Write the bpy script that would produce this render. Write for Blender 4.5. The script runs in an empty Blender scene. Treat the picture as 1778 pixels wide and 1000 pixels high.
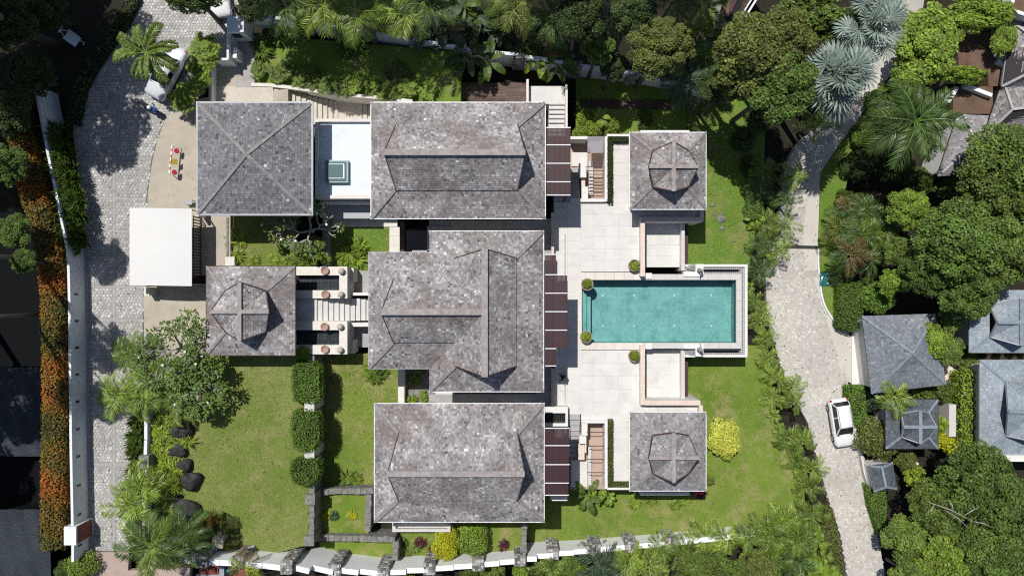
import bpy, math, random
import numpy as np
from mathutils import Vector, Matrix
sc = bpy.context.scene
COL = sc.collection
R = random.Random(7)
NR = np.random.RandomState(7)
# ------------------------------------------------------------------ camera (drone, looking straight down)
F, H = 1240.0, 62.0            # focal length in photo pixels, height above the pool terrace in metres
cam = bpy.data.cameras.new('camera'); camo = bpy.data.objects.new('camera', cam); COL.objects.link(camo)
camo.location = (0, 0, H); camo.rotation_euler = (0, 0, 0)
cam.sensor_width = 36.0; cam.lens = 36.0 * F / 1778.0; cam.clip_start = 0.5; cam.clip_end = 1000
sc.camera = camo
# ------------------------------------------------------------------ sky, sun, exposure
SUN_EL, SUN_TO = math.radians(64), Vector((0.53, -0.848, 0))     # light travels right and down in the picture
w = bpy.data.worlds.new('World'); sc.world = w; w.use_nodes = True
nt = w.node_tree; nt.nodes.clear()
sky = nt.nodes.new('ShaderNodeTexSky'); sky.sky_type = 'NISHITA'; sky.sun_disc = False
sky.sun_elevation = SUN_EL; sky.sun_rotation = math.radians(-32)
bg = nt.nodes.new('ShaderNodeBackground'); bg.inputs['Strength'].default_value = 0.068
wo = nt.nodes.new('ShaderNodeOutputWorld')
nt.links.new(sky.outputs[0], bg.inputs[0]); nt.links.new(bg.outputs[0], wo.inputs[0])
sl = bpy.data.lights.new('sun', 'SUN'); sl.energy = 4.4; sl.angle = math.radians(0.53); sl.color = (1.0, 0.968, 0.925)
so = bpy.data.objects.new('sun', sl); COL.objects.link(so)
d = SUN_TO * math.cos(SUN_EL) + Vector((0, 0, -math.sin(SUN_EL)))
so.rotation_euler = d.to_track_quat('-Z', 'Y').to_euler(); so.location = (-20, 34, 60)
sc.view_settings.view_transform = 'Standard'; sc.view_settings.look = 'None'
sc.view_settings.exposure = 0.0; sc.view_settings.gamma = 1.0; sc.view_settings.use_curve_mapping = False
sc.cycles.max_bounces = 6; sc.cycles.diffuse_bounces = 3; sc.cycles.glossy_bounces = 2
sc.cycles.transmission_bounces = 4; sc.cycles.transparent_max_bounces = 6
sc.cycles.caustics_reflective = False; sc.cycles.caustics_refractive = False
try:
    sc.cycles.use_denoising = False
    sc.cycles.pixel_filter_type = 'BLACKMAN_HARRIS'; sc.cycles.filter_width = 1.2
except Exception:
    pass
# ------------------------------------------------------------------ levels (metres)
ZD, ZM, ZT, ZL, ZR = 2.0, -0.6, 0.0, -3.0, -4.0      # drive and upper lawn, middle lawn, terrace, lower lawn, right road

def W(px, py, z):
    """photo pixel at height z -> world"""
    k = (H - z) / F
    return Vector(((px - 889) * k, (500 - py) * k, z))
def X(px, z): return (px - 889) * (H - z) / F
def Y(py, z): return (500 - py) * (H - z) / F

# ------------------------------------------------------------------ materials
MATS = {}
def nodes_of(name):
    m = bpy.data.materials.new(name); m.use_nodes = True
    n = m.node_tree; b = n.nodes['Principled BSDF']
    MATS[name] = m
    return m, n, b
def nd(n, t, **kw):
    x = n.nodes.new(t)
    for k, v in kw.items():
        if k in ('operation', 'blend_type', 'data_type', 'noise_dimensions', 'attribute_name', 'feature', 'distance'): setattr(x, k, v)
        else: x.inputs[k].default_value = v
    return x
def mixc(n, fac, a, b, mode='MIX'):
    m = n.nodes.new('ShaderNodeMix'); m.data_type = 'RGBA'; m.blend_type = mode
    for sock, v in ((m.inputs[0], fac), (m.inputs[6], a), (m.inputs[7], b)):
        if hasattr(v, 'is_linked'): n.links.new(v, sock)
        elif isinstance(v, (int, float)): sock.default_value = v
        else: sock.default_value = (*v[:3], 1)
    return m.outputs[2]
def ramp(n, fac, stops):
    r = n.nodes.new('ShaderNodeValToRGB'); e = r.color_ramp.elements
    while len(e) < len(stops): e.new(0.5)
    for el, (p, c) in zip(e, stops):
        el.position = p; el.color = (*c, 1) if len(c) == 3 else c
    n.links.new(fac, r.inputs[0]); return r.outputs[0]
def maprange(n, v, a, b, c, d_):
    m = n.nodes.new('ShaderNodeMapRange'); n.links.new(v, m.inputs[0])
    for i, x in enumerate((a, b, c, d_)): m.inputs[i + 1].default_value = x
    return m.outputs[0]
def noise(n, vec, scale, detail=4, rough=0.6):
    t = nd(n, 'ShaderNodeTexNoise', Scale=scale, Detail=detail, Roughness=rough)
    n.links.new(vec, t.inputs['Vector']); return t.outputs['Fac']
def pos(n): return n.nodes.new('ShaderNodeNewGeometry').outputs['Position']
def bump(n, b, h, strength, dist):
    x = nd(n, 'ShaderNodeBump', Strength=strength, Distance=dist)
    n.links.new(h, x.inputs['Height']); n.links.new(x.outputs[0], b.inputs['Normal'])

def mat(name, c, c2=None, rough=0.85, scale=2.0, fine=25.0, amt=0.5, bmp=0.3, bd=0.01, spec=0.25, rnd=0.0, metal=0.0, stain=None):
    """a weathered solid: two colours mixed by a coarse and a fine noise; optional random tint for each object"""
    m, n, b = nodes_of(name); p = pos(n)
    c2 = c2 or tuple(x * 0.7 for x in c)
    a = noise(n, p, scale, 5); f = noise(n, p, fine, 3)
    fa = maprange(n, a, 0.35, 0.65, 0, amt); col = mixc(n, fa, c, c2)
    ff = maprange(n, f, 0.3, 0.7, 0.82, 1.16); col = mixc(n, 1.0, col, ff, 'MULTIPLY')
    if stain:
        s = noise(n, p, stain[1], 6, 0.7); fs = maprange(n, s, stain[2], stain[2] + 0.12, 0, stain[3])
        col = mixc(n, fs, col, stain[0])
    if rnd:
        oi = n.nodes.new('ShaderNodeObjectInfo'); r_ = maprange(n, oi.outputs['Random'], 0, 1, 1 - rnd, 1 + rnd)
        col = mixc(n, 1.0, col, r_, 'MULTIPLY')
    n.links.new(col, b.inputs['Base Color'])
    b.inputs['Roughness'].default_value = rough; b.inputs['Specular IOR Level'].default_value = spec; b.inputs['Metallic'].default_value = metal
    if bmp: bump(n, b, f, bmp, bd)
    return m
def shade_mat(name, stops, rough=0.85, big=0.8, bigamt=0.25, tint=None, bmp=0.4, rnd=0.0, trans=0.0, spec=0.25):
    """colour from the per-piece 'shade' attribute (shingles, stones, leaves)"""
    m, n, b = nodes_of(name); p = pos(n)
    at = n.nodes.new('ShaderNodeAttribute'); at.attribute_name = 'shade'
    col = ramp(n, at.outputs['Fac'], stops)
    if bigamt:
        bg_ = maprange(n, noise(n, p, big, 4), 0.3, 0.7, 1 - bigamt, 1 + bigamt)
        col = mixc(n, 1.0, col, bg_, 'MULTIPLY')
    if tint:
        col = mixc(n, maprange(n, noise(n, p, tint[1], 5), tint[2], tint[2] + 0.15, 0, tint[3]), col, tint[0])
    if rnd:
        oi = n.nodes.new('ShaderNodeObjectInfo')
        col = mixc(n, 1.0, col, maprange(n, oi.outputs['Random'], 0, 1, 1 - rnd, 1 + rnd), 'MULTIPLY')
    n.links.new(col, b.inputs['Base Color'])
    b.inputs['Roughness'].default_value = rough; b.inputs['Specular IOR Level'].default_value = spec
    if bmp: bump(n, b, noise(n, p, 30, 3), bmp, 0.01)
    if trans:
        o = n.nodes['Material Output']; t = n.nodes.new('ShaderNodeBsdfTranslucent'); n.links.new(col, t.inputs[0])
        mx = n.nodes.new('ShaderNodeMixShader'); mx.inputs[0].default_value = trans
        n.links.new(b.outputs[0], mx.inputs[1]); n.links.new(t.outputs[0], mx.inputs[2]); n.links.new(mx.outputs[0], o.inputs[0])
    return m
def plain(name, c, rough=0.5, metal=0.0, spec=0.5, coat=0.0, emit=None):
    m, n, b = nodes_of(name)
    f = noise(n, pos(n), 12, 3); col = mixc(n, 1.0, c, maprange(n, f, 0.3, 0.7, 0.93, 1.06), 'MULTIPLY')
    n.links.new(col, b.inputs['Base Color']); b.inputs['Roughness'].default_value = rough; b.inputs['Metallic'].default_value = metal
    b.inputs['Specular IOR Level'].default_value = spec; b.inputs['Coat Weight'].default_value = coat
    return m

# shingles: grey weathered cedar, cooler for the gate house, blue-grey slates for the neighbours
shade_mat('shingle', [(0.0, (0.10, 0.09, 0.091)), (0.25, (0.215, 0.20, 0.20)), (0.6, (0.36, 0.342, 0.34)), (0.85, (0.51, 0.492, 0.488)), (1.0, (0.66, 0.645, 0.64))], big=0.55, bigamt=0.34, tint=((0.165, 0.132, 0.124), 0.3, 0.48, 0.6))
shade_mat('shingle_grey', [(0.0, (0.07, 0.068, 0.074)), (0.3, (0.15, 0.148, 0.156)), (0.7, (0.235, 0.232, 0.242)), (0.92, (0.36, 0.36, 0.37)), (1.0, (0.55, 0.55, 0.57))], big=0.4, bigamt=0.15)
shade_mat('shingle_pale', [(0.0, (0.12, 0.11, 0.112)), (0.3, (0.22, 0.21, 0.212)), (0.7, (0.32, 0.31, 0.31)), (1.0, (0.52, 0.51, 0.51))], big=0.5, bigamt=0.3)
shade_mat('slate', [(0.0, (0.11, 0.122, 0.135)), (0.5, (0.185, 0.205, 0.225)), (1.0, (0.29, 0.315, 0.34))], big=0.3, bigamt=0.2, tint=((0.10, 0.11, 0.12), 0.5, 0.55, 0.4))
shade_mat('slate_pale', [(0.0, (0.19, 0.225, 0.255)), (0.5, (0.28, 0.325, 0.36)), (1.0, (0.39, 0.435, 0.47))], big=0.3, bigamt=0.22, tint=((0.12, 0.14, 0.155), 0.4, 0.55, 0.4))
shade_mat('slate_dark', [(0.0, (0.05, 0.058, 0.068)), (0.5, (0.095, 0.11, 0.125)), (1.0, (0.16, 0.18, 0.20))], big=0.3, bigamt=0.2)
shade_mat('brown_tile', [(0.0, (0.10, 0.072, 0.05)), (0.5, (0.155, 0.115, 0.078)), (1.0, (0.22, 0.165, 0.115))], big=0.4, bigamt=0.2)
mat('roof_deck', (0.05, 0.045, 0.045), rough=0.9, bmp=0)
mat('hip_cap', (0.30, 0.285, 0.28), (0.17, 0.155, 0.15), scale=3, amt=0.8)
mat('ridge_cap', (0.36, 0.33, 0.32), (0.22, 0.19, 0.18), scale=2.5, amt=0.8)
mat('slate_cap', (0.25, 0.30, 0.34), (0.15, 0.18, 0.21), scale=3, amt=0.8)
mat('pale_cap', (0.48, 0.47, 0.46), (0.32, 0.31, 0.30), scale=3, amt=0.8)
mat('verge', (0.075, 0.042, 0.038), rough=0.7)
plain('white_metal', (0.78, 0.79, 0.80), 0.4, spec=0.5)
plain('grey_metal', (0.30, 0.31, 0.33), 0.45)
plain('dark_metal', (0.03, 0.03, 0.032), 0.45)
mat('plaster', (0.74, 0.72, 0.69), (0.62, 0.60, 0.57), scale=1.2, amt=0.5, bmp=0.15, stain=((0.42, 0.41, 0.38), 1.6, 0.56, 0.35))
mat('white_wall', (0.76, 0.78, 0.80), (0.62, 0.64, 0.66), scale=0.8, amt=0.6, bmp=0.15, stain=((0.36, 0.37, 0.36), 1.3, 0.57, 0.45))
mat('wall_white', (0.86, 0.86, 0.86), (0.78, 0.78, 0.78), scale=0.8, amt=0.6, bmp=0.15, stain=((0.50, 0.50, 0.48), 1.5, 0.57, 0.4))
mat('cream_stone', (0.70, 0.67, 0.61), (0.60, 0.57, 0.51), scale=2, amt=0.6, bmp=0.2, stain=((0.45, 0.43, 0.38), 2.2, 0.58, 0.3))
mat('pink_stone', (0.72, 0.60, 0.52), (0.60, 0.47, 0.40), scale=2.5, amt=0.7, bmp=0.2)
mat('flat_roof_paint', (0.70, 0.75, 0.84), (0.62, 0.67, 0.76), rough=0.75, scale=0.5, amt=0.7, bmp=0.1, stain=((0.55, 0.60, 0.68), 1.1, 0.55, 0.4))
mat('paver', (0.67, 0.65, 0.615), (0.59, 0.57, 0.54), rough=0.75, scale=0.9, amt=0.7, bmp=0.1, rnd=0.035, stain=((0.50, 0.485, 0.455), 0.8, 0.54, 0.5))
mat('paver_bed', (0.56, 0.55, 0.53), rough=0.9)
mat('paver_shade', (0.40, 0.39, 0.385), (0.32, 0.315, 0.31), rough=0.8, scale=1.2, amt=0.7, bmp=0.15, rnd=0.05)  # darker copy of paver, with the shade put into its colour
mat('coping', (0.58, 0.56, 0.53), (0.50, 0.48, 0.45), rough=0.75, scale=2, amt=0.6, bmp=0.15)
mat('coping_beige', (0.68, 0.63, 0.57), (0.60, 0.55, 0.49), rough=0.75, scale=2, amt=0.6, bmp=0.15, rnd=0.04)
mat('tan_concrete', (0.46, 0.41, 0.33), (0.38, 0.34, 0.275), scale=0.7, amt=0.8, bmp=0.2, stain=((0.27, 0.245, 0.20), 1.0, 0.56, 0.5))
mat('step_concrete', (0.58, 0.535, 0.45), (0.49, 0.45, 0.38), scale=1.2, amt=0.7, bmp=0.2, stain=((0.36, 0.33, 0.28), 1.6, 0.56, 0.4))
mat('white_step', (0.62, 0.61, 0.59), (0.53, 0.52, 0.50), scale=1.5, amt=0.7, bmp=0.2)
mat('band_concrete', (0.40, 0.385, 0.355), (0.31, 0.30, 0.275), scale=1.5, amt=0.8, bmp=0.3)
mat('pink_concrete', (0.42, 0.33, 0.285), (0.34, 0.26, 0.225), scale=1.0, amt=0.8, bmp=0.2)
mat('road_bed', (0.43, 0.405, 0.365), (0.36, 0.34, 0.305), scale=0.5, amt=0.8, bmp=0.4)
mat('road_concrete', (0.56, 0.525, 0.475), (0.47, 0.44, 0.395), scale=0.5, amt=0.8, bmp=0.3)
mat('mortar', (0.34, 0.33, 0.315), (0.26, 0.255, 0.245), scale=1.5, amt=0.8, bmp=0.4)
shade_mat('cobble', [(0.0, (0.30, 0.292, 0.275)), (0.5, (0.425, 0.412, 0.39)), (1.0, (0.59, 0.58, 0.555))], big=0.35, bigamt=0.22, bmp=0.5, tint=((0.17, 0.17, 0.165), 0.6, 0.58, 0.5))
shade_mat('road_stone', [(0.0, (0.40, 0.375, 0.335)), (0.5, (0.49, 0.465, 0.42)), (1.0, (0.62, 0.59, 0.545))], big=0.25, bigamt=0.16, bmp=0.5, tint=((0.33, 0.30, 0.26), 0.3, 0.55, 0.5))
shade_mat('wall_stone', [(0.0, (0.10, 0.098, 0.09)), (0.5, (0.25, 0.24, 0.225)), (1.0, (0.52, 0.51, 0.48))], big=1.2, bigamt=0.25, bmp=0.6)
mat('mossy_stone', (0.26, 0.25, 0.23), (0.13, 0.128, 0.115), scale=3, fine=18, amt=0.9, bmp=0.7, bd=0.03)
shade_mat('black_rock', [(0.0, (0.022, 0.021, 0.021)), (1.0, (0.06, 0.057, 0.054))], big=2.0, bigamt=0.4, bmp=0.8)
mat('soil', (0.030, 0.025, 0.016), (0.016, 0.015, 0.010), scale=1.2, amt=0.9, bmp=0.6, bd=0.05)
mat('red_soil', (0.17, 0.105, 0.07), (0.10, 0.065, 0.045), scale=1.2, amt=0.9, bmp=0.6, bd=0.05)
mat('wood_dark', (0.095, 0.062, 0.05), (0.055, 0.038, 0.032), scale=2, amt=0.8, rough=0.7)
mat('wood_deck', (0.17, 0.115, 0.092), (0.10, 0.07, 0.058), scale=2, amt=0.8, rough=0.75, rnd=0.25)
mat('wood_red', (0.27, 0.075, 0.05), (0.16, 0.05, 0.038), scale=2, amt=0.8, rough=0.65, rnd=0.3)
mat('slat_red', (0.050, 0.017, 0.020), (0.036, 0.014, 0.018), scale=1.5, amt=0.8, rough=0.55, spec=0.4, rnd=0.15)
mat('terracotta_floor', (0.46, 0.34, 0.275), (0.38, 0.28, 0.225), scale=1.5, amt=0.7, bmp=0.2)
mat('bark', (0.20, 0.17, 0.135), (0.11, 0.092, 0.07), scale=3, amt=0.9, bmp=0.7, bd=0.02)
mat('pale_bark', (0.42, 0.40, 0.36), (0.28, 0.265, 0.235), scale=4, amt=0.9, bmp=0.5, bd=0.02)
mat('canopy_fabric', (0.69, 0.68, 0.655), (0.64, 0.63, 0.605), rough=0.8, scale=0.25, fine=80, amt=0.5, bmp=0.05, stain=((0.60, 0.585, 0.55), 0.5, 0.55, 0.35))
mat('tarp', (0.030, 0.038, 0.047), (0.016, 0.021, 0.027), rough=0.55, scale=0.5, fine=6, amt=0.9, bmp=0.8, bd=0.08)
plain('shade_black', (0.005, 0.006, 0.007), 0.9, spec=0.1)  # near-black for the yard: deep shade put into the colour
plain('glass_dark', (0.012, 0.014, 0.017), 0.08, spec=0.6)
plain('black_water', (0.008, 0.010, 0.011), 0.06, spec=0.5)
mat('basin_tile', (0.030, 0.036, 0.043), (0.02, 0.025, 0.03), rough=0.3, scale=4, amt=0.7, bmp=0, rnd=0.25)
mat('clay', (0.42, 0.27, 0.21), (0.30, 0.20, 0.155), scale=4, amt=0.7, bmp=0.3)
mat('stone_ball', (0.50, 0.45, 0.40), (0.40, 0.36, 0.32), scale=4, amt=0.7, bmp=0.3)
plain('skylight_frame', (0.20, 0.30, 0.30), 0.4)
plain('skylight_glass', (0.10, 0.17, 0.175), 0.06, spec=0.7)
plain('car_white', (0.80, 0.80, 0.80), 0.22, spec=0.5, coat=0.6)
plain('car_silver', (0.70, 0.72, 0.74), 0.25, metal=0.15, coat=0.6)
plain('tyre', (0.012, 0.012, 0.012), 0.8)
plain('rim', (0.35, 0.36, 0.37), 0.35, metal=0.7)
plain('lamp_lens', (0.55, 0.57, 0.58), 0.1)
plain('red_lens', (0.35, 0.02, 0.015), 0.2)
plain('blue_paint', (0.02, 0.11, 0.36), 0.3, coat=0.5)
plain('helmet_white', (0.8, 0.8, 0.8), 0.25)
plain('red_paint', (0.62, 0.05, 0.055), 0.5)
plain('white_paint', (0.80, 0.79, 0.77), 0.5)
plain('yellow_paint', (0.50, 0.42, 0.05), 0.5)
plain('black_cloth', (0.008, 0.008, 0.010), 0.9)
plain('skin', (0.30, 0.17, 0.11), 0.6)
plain('hair', (0.008, 0.006, 0.005), 0.6)
plain('teal_glass', (0.02, 0.13, 0.12), 0.15)
plain('pink_flower', (0.65, 0.03, 0.12), 0.6)
plain('white_flower', (0.85, 0.84, 0.78), 0.6)
mat('carved_stone', (0.62, 0.57, 0.44), (0.40, 0.36, 0.27), scale=6, amt=0.8, bmp=0.6, bd=0.03)
mat('grey_statue', (0.42, 0.43, 0.42), (0.20, 0.21, 0.22), scale=8, amt=0.9, bmp=0.5, bd=0.02)

# pool shell: small mosaic tiles, mottled
def pool_mats():
    m, n, b = nodes_of('pool_tile'); p = pos(n)
    a = noise(n, p, 0.7, 7, 0.75); c = ramp(n, a, [(0.33, (0.15, 0.275, 0.26)), (0.46, (0.24, 0.385, 0.355)), (0.60, (0.30, 0.45, 0.41))])
    br = nd(n, 'ShaderNodeTexBrick', Scale=1.0); br.offset = 0.0; br.inputs['Brick Width'].default_value = 0.2; br.inputs['Row Height'].default_value = 0.2
    br.inputs['Mortar Size'].default_value = 0.012; br.inputs['Color1'].default_value = (0.86, 0.86, 0.86, 1); br.inputs['Color2'].default_value = (1.06, 1.06, 1.06, 1); br.inputs['Mortar'].default_value = (1.22, 1.2, 1.18, 1)
    n.links.new(p, br.inputs['Vector']); c = mixc(n, 1.0, c, br.outputs['Color'], 'MULTIPLY')
    n.links.new(c, b.inputs['Base Color']); b.inputs['Roughness'].default_value = 0.5
    m, n, b = nodes_of('mosaic'); p = pos(n)
    br = nd(n, 'ShaderNodeTexBrick', Scale=1.0); br.offset = 0.0; br.inputs['Brick Width'].default_value = 0.16; br.inputs['Row Height'].default_value = 0.16
    br.inputs['Mortar Size'].default_value = 0.028; br.inputs['Color1'].default_value = (0.44, 0.44, 0.42, 1); br.inputs['Color2'].default_value = (0.56, 0.555, 0.53, 1); br.inputs['Mortar'].default_value = (0.13, 0.13, 0.125, 1)
    n.links.new(p, br.inputs['Vector']); n.links.new(br.outputs['Color'], b.inputs['Base Color']); b.inputs['Roughness'].default_value = 0.6
    # water: clear, faintly turquoise, with a rippled mirror coat
    m, n, b = nodes_of('pool_water'); o = n.nodes['Material Output']; p = pos(n)
    tr = n.nodes.new('ShaderNodeBsdfTransparent'); tr.inputs[0].default_value = (0.72, 0.92, 0.94, 1)
    gl = n.nodes.new('ShaderNodeBsdfGlossy'); gl.inputs['Roughness'].default_value = 0.03
    bp = nd(n, 'ShaderNodeBump', Strength=0.12, Distance=0.03); n.links.new(noise(n, p, 2.2, 3), bp.inputs['Height']); n.links.new(bp.outputs[0], gl.inputs['Normal'])
    fr = nd(n, 'ShaderNodeFresnel', IOR=1.33); mx = n.nodes.new('ShaderNodeMixShader')
    n.links.new(fr.outputs[0], mx.inputs[0]); n.links.new(tr.outputs[0], mx.inputs[1]); n.links.new(gl.outputs[0], mx.inputs[2]); n.links.new(mx.outputs[0], o.inputs[0])
    m, n, b = nodes_of('clear_sheet'); o = n.nodes['Material Output']
    tr = n.nodes.new('ShaderNodeBsdfTransparent'); tr.inputs[0].default_value = (0.80, 0.78, 0.80, 1)
    gl = n.nodes.new('ShaderNodeBsdfPrincipled'); gl.inputs['Base Color'].default_value = (0.42, 0.42, 0.45, 1); gl.inputs['Roughness'].default_value = 0.2
    mx = n.nodes.new('ShaderNodeMixShader'); mx.inputs[0].default_value = 0.5
    n.links.new(tr.outputs[0], mx.inputs[1]); n.links.new(gl.outputs[0], mx.inputs[2]); n.links.new(mx.outputs[0], o.inputs[0])
pool_mats()
def lawn_mat(name, a, b_, dry):
    m, n, b = nodes_of(name); p = pos(n)
    c = mixc(n, maprange(n, noise(n, p, 0.22, 6, 0.68), 0.40, 0.60, 0, 1), a, b_)
    c = mixc(n, maprange(n, noise(n, p, 0.55, 7, 0.72), 0.49, 0.66, 0, 0.9), c, dry)
    c = mixc(n, 1.0, c, maprange(n, noise(n, p, 14, 4, 0.7), 0.25, 0.75, 0.6, 1.35), 'MULTIPLY')
    n.links.new(c, b.inputs['Base Color']); b.inputs['Roughness'].default_value = 0.95; b.inputs['Specular IOR Level'].default_value = 0.1
    bump(n, b, noise(n, p, 22, 3), 0.8, 0.05)
lawn_mat('lawn_upper', (0.135, 0.19, 0.034), (0.215, 0.245, 0.072), (0.27, 0.25, 0.105))
lawn_mat('lawn_lower', (0.122, 0.198, 0.026), (0.18, 0.245, 0.042), (0.31, 0.27, 0.12))
lawn_mat('lawn_lush', (0.1187, 0.2063, 0.03), (0.1688, 0.25, 0.045), (0.25, 0.2375, 0.0938))
GB = [(0.0, 0.55), (0.5, 1.0), (1.0, 1.5)]
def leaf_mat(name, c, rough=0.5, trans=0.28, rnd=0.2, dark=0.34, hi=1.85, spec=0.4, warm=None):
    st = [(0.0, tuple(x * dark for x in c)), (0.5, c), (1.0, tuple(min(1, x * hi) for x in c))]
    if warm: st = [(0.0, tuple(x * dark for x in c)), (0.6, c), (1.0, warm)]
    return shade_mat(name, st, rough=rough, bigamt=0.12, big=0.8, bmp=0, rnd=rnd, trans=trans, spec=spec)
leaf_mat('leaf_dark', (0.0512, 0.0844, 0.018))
leaf_mat('leaf_green', (0.0978, 0.1587, 0.026))
leaf_mat('leaf_mid', (0.1325, 0.1951, 0.033))
leaf_mat('leaf_olive', (0.1416, 0.1711, 0.0354))
leaf_mat('leaf_bright', (0.1943, 0.2825, 0.033))
leaf_mat('leaf_lime', (0.24, 0.324, 0.0336))
leaf_mat('leaf_yellow', (0.46, 0.47, 0.02), dark=0.55, hi=1.4)
leaf_mat('leaf_palegold', (0.60, 0.62, 0.10), dark=0.55, hi=1.4)
shade_mat('leaf_orange', [(0.0, (0.035, 0.05, 0.012)), (0.35, (0.12, 0.12, 0.022)), (0.65, (0.27, 0.155, 0.024)), (1.0, (0.46, 0.13, 0.018))], rough=0.5, bigamt=0.15, big=0.8, bmp=0, trans=0.2, spec=0.3)
leaf_mat('leaf_maroon', (0.085, 0.022, 0.028), dark=0.5, hi=2.0)
leaf_mat('leaf_silver', (0.2352, 0.2976, 0.2508), dark=0.6, hi=1.35, trans=0.12, rnd=0.1)
leaf_mat('leaf_hedge', (0.1266, 0.222, 0.0283))
leaf_mat('leaf_blue', (0.065, 0.105, 0.055), dark=0.5)
leaf_mat('leaf_palm', (0.1512, 0.222, 0.033), dark=0.35, hi=1.8, rough=0.42, spec=0.5)
leaf_mat('leaf_palm_lime', (0.2228, 0.3105, 0.0459), dark=0.35, hi=1.8, rough=0.42, spec=0.5)
leaf_mat('leaf_palm_dark', (0.0792, 0.1345, 0.0283), dark=0.35, hi=1.8, rough=0.42, spec=0.5)
leaf_mat('leaf_dry', (0.16, 0.12, 0.042), dark=0.5, hi=1.4)
leaf_mat('leaf_fallen', (0.22, 0.15, 0.06), dark=0.4, hi=1.6, trans=0)
leaf_mat('grass_blade', (0.2048, 0.256, 0.0704), dark=0.55, hi=1.6, trans=0.15, rnd=0)
leaf_mat('grass_lush', (0.1562, 0.25, 0.04), dark=0.55, hi=1.6, trans=0.15, rnd=0)
# ------------------------------------------------------------------ mesh and object helpers
ORG = {}
class MB:
    def __init__(s): s.v = []; s.f = []; s.sh = []; s.n = 0
    def add(s, v, f, sh=0.5):
        v = np.asarray(v, float).reshape(-1, 3); b = s.n
        s.v.append(v); s.n += len(v)
        s.f.extend([tuple(i + b for i in q) for q in f])
        s.sh.append(np.full(len(v), sh) if np.isscalar(sh) else np.asarray(sh, float))
        return s
    def box(s, x0, y0, z0, x1, y1, z1, sh=0.5):
        if x0 > x1: x0, x1 = x1, x0
        if y0 > y1: y0, y1 = y1, y0
        if z0 > z1: z0, z1 = z1, z0
        return s.add([(x0, y0, z0), (x1, y0, z0), (x1, y1, z0), (x0, y1, z0), (x0, y0, z1), (x1, y0, z1), (x1, y1, z1), (x0, y1, z1)],
                     [(0, 3, 2, 1), (4, 5, 6, 7), (0, 1, 5, 4), (1, 2, 6, 5), (2, 3, 7, 6), (3, 0, 4, 7)], sh)
    def bar(s, a, b, w, h, up=(0, 0, 1), sh=0.5):
        """box along a-b, width w sideways, height h along up (centred)"""
        a = Vector(a); b = Vector(b); t = (b - a).normalized(); up = Vector(up)
        sd = t.cross(up)
        if sd.length < 1e-4: sd = t.cross(Vector((1, 0, 0)))
        sd.normalize(); u = sd.cross(t).normalized()
        v = [p + sd * (i * w / 2) + u * (j * h / 2) for p in (a, b) for i, j in ((-1, -1), (1, -1), (1, 1), (-1, 1))]
        return s.add(v, [(0, 3, 2, 1), (4, 5, 6, 7), (0, 1, 5, 4), (1, 2, 6, 5), (2, 3, 7, 6), (3, 0, 4, 7)], sh)
    def tube(s, pts, rad, n=6, sh=0.5, cap=True):
        pts = [Vector(p) for p in pts]; rad = [rad] * len(pts) if np.isscalar(rad) else rad
        v = []; f = []
        for i, p in enumerate(pts):
            t = (pts[min(i + 1, len(pts) - 1)] - pts[max(i - 1, 0)]).normalized()
            a = t.cross(Vector((0.13, 0.97, 0.2))).normalized(); b = t.cross(a)
            for k in range(n):
                q = 2 * math.pi * k / n; v.append(p + (a * math.cos(q) + b * math.sin(q)) * rad[i])
        for i in range(len(pts) - 1):
            for k in range(n): f.append((i * n + k, i * n + (k + 1) % n, (i + 1) * n + (k + 1) % n, (i + 1) * n + k))
        if cap: f.append(tuple(range(n - 1, -1, -1))); f.append(tuple((len(pts) - 1) * n + k for k in range(n)))
        return s.add(v, f, sh)
    def lathe(s, c, prof, n=16, sh=0.5):
        """prof: (radius, z) pairs upward"""
        v = []; f = []
        for r_, z in prof:
            for k in range(n):
                q = 2 * math.pi * k / n; v.append((c[0] + r_ * math.cos(q), c[1] + r_ * math.sin(q), c[2] + z))
        m = len(prof)
        for i in range(m - 1):
            for k in range(n): f.append((i * n + k, i * n + (k + 1) % n, (i + 1) * n + (k + 1) % n, (i + 1) * n + k))
        f.append(tuple(range(n - 1, -1, -1))); f.append(tuple((m - 1) * n + k for k in range(n)))
        return s.add(v, f, sh)
    def prism(s, poly, z0, z1, sh=0.5):
        """vertical prism over a plan polygon (list of (x, y))"""
        a = sum(poly[i][0] * poly[(i + 1) % len(poly)][1] - poly[(i + 1) % len(poly)][0] * poly[i][1] for i in range(len(poly)))
        if a < 0: poly = poly[::-1]
        n = len(poly)
        v = [(x, y, z0) for x, y in poly] + [(x, y, z1) for x, y in poly]
        f = [tuple(range(n - 1, -1, -1)), tuple(range(n, 2 * n))] + [(i, (i + 1) % n, n + (i + 1) % n, n + i) for i in range(n)]
        return s.add(v, f, sh)
def setp(o, label=None, cat=None, group=None, kind=None):
    if label: o['label'] = label
    if cat: o['category'] = cat
    if group: o['group'] = group
    if kind: o['kind'] = kind
    return o
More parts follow.
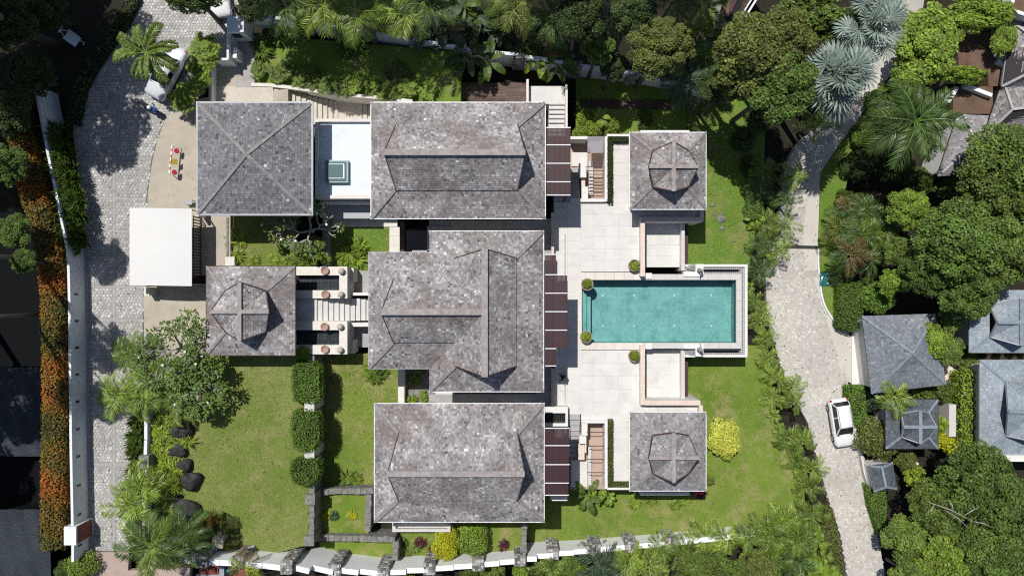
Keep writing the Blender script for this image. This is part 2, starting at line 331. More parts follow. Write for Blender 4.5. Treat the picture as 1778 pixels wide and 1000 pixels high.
def mesh_of(name, mb, m, smooth=False, org=(0, 0, 0)):
    me = bpy.data.meshes.new(name)
    v = np.concatenate(mb.v) - np.asarray(org, float)
    nf = len(mb.f); lens = np.fromiter((len(q) for q in mb.f), int, nf)
    idx = np.fromiter((i for q in mb.f for i in q), int, int(lens.sum()))
    me.vertices.add(len(v)); me.vertices.foreach_set('co', v.ravel())
    me.loops.add(len(idx)); me.loops.foreach_set('vertex_index', idx)
    me.polygons.add(nf); st = np.zeros(nf, int); st[1:] = np.cumsum(lens)[:-1]
    me.polygons.foreach_set('loop_start', st); me.polygons.foreach_set('loop_total', lens)
    me.polygons.foreach_set('use_smooth', np.full(nf, smooth, bool))
    at = me.attributes.new('shade', 'FLOAT', 'POINT'); at.data.foreach_set('value', np.concatenate(mb.sh))
    me.update(calc_edges=True); me.validate()
    me.materials.append(MATS[m])
    return me
def obj(name, mb, m, parent=None, smooth=False, label=None, cat=None, group=None, kind=None, org=None):
    if parent is not None: org = ORG[parent.name]
    elif org is None:
        v = np.concatenate(mb.v); org = ((v[:, 0].min() + v[:, 0].max()) / 2, (v[:, 1].min() + v[:, 1].max()) / 2, v[:, 2].min())
    me = mesh_of(name, mb, m, smooth, org)
    o = bpy.data.objects.new(name, me); COL.objects.link(o); ORG[o.name] = tuple(org)
    if parent is not None: o.parent = parent
    else: o.location = org
    return setp(o, label, cat, group, kind)
def thing(name, loc, label, cat, group=None):
    o = bpy.data.objects.new(name, None); COL.objects.link(o); o.location = loc; o.empty_display_size = 0.3
    ORG[o.name] = tuple(loc); return setp(o, label, cat, group)
def inst(name, me, parent=None, loc=(0, 0, 0), rot=(0, 0, 0), scl=1.0):
    """an object that shares mesh data; loc is local to the parent"""
    o = bpy.data.objects.new(name, me); COL.objects.link(o)
    o.location = loc; o.rotation_euler = rot; o.scale = (scl,) * 3 if np.isscalar(scl) else scl
    if parent is not None: o.parent = parent
    return o
def rectpx(x0, y0, x1, y1, z):
    """photo rectangle at height z -> world x0,y0,x1,y1"""
    return X(x0, z), Y(y1, z), X(x1, z), Y(y0, z)
def boxpx(mb, x0, y0, x1, y1, zt, zb, sh=0.5):
    a = rectpx(x0, y0, x1, y1, zt); return mb.box(a[0], a[1], zb, a[2], a[3], zt, sh)
def polypx(pts, z): return [tuple(W(x, y, z)[:2]) for x, y in pts]
def inpoly(pts, poly):
    pts = np.asarray(pts); x, y = pts[:, 0], pts[:, 1]; r_ = np.zeros(len(pts), bool); n = len(poly)
    for i in range(n):
        (x1, y1), (x2, y2) = poly[i], poly[(i + 1) % n]
        c = ((y1 > y) != (y2 > y)); t = np.where(c, (x2 - x1) * (y - y1) / ((y2 - y1) if y2 != y1 else 1e-9) + x1, 0)
        r_ ^= c & (x < t)
    return r_
def smooth_line(pts, n=6):
    """Catmull-Rom through 2-D points"""
    p = [np.array(q, float) for q in pts]; p = [2 * p[0] - p[1]] + p + [2 * p[-1] - p[-2]]; out = []
    for i in range(1, len(p) - 2):
        for k in range(n):
            t = k / n; a, b, c, d_ = p[i - 1:i + 3]
            out.append(0.5 * ((2 * b) + (-a + c) * t + (2 * a - 5 * b + 4 * c - d_) * t * t + (-a + 3 * b - 3 * c + d_) * t ** 3))
    out.append(p[-2]); return [tuple(q) for q in out]

# ------------------------------------------------------------------ shingled slopes
def shingles(mb, poly, e=0.205, wmin=0.12, wmax=0.26, th=0.028, skew=0.0):
    P = [Vector(p) for p in poly]; n = Vector((0, 0, 0))
    for i in range(len(P)): n += (P[i] - P[0]).cross(P[(i + 1) % len(P)] - P[0])
    n.normalize()
    if n.z < 0: n = -n
    v = (Vector((0, 0, 1)) - n * n.z).normalized(); u = v.cross(n)
    o = P[0]; q = [((p - o).dot(u), (p - o).dot(v)) for p in P]
    b0, b1 = min(b for a, b in q), max(b for a, b in q)
    nr = max(1, round((b1 - b0) / e)); e = (b1 - b0) / nr
    o_, u_, v_, n_ = (np.array(t) for t in (o, u, v, n))
    for r_ in range(nr):
        bm = b0 + (r_ + 0.5) * e; xs = []
        for i in range(len(q)):
            (a1, c1), (a2, c2) = q[i], q[(i + 1) % len(q)]
            if (c1 > bm) != (c2 > bm): xs.append(a1 + (a2 - a1) * (bm - c1) / (c2 - c1))
        xs.sort()
        for i in range(0, len(xs) - 1, 2):
            a = xs[i] - R.random() * wmin
            while a < xs[i + 1]:
                wd = R.uniform(wmin, wmax); l, r2 = max(a, xs[i]), min(a + wd, xs[i + 1]); a += wd
                if r2 - l < 0.03: continue
                t = th * R.uniform(0.75, 1.3); lo = b0 + r_ * e - 0.012 + R.uniform(-0.012, 0.012); hi = b0 + (r_ + 1) * e + 0.02
                g = 0.006
                c = np.array([(l + g, lo, t), (r2 - g, lo, t), (r2 - g, hi, 0.008), (l + g, hi, 0.008), (l + g, lo, 0.0), (r2 - g, lo, 0.0)])
                vs = o_ + c[:, 0:1] * u_ + c[:, 1:2] * v_ + c[:, 2:3] * n_
                x = R.random(); sh = min(1, max(0, 0.43 + 0.15 * R.gauss(0, 1) + (0.30 if x > 0.955 else 0)))
                mb.add(vs, [(0, 1, 2, 3), (4, 5, 1, 0), (0, 3, 4), (1, 5, 2)], sh)
def slab(mb, poly, t=0.09):
    """thin solid under a roof polygon"""
    P = [Vector(p) for p in poly]; n = len(P); dz = Vector((0, 0, -t))
    nn = (P[1] - P[0]).cross(P[2] - P[0])
    if nn.z < 0: P = P[::-1]
    mb.add([p for p in P] + [p + dz for p in P], [tuple(range(n)), tuple(range(2 * n - 1, n - 1, -1))] + [(i, n + i, n + (i + 1) % n, (i + 1) % n) for i in range(n)])
def roof_set(root, slopes, sm, name='shingles'):
    """all shingles of a roof are too small to pick apart: one part of kind stuff, over a boarded deck"""
    a = MB(); b = MB()
    for s in slopes: shingles(a, s); slab(b, [Vector(p) - Vector((0, 0, 0.012)) for p in s])
    dk = obj('roof', b, 'roof_deck', root)
    obj(name, a, sm, dk, kind='stuff')
    return dk
def caps(dk, lines, name, m, wd, h):
    for a, b in lines:
        q = MB(); q.bar(Vector(a) + Vector((0, 0, h * 0.3)), Vector(b) + Vector((0, 0, h * 0.3)), wd, h); obj(name, q, m, dk)
def gutter(root, x0, y0, x1, y1, z, m='white_metal', wd=0.075, h=0.12, faces='news'):
    for k in faces:
        q = MB()
        if k == 'n': q.box(x0 - wd, y1, z - h, x1 + wd, y1 + wd, z + 0.02)
        if k == 's': q.box(x0 - wd, y0 - wd, z - h, x1 + wd, y0, z + 0.02)
        if k == 'e': q.box(x1, y0, z - h, x1 + wd, y1, z + 0.02)
        if k == 'w': q.box(x0 - wd, y0, z - h, x0, y1, z + 0.02)
        obj('gutter', q, m, root)
def body(root, x0, y0, x1, y1, zf, ze, inset=0.9, m='plaster', doors=''):
    x0 += inset; y0 += inset; x1 -= inset; y1 -= inset
    q = MB(); q.box(x0, y0, zf, x1, y1, ze - 0.12); wl = obj('wall', q, m, root)
    for k in doors:
        if k in 'ew':
            xx = x1 if k == 'e' else x0; s = 1 if k == 'e' else -1
            for t in (0.25, 0.5, 0.75):
                yc = y0 + (y1 - y0) * t; q = MB(); q.box(xx, yc - 0.8, zf + 0.05, xx + s * 0.06, yc + 0.8, zf + 2.25); dd = obj('door', q, 'wood_dark', wl)
        else:
            yy = y1 if k == 'n' else y0; s = 1 if k == 'n' else -1
            for t in (0.3, 0.7):
                xc = x0 + (x1 - x0) * t; q = MB(); q.box(xc - 0.7, yy, zf + 0.9, xc + 0.7, yy + s * 0.06, zf + 2.2); obj('window', q, 'glass_dark', wl)
    return wl
def hip_gablet(root, x0, y0, x1, y1, ze, d_, s1, zr, axis, sm, ov=0.55, step=0.14, ridge='ridge_cap', hip='hip_cap', gut='white_metal', rise=None):
    """hipped skirt with a raised gable roof on top whose ridge runs along axis"""
    zb = ze + d_ * s1; a0, b0, a1, b1 = x0 + d_, y0 + d_, x1 - d_, y1 - d_
    A, B, C, D = Vector((x0, y0, ze)), Vector((x1, y0, ze)), Vector((x1, y1, ze)), Vector((x0, y1, ze))
    a, b, c, d2 = Vector((a0, b0, zb)), Vector((a1, b0, zb)), Vector((a1, b1, zb)), Vector((a0, b1, zb))
    sl = [[A, B, b, a], [B, C, c, b], [C, D, d2, c], [D, A, a, d2]]
    up = Vector((0, 0, step)); o2 = 0.1
    if axis == 'x':
        ym = (b0 + b1) / 2; r0, r1 = Vector((a0 - ov, ym, zr)), Vector((a1 + ov, ym, zr))
        k = o2 * (zr - zb) / ((b1 - b0) / 2)
        u = [[Vector((a0, b0 - o2, zb - k)) + up, Vector((a1, b0 - o2, zb - k)) + up, r1, r0], [Vector((a1, b1 + o2, zb - k)) + up, Vector((a0, b1 + o2, zb - k)) + up, r0, r1]]
        gb = [[Vector((a0 + 0.12, b0, zb - 0.3)), Vector((a0 + 0.12, b1, zb - 0.3)), Vector((a0 + 0.12, ym, zr - 0.1))], [Vector((a1 - 0.12, b0, zb - 0.3)), Vector((a1 - 0.12, b1, zb - 0.3)), Vector((a1 - 0.12, ym, zr - 0.1))]]
    else:
        xm = (a0 + a1) / 2; r0, r1 = Vector((xm, b0 - ov, zr)), Vector((xm, b1 + ov, zr))
        k = o2 * (zr - zb) / ((a1 - a0) / 2)
        u = [[Vector((a0 - o2, b1, zb - k)) + up, Vector((a0 - o2, b0, zb - k)) + up, r0, r1], [Vector((a1 + o2, b0, zb - k)) + up, Vector((a1 + o2, b1, zb - k)) + up, r1, r0]]
        gb = []
    dk = roof_set(root, sl + u, sm)
    caps(dk, [(A, a), (B, b), (C, c), (D, d2)], 'hip_cap', hip, 0.26, 0.10)
    caps(dk, [(r0, r1)], 'ridge_cap', ridge, 0.46, 0.16)
    for g in gb:
        q = MB(); slab(q, g, 0.0); q = MB(); n_ = 0.04
        q.add([g[0], g[1], g[2]] + [p + Vector((n_, 0, 0)) for p in g], [(0, 1, 2), (5, 4, 3), (0, 3, 4, 1), (1, 4, 5, 2), (2, 5, 3, 0)]); obj('gable_end', q, 'verge', dk)
    for s in u:
        for i, j in ((0, 3), (1, 2)):
            q = MB(); q.bar(s[i] - Vector((0, 0, 0.03)), s[j] - Vector((0, 0, 0.03)), 0.07, 0.16); obj('verge_board', q, 'verge', dk)
    gutter(root, x0, y0, x1, y1, ze, gut)
    return dk
def cross_gablet(root, x0, y0, x1, y1, ze, d_, s1, h, rl, sm, gut='white_metal', hip='hip_cap', ridge='ridge_cap', verge='verge'):
    """square hipped skirt crowned by two crossing gables"""
    zb = ze + d_ * s1; a0, b0, a1, b1 = x0 + d_, y0 + d_, x1 - d_, y1 - d_
    A, B, C, D = Vector((x0, y0, ze)), Vector((x1, y0, ze)), Vector((x1, y1, ze)), Vector((x0, y1, ze))
    up = Vector((0, 0, 0.14)); a, b, c, d2 = Vector((a0, b0, zb)), Vector((a1, b0, zb)), Vector((a1, b1, zb)), Vector((a0, b1, zb))
    xm, ym = (x0 + x1) / 2, (y0 + y1) / 2; zr = zb + h; M = Vector((xm, ym, zr))
    E, Wt, N, S = Vector((xm + rl, ym, zr)), Vector((xm - rl, ym, zr)), Vector((xm, ym + rl, zr)), Vector((xm, ym - rl, zr))
    tri = [[a + up, S, M], [S, b + up, M], [b + up, E, M], [E, c + up, M], [c + up, N, M], [N, d2 + up, M], [d2 + up, Wt, M], [Wt, a + up, M]]
    dk = roof_set(root, [[A, B, b, a], [B, C, c, b], [C, D, d2, c], [D, A, a, d2]] + tri, sm)
    caps(dk, [(A, a), (B, b), (C, c), (D, d2)], 'hip_cap', hip, 0.19, 0.09)
    caps(dk, [(Wt, E)], 'ridge_cap', ridge, 0.30, 0.13); caps(dk, [(S, M - Vector((0, 0.15, 0))), (M + Vector((0, 0.15, 0)), N)], 'ridge_cap', ridge, 0.30, 0.13)
    for p, l, r_ in ((S, a, b), (E, b, c), (N, c, d2), (Wt, d2, a)):
        for t in (l, r_):
            q = MB(); q.bar(t + up * 0.7, p - Vector((0, 0, 0.05)), 0.08, 0.18); obj('verge_board', q, verge, dk)
        q = MB(); n_ = (M - p).normalized() * 0.35; g = [l + n_ * 0.6 - Vector((0, 0, 0.2)), r_ + n_ * 0.6 - Vector((0, 0, 0.2)), p + n_ * 1.6 - Vector((0, 0, 0.12))]; k = (M - p).normalized() * 0.05
        q.add(g + [v + k for v in g], [(0, 1, 2), (5, 4, 3), (0, 3, 4, 1), (1, 4, 5, 2), (2, 5, 3, 0)]); obj('gable_end', q, 'verge', dk)
    if gut: gutter(root, x0, y0, x1, y1, ze, gut)
    return dk
def stones(poly, z, sp, gap=0.03, th=0.03, avoid=None, jit=0.28):
    """irregular paving stones: a hexagonal lattice with shaken corners, each stone shrunk and raised over its mortar bed"""
    P = np.array(poly); x0, y0 = P.min(0) - sp; x1, y1 = P.max(0) + sp; mb = MB(); cache = {}
    def corner(i, j, k):
        # corners of a hex lattice keyed by rounded position so that neighbours share them
        cx = x0 + sp * (i + 0.5 * (j % 2)); cy = y0 + sp * 0.866 * j; q = math.pi / 6 + k * math.pi / 3; r_ = sp / 1.732
        p = (cx + r_ * math.cos(q), cy + r_ * math.sin(q)); key = (round(p[0] / sp * 8), round(p[1] / sp * 8))
        if key not in cache: cache[key] = (p[0] + NR.uniform(-jit, jit) * sp, p[1] + NR.uniform(-jit, jit) * sp)
        return cache[key]
    ni, nj = int((x1 - x0) / sp) + 1, int((y1 - y0) / (sp * 0.866)) + 1
    cs = [(i, j, x0 + sp * (i + 0.5 * (j % 2)), y0 + sp * 0.866 * j) for i in range(ni) for j in range(nj)]
    ok = inpoly([(c[2], c[3]) for c in cs], poly)
    for (i, j, cx, cy), k in zip(cs, ok):
        if not k or (avoid and avoid(cx, cy)): continue
        c = np.array([corner(i, j, q) for q in range(6)]); m = c.mean(0); dv = c - m
        l = np.linalg.norm(dv, axis=1, keepdims=True); c = m + dv * np.maximum(0.3, (l - gap) / np.maximum(l, 1e-6))
        h = th * R.uniform(0.7, 1.25); top = m + (c - m) * 0.86
        v = [(p[0], p[1], z - 0.02) for p in c] + [(p[0], p[1], z + h) for p in top]
        mb.add(v, [tuple(range(6, 12))] + [(q, (q + 1) % 6, 6 + (q + 1) % 6, 6 + q) for q in range(6)], min(1, max(0, R.gauss(0.5, 0.22))))
    return mb
def ribbon(pts, half, z0, z1, mb=None, zt=None):
    """wall along a plan polyline, width 2*half, from z0 to z1 (zt: top height for each point)"""
    mb = mb or MB(); p = [np.array(q, float) for q in pts]; L, Rr = [], []
    for i in range(len(p)):
        t = p[min(i + 1, len(p) - 1)] - p[max(i - 1, 0)]; t /= np.linalg.norm(t); nn = np.array((-t[1], t[0]))
        L.append(p[i] + nn * half); Rr.append(p[i] - nn * half)
    zt = zt or [z1] * len(p); v = []; f = []
    for i in range(len(p)):
        v += [(*L[i], z0), (*Rr[i], z0), (*Rr[i], zt[i]), (*L[i], zt[i])]
        if i: a = 4 * (i - 1); b = 4 * i; f += [(a + k, b + k, b + (k + 1) % 4, a + (k + 1) % 4) for k in range(4)]
    f += [(0, 1, 2, 3), (len(v) - 1, len(v) - 2, len(v) - 3, len(v) - 4)]
    return mb.add(v, f)
# ================================================================== THE SETTING
def sstep(a, b, x): t = np.clip((x - a) / (b - a), 0, 1); return t * t * (3 - 2 * t)
def gz(x, y):
    """terrain: the hillside falls from the drive (left) to the lower road (right)"""
    x = np.asarray(x, float); y = np.asarray(y, float)
    mid = 1.6 - 2.7 * sstep(-18.2, -16.4, x) - 2.3 * sstep(-1.2, 0.8, x) - 0.2 * sstep(14, 22, x) - 1.0 * sstep(21.5, 25, x) - 0.3 * sstep(28, 36, x)
    top = 1.6 - 5.9 * sstep(-24, 25, x)
    z = mid + (top - mid) * sstep(15.5, 18, y)
    low = 0.9 - 5.5 * sstep(-32, 10, x)
    z = z + (low - z) * (1 - sstep(-24.6, -23.2, y)) * sstep(-36, -30, x)
    return z - 0.35 - 3.2 * (1 - sstep(-39.5, -37.3, x)) * (1 - sstep(6, 10, y))
def build_ground():
    g = np.arange(-110, 110.1, 1.1); gx, gy = np.meshgrid(g, g); z = gz(gx, gy)
    n = len(g); v = np.stack([gx.ravel(), gy.ravel(), z.ravel()], 1); mb = MB()
    i = np.arange(n * n).reshape(n, n); f = np.stack([i[:-1, :-1].ravel(), i[:-1, 1:].ravel(), i[1:, 1:].ravel(), i[1:, :-1].ravel()], 1)
    mb.add(v, [tuple(q) for q in f.tolist()]); obj('ground', mb, 'soil', kind='structure', smooth=True, org=(0, 0, 0))
build_ground()

# ---- cobbled drive on the left
DR_L = [(262, -60), (232, 0), (205, 48), (160, 112), (138, 160), (128, 215), (131, 260), (139, 330), (142, 420), (147, 500), (148, 650), (151, 800), (154, 956)]
DR_R = [(222, 956), (226, 880), (240, 780), (246, 700), (248, 560), (250, 500), (252, 430), (255, 357), (257, 325), (266, 268), (280, 222), (292, 200), (330, 190), (372, 130), (392, 100), (396, 40), (440, 20), (430, -60)]
drive_poly = polypx(smooth_line(DR_L) + DR_R, ZD)
q = MB(); q.prism(drive_poly, ZD - 0.6, ZD); drive = obj('driveway', q, 'mortar', kind='structure')
BAND_Y = [68, 137, 206, 275, 345, 402, 498, 556, 651, 727, 806, 860]
def in_band(x, y):
    px = 889 + x * F / (H - ZD); py = 500 - y * F / (H - ZD)
    return any(abs(py - b - 0.02 * (px - 190)) < 3.9 for b in BAND_Y) or abs(px - 198 - max(0, (300 - py)) * 0.10) < 3.9 or px < DRX(py) + 7
_dl = sorted([(y, x) for x, y in smooth_line(DR_L)])
def DRX(py): return float(np.interp(py, [a for a, b in _dl], [b for a, b in _dl]))
obj('cobblestones', stones(drive_poly, ZD, 0.285, gap=0.022, th=0.03, avoid=in_band), 'cobble', drive, kind='stuff')
for b in BAND_Y:
    xr = 253 if b > 190 else 300
    if b > 700: xr = 236
    l = DRX(b); pts = [(l + 2, b - 1.9 + 0.02 * (l - 190)), (xr, b - 1.9 + 0.02 * (xr - 190)), (xr, b + 1.9 + 0.02 * (xr - 190)), (l + 2, b + 1.9 + 0.02 * (l - 190))]
    q = MB(); q.prism(polypx(pts, ZD), ZD - 0.02, ZD + 0.016); obj('concrete_band', q, 'band_concrete', drive)
cl = [(198 + max(0, 300 - y) * 0.10, y) for y in range(0, 957, 60)] + [(198, 955)]
q = MB(); ribbon(polypx(cl, ZD), 0.09, ZD - 0.02, ZD + 0.02, q); obj('concrete_band', q, 'band_concrete', drive)
kl = [(x + 3.2, y) for x, y in smooth_line(DR_L)]
q = MB(); ribbon(polypx(kl, ZD), 0.17, ZD - 0.3, ZD + 0.05, q); obj('edge_kerb', q, 'band_concrete', drive)
q = MB(); q.prism(polypx([(140, 958), (224, 958), (222, 990), (330, 985), (330, 1080), (140, 1080)], ZD), ZD - 0.5, ZD - 0.01); obj('pavement', q, 'pink_concrete', kind='structure')
# drain line between cobbles and the apron
q = MB(); ribbon(polypx(smooth_line([(254.5, 356), (257, 325), (266, 268), (280, 222), (291, 200)]), ZD), 0.05, ZD - 0.1, ZD + 0.012, q); obj('drain_line', q, 'dark_metal', drive)
# ---- tan concrete apron and the paths by the gate pavilion
q = MB(); q.prism(polypx([(254.6, 357), (257, 325), (266, 268), (280, 222), (292, 200), (330, 190), (352, 170), (500, 155), (500, 300), (400, 300), (400, 470), (345, 470), (345, 380), (254.6, 380)], ZD), ZD - 0.6, ZD + 0.006)
obj('pavement', q, 'tan_concrete', kind='structure')
q = MB(); q.prism(polypx([(250, 497), (395, 470), (395, 380), (345, 380), (254.6, 381), (250, 497)], ZD), ZD - 0.6, ZD - 0.01)
q.prism(polypx([(249, 498), (360, 495), (360, 625), (250, 625)], ZD), ZD - 0.6, ZD); obj('path', q, 'tan_concrete', kind='structure')
q = MB(); q.prism(polypx([(362, 108), (412, 108), (412, 160), (362, 180)], ZD), ZD - 0.6, ZD - 0.004); obj('pavement', q, 'tan_concrete', kind='structure')

# ---- lawns
def lawn(pts, z, m, label=None):
    q = MB(); q.prism(polypx(pts, z), z - 1.2, z); return obj('lawn', q, m, kind='structure')
lawn([(250, 618), (362, 617), (508, 617), (536, 617), (536, 945), (470, 962), (250, 962)], ZD - 0.05, 'lawn_upper')
lawn([(556, 614), (692, 614), (692, 702), (660, 702), (660, 852), (556, 852)], ZM, 'lawn_lower')
lawn([(556, 855), (640, 855), (640, 930), (556, 930)], ZM + 0.5, 'lawn_lower')
lawn([(545, 940), (690, 940), (690, 975), (545, 975)], ZM - 0.1, 'lawn_lower')
lawn([(690, 900), (912, 900), (912, 980), (690, 985)], ZM - 0.5, 'lawn_lower')
lawn([(395, 375), (512, 375), (512, 466), (395, 466)], ZD - 0.35, 'lawn_upper')
lawn([(566, 376), (684, 376), (684, 440), (640, 470), (566, 470)], ZM + 0.2, 'lawn_lush')
lawn([(440, 60), (800, 90), (800, 190), (648, 172), (440, 152)], ZD - 0.35, 'lawn_lush')
lawn([(915, 840), (1396, 840), (1398, 895), (1330, 925), (915, 968)], ZL, 'lawn_lower')
lawn([(1190, 600), (1330, 600), (1345, 700), (1360, 770), (1396, 845), (1190, 846)], ZL + 0.004, 'lawn_lower')
lawn([(1190, 150), (1330, 180), (1325, 330), (1300, 470), (1190, 470)], ZL - 0.002, 'lawn_lush')
lawn([(1000, 130), (1190, 160), (1190, 240), (1000, 240)], ZL + 0.6, 'lawn_lush')

# ---- lower road on the right
RD_L = [(1560, -60), (1545, 10), (1520, 90), (1484, 165), (1432, 212), (1385, 250), (1362, 300), (1352, 380), (1340, 440), (1330, 480), (1335, 560), (1352, 620), (1378, 690), (1405, 740), (1420, 800), (1440, 870), (1462, 940), (1480, 1060)]
RD_R = [(1545, 1060), (1530, 960), (1512, 870), (1498, 790), (1484, 730), (1472, 660), (1476, 586), (1452, 556), (1432, 520), (1425, 470), (1422, 420), (1430, 340), (1455, 270), (1490, 210), (1520, 160), (1556, 120), (1590, 60), (1605, 0), (1610, -60)]
road_poly = polypx(smooth_line(RD_L) + smooth_line(RD_R), ZR)
q = MB(); q.prism(road_poly, ZR - 0.8, ZR); road = obj('road', q, 'road_bed', kind='structure')
_rr = sorted([(y, x) for x, y in smooth_line(RD_R)]); _rl = sorted([(y, x) for x, y in smooth_line(RD_L)])
def RRX(py): return float(np.interp(py, [a for a, b in _rr], [b for a, b in _rr]))
def RLX(py): return float(np.interp(py, [a for a, b in _rl], [b for a, b in _rl]))
def road_skip(x, y):
    px = 889 + x * F / (H - ZR); py = 500 - y * F / (H - ZR)
    return (py < 480 and px > RRX(py) - 28) or 424 < py < 434 or (480 <= py < 640 and px > 1412 + (py - 480) * 0.30)
obj('road_stones', stones(road_poly, ZR, 0.25, gap=0.010, th=0.012, avoid=road_skip, jit=0.33), 'road_stone', road, kind='stuff')
strip = [(RRX(y) - 27, y) for y in range(110, 481, 24)]; strip2 = [(RRX(y) - 1, y) for y in range(110, 481, 24)]
q = MB(); q.prism(polypx(strip + strip2[::-1], ZR), ZR - 0.05, ZR + 0.012); obj('concrete_strip', q, 'road_concrete', road)
q = MB(); q.prism(polypx([(1412, 481), (1424, 481), (1434, 522), (1453, 557), (1474, 586), (1472, 655), (1462, 655), (1455, 620)], ZR), ZR - 0.05, ZR + 0.010); obj('concrete_strip', q, 'road_concrete', road)
q = MB(); q.prism(polypx([(1345, 425), (1422, 427), (1422, 433), (1345, 431)], ZR), ZR - 0.05, ZR + 0.014); obj('drain_grate', q, 'dark_metal', road)
# driveway in front of the slate house
q = MB(); q.prism(polypx([(1458, 568), (1479, 586), (1500, 583), (1500, 672), (1470, 662)], ZR), ZR - 0.3, ZR + 0.016); obj('pavement', q, 'road_concrete', kind='structure')
# ---- grass verge on the right of the road, with its white kerb
VG = [(1425, 300), (1455, 255), (1480, 222), (1502, 200), (1510, 230), (1478, 290), (1462, 350), (1455, 430), (1458, 500), (1459, 566), (1450, 560), (1431, 525), (1423, 470), (1421, 420)]
q = MB(); q.prism(polypx(VG, ZR + 0.12), ZR - 0.4, ZR + 0.12); obj('grass_verge', q, 'lawn_lush', kind='structure')
q = MB(); ribbon(polypx(smooth_line([(1421, 430), (1422, 470), (1430, 524), (1450, 559), (1458, 567)]), ZR + 0.15), 0.07, ZR - 0.3, ZR + 0.16, q); obj('verge_kerb', q, 'white_wall', kind='structure')

# ================================================================== TERRACE AND POOL
def pave(name, rects, z, ts, m, bed='paver_bed', depth=1.0, parent=None, gap=0.012):
    """bedding slab with laid square pavers, each a piece of its own"""
    q = MB()
    for r_ in rects: q.box(r_[0], r_[1], z - depth, r_[2], r_[3], z - 0.018)
    b = obj(name, q, bed, kind='structure'); o = ORG[b.name]; cache = {}
    for r_ in rects:
        nx, ny = max(1, round((r_[2] - r_[0]) / ts)), max(1, round((r_[3] - r_[1]) / ts)); wx, wy = (r_[2] - r_[0]) / nx, (r_[3] - r_[1]) / ny
        key = (round(wx, 3), round(wy, 3))
        if key not in cache:
            t = MB(); t.box(-wx / 2 + gap / 2, -wy / 2 + gap / 2, -0.04, wx / 2 - gap / 2, wy / 2 - gap / 2, 0); cache[key] = mesh_of('paver', t, m)
        for i in range(nx):
            for j in range(ny):
                inst('paver', cache[key], b, (r_[0] + (i + 0.5) * wx - o[0], r_[1] + (j + 0.5) * wy - o[1], z - o[2] + R.uniform(-0.002, 0.002)))
    return b
def rp(x0, y0, x1, y1, z=0.0): return rectpx(x0, y0, x1, y1, z)
pave('pavement', [rp(1064, 237, 1117, 352), rp(1009, 352, 1117, 472), rp(962, 352, 1009, 640), rp(1009, 608, 1117, 720), rp(1064, 720, 1117, 846), rp(962, 640, 1009, 717)], ZT, 1.08, 'paver', depth=3.2)
pave('pavement', [rp(1117, 237, 1212, 378), rp(1117, 703, 1212, 846)], ZT - 0.002, 1.3, 'paver', depth=3.2)
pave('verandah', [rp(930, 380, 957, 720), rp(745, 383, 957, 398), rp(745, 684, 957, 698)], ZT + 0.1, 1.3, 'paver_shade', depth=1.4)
pave('pavement', [rp(962, 300, 989, 352), rp(962, 717, 989, 760)], ZT - 0.004, 1.3, 'paver_shade', depth=2)
# pool: shell with coping, steps, lights and water
ZW = -0.10
pool = thing('swimming_pool', W(1144, 540, -1.6), 'long turquoise swimming pool with a stepped left end on the pale terrace', 'pool')
x0, y0, x1, y1 = rectpx(1010, 486, 1278, 595, ZW); pd = -1.55
q = MB(); q.box(x0 - 0.05, y0 - 0.05, pd - 0.3, x1 + 0.05, y1 + 0.05, pd); obj('pool_floor', q, 'pool_tile', pool)
for n_, b in (('pool_wall', (x0 - 0.25, y1, x1 + 0.25, y1 + 0.25)), ('pool_wall', (x0 - 0.25, y0 - 0.25, x1 + 0.25, y0)), ('pool_wall', (x1, y0, x1 + 0.25, y1)), ('pool_wall', (x0 - 0.25, y0, x0, y1))):
    q = MB(); q.box(b[0], b[1], pd - 0.3, b[2], b[3], -0.3); obj(n_, q, 'pool_tile', pool)
xs = X(1027, ZW)
for i, (xe, z) in enumerate(((X(1019, ZW), -0.42), (xs, -0.75))):
    q = MB(); q.box(x0 + 0.002 if i == 0 else X(1019, ZW), y0 + 0.003, pd - 0.02, xe, y1 - 0.003, z); obj('pool_step', q, 'pool_tile', pool)
xb = X(1122, ZW)
q = MB(); q.box(xb, y0 + 0.004, pd - 0.05, xb + 0.9, y1 - 0.004, pd + 0.02); obj('floor_ridge', q, 'pool_tile', pool)
for px in (1047, 1101, 1171, 1235):
    for py in (513, 566):
        p = W(px, py, pd); q = MB(); q.lathe((p.x * (H + 1.5) / (H - pd), p.y * (H + 1.5) / (H - pd), pd), [(0.09, 0), (0.09, 0.03), (0.05, 0.05)], 10); obj('pool_light', q, 'white_paint', pool)
q = MB(); q.add([(x0, y0, ZW), (x1, y0, ZW), (x1, y1, ZW), (x0, y1, ZW)], [(0, 1, 2, 3)]); obj('water', q, 'pool_water', pool)
# coping: beige slabs on the terrace end, grey infinity edge round the rest
def slabs(parent, r_, n, along, m, z, t=0.12, name='coping_slab', gap=0.012):
    for i in range(n):
        q = MB()
        if along == 'x': a = r_[0] + (r_[2] - r_[0]) * i / n; b = r_[0] + (r_[2] - r_[0]) * (i + 1) / n; q.box(a + gap / 2, r_[1], z - t, b - gap / 2, r_[3], z)
        else: a = r_[1] + (r_[3] - r_[1]) * i / n; b = r_[1] + (r_[3] - r_[1]) * (i + 1) / n; q.box(r_[0], a + gap / 2, z - t, r_[2], b - gap / 2, z)
        obj(name, q, m, parent)
slabs(pool, (X(1000, 0), y1 + 0.0, X(1117, 0), Y(473, 0)), 7, 'x', 'coping_beige', 0.0, 0.3)
slabs(pool, (X(1000, 0), Y(607, 0), X(1117, 0), y0 - 0.0), 7, 'x', 'coping_beige', 0.0, 0.3)
slabs(pool, (X(1000, 0), y0, x0, y1), 6, 'y', 'coping_beige', 0.0, 0.3)
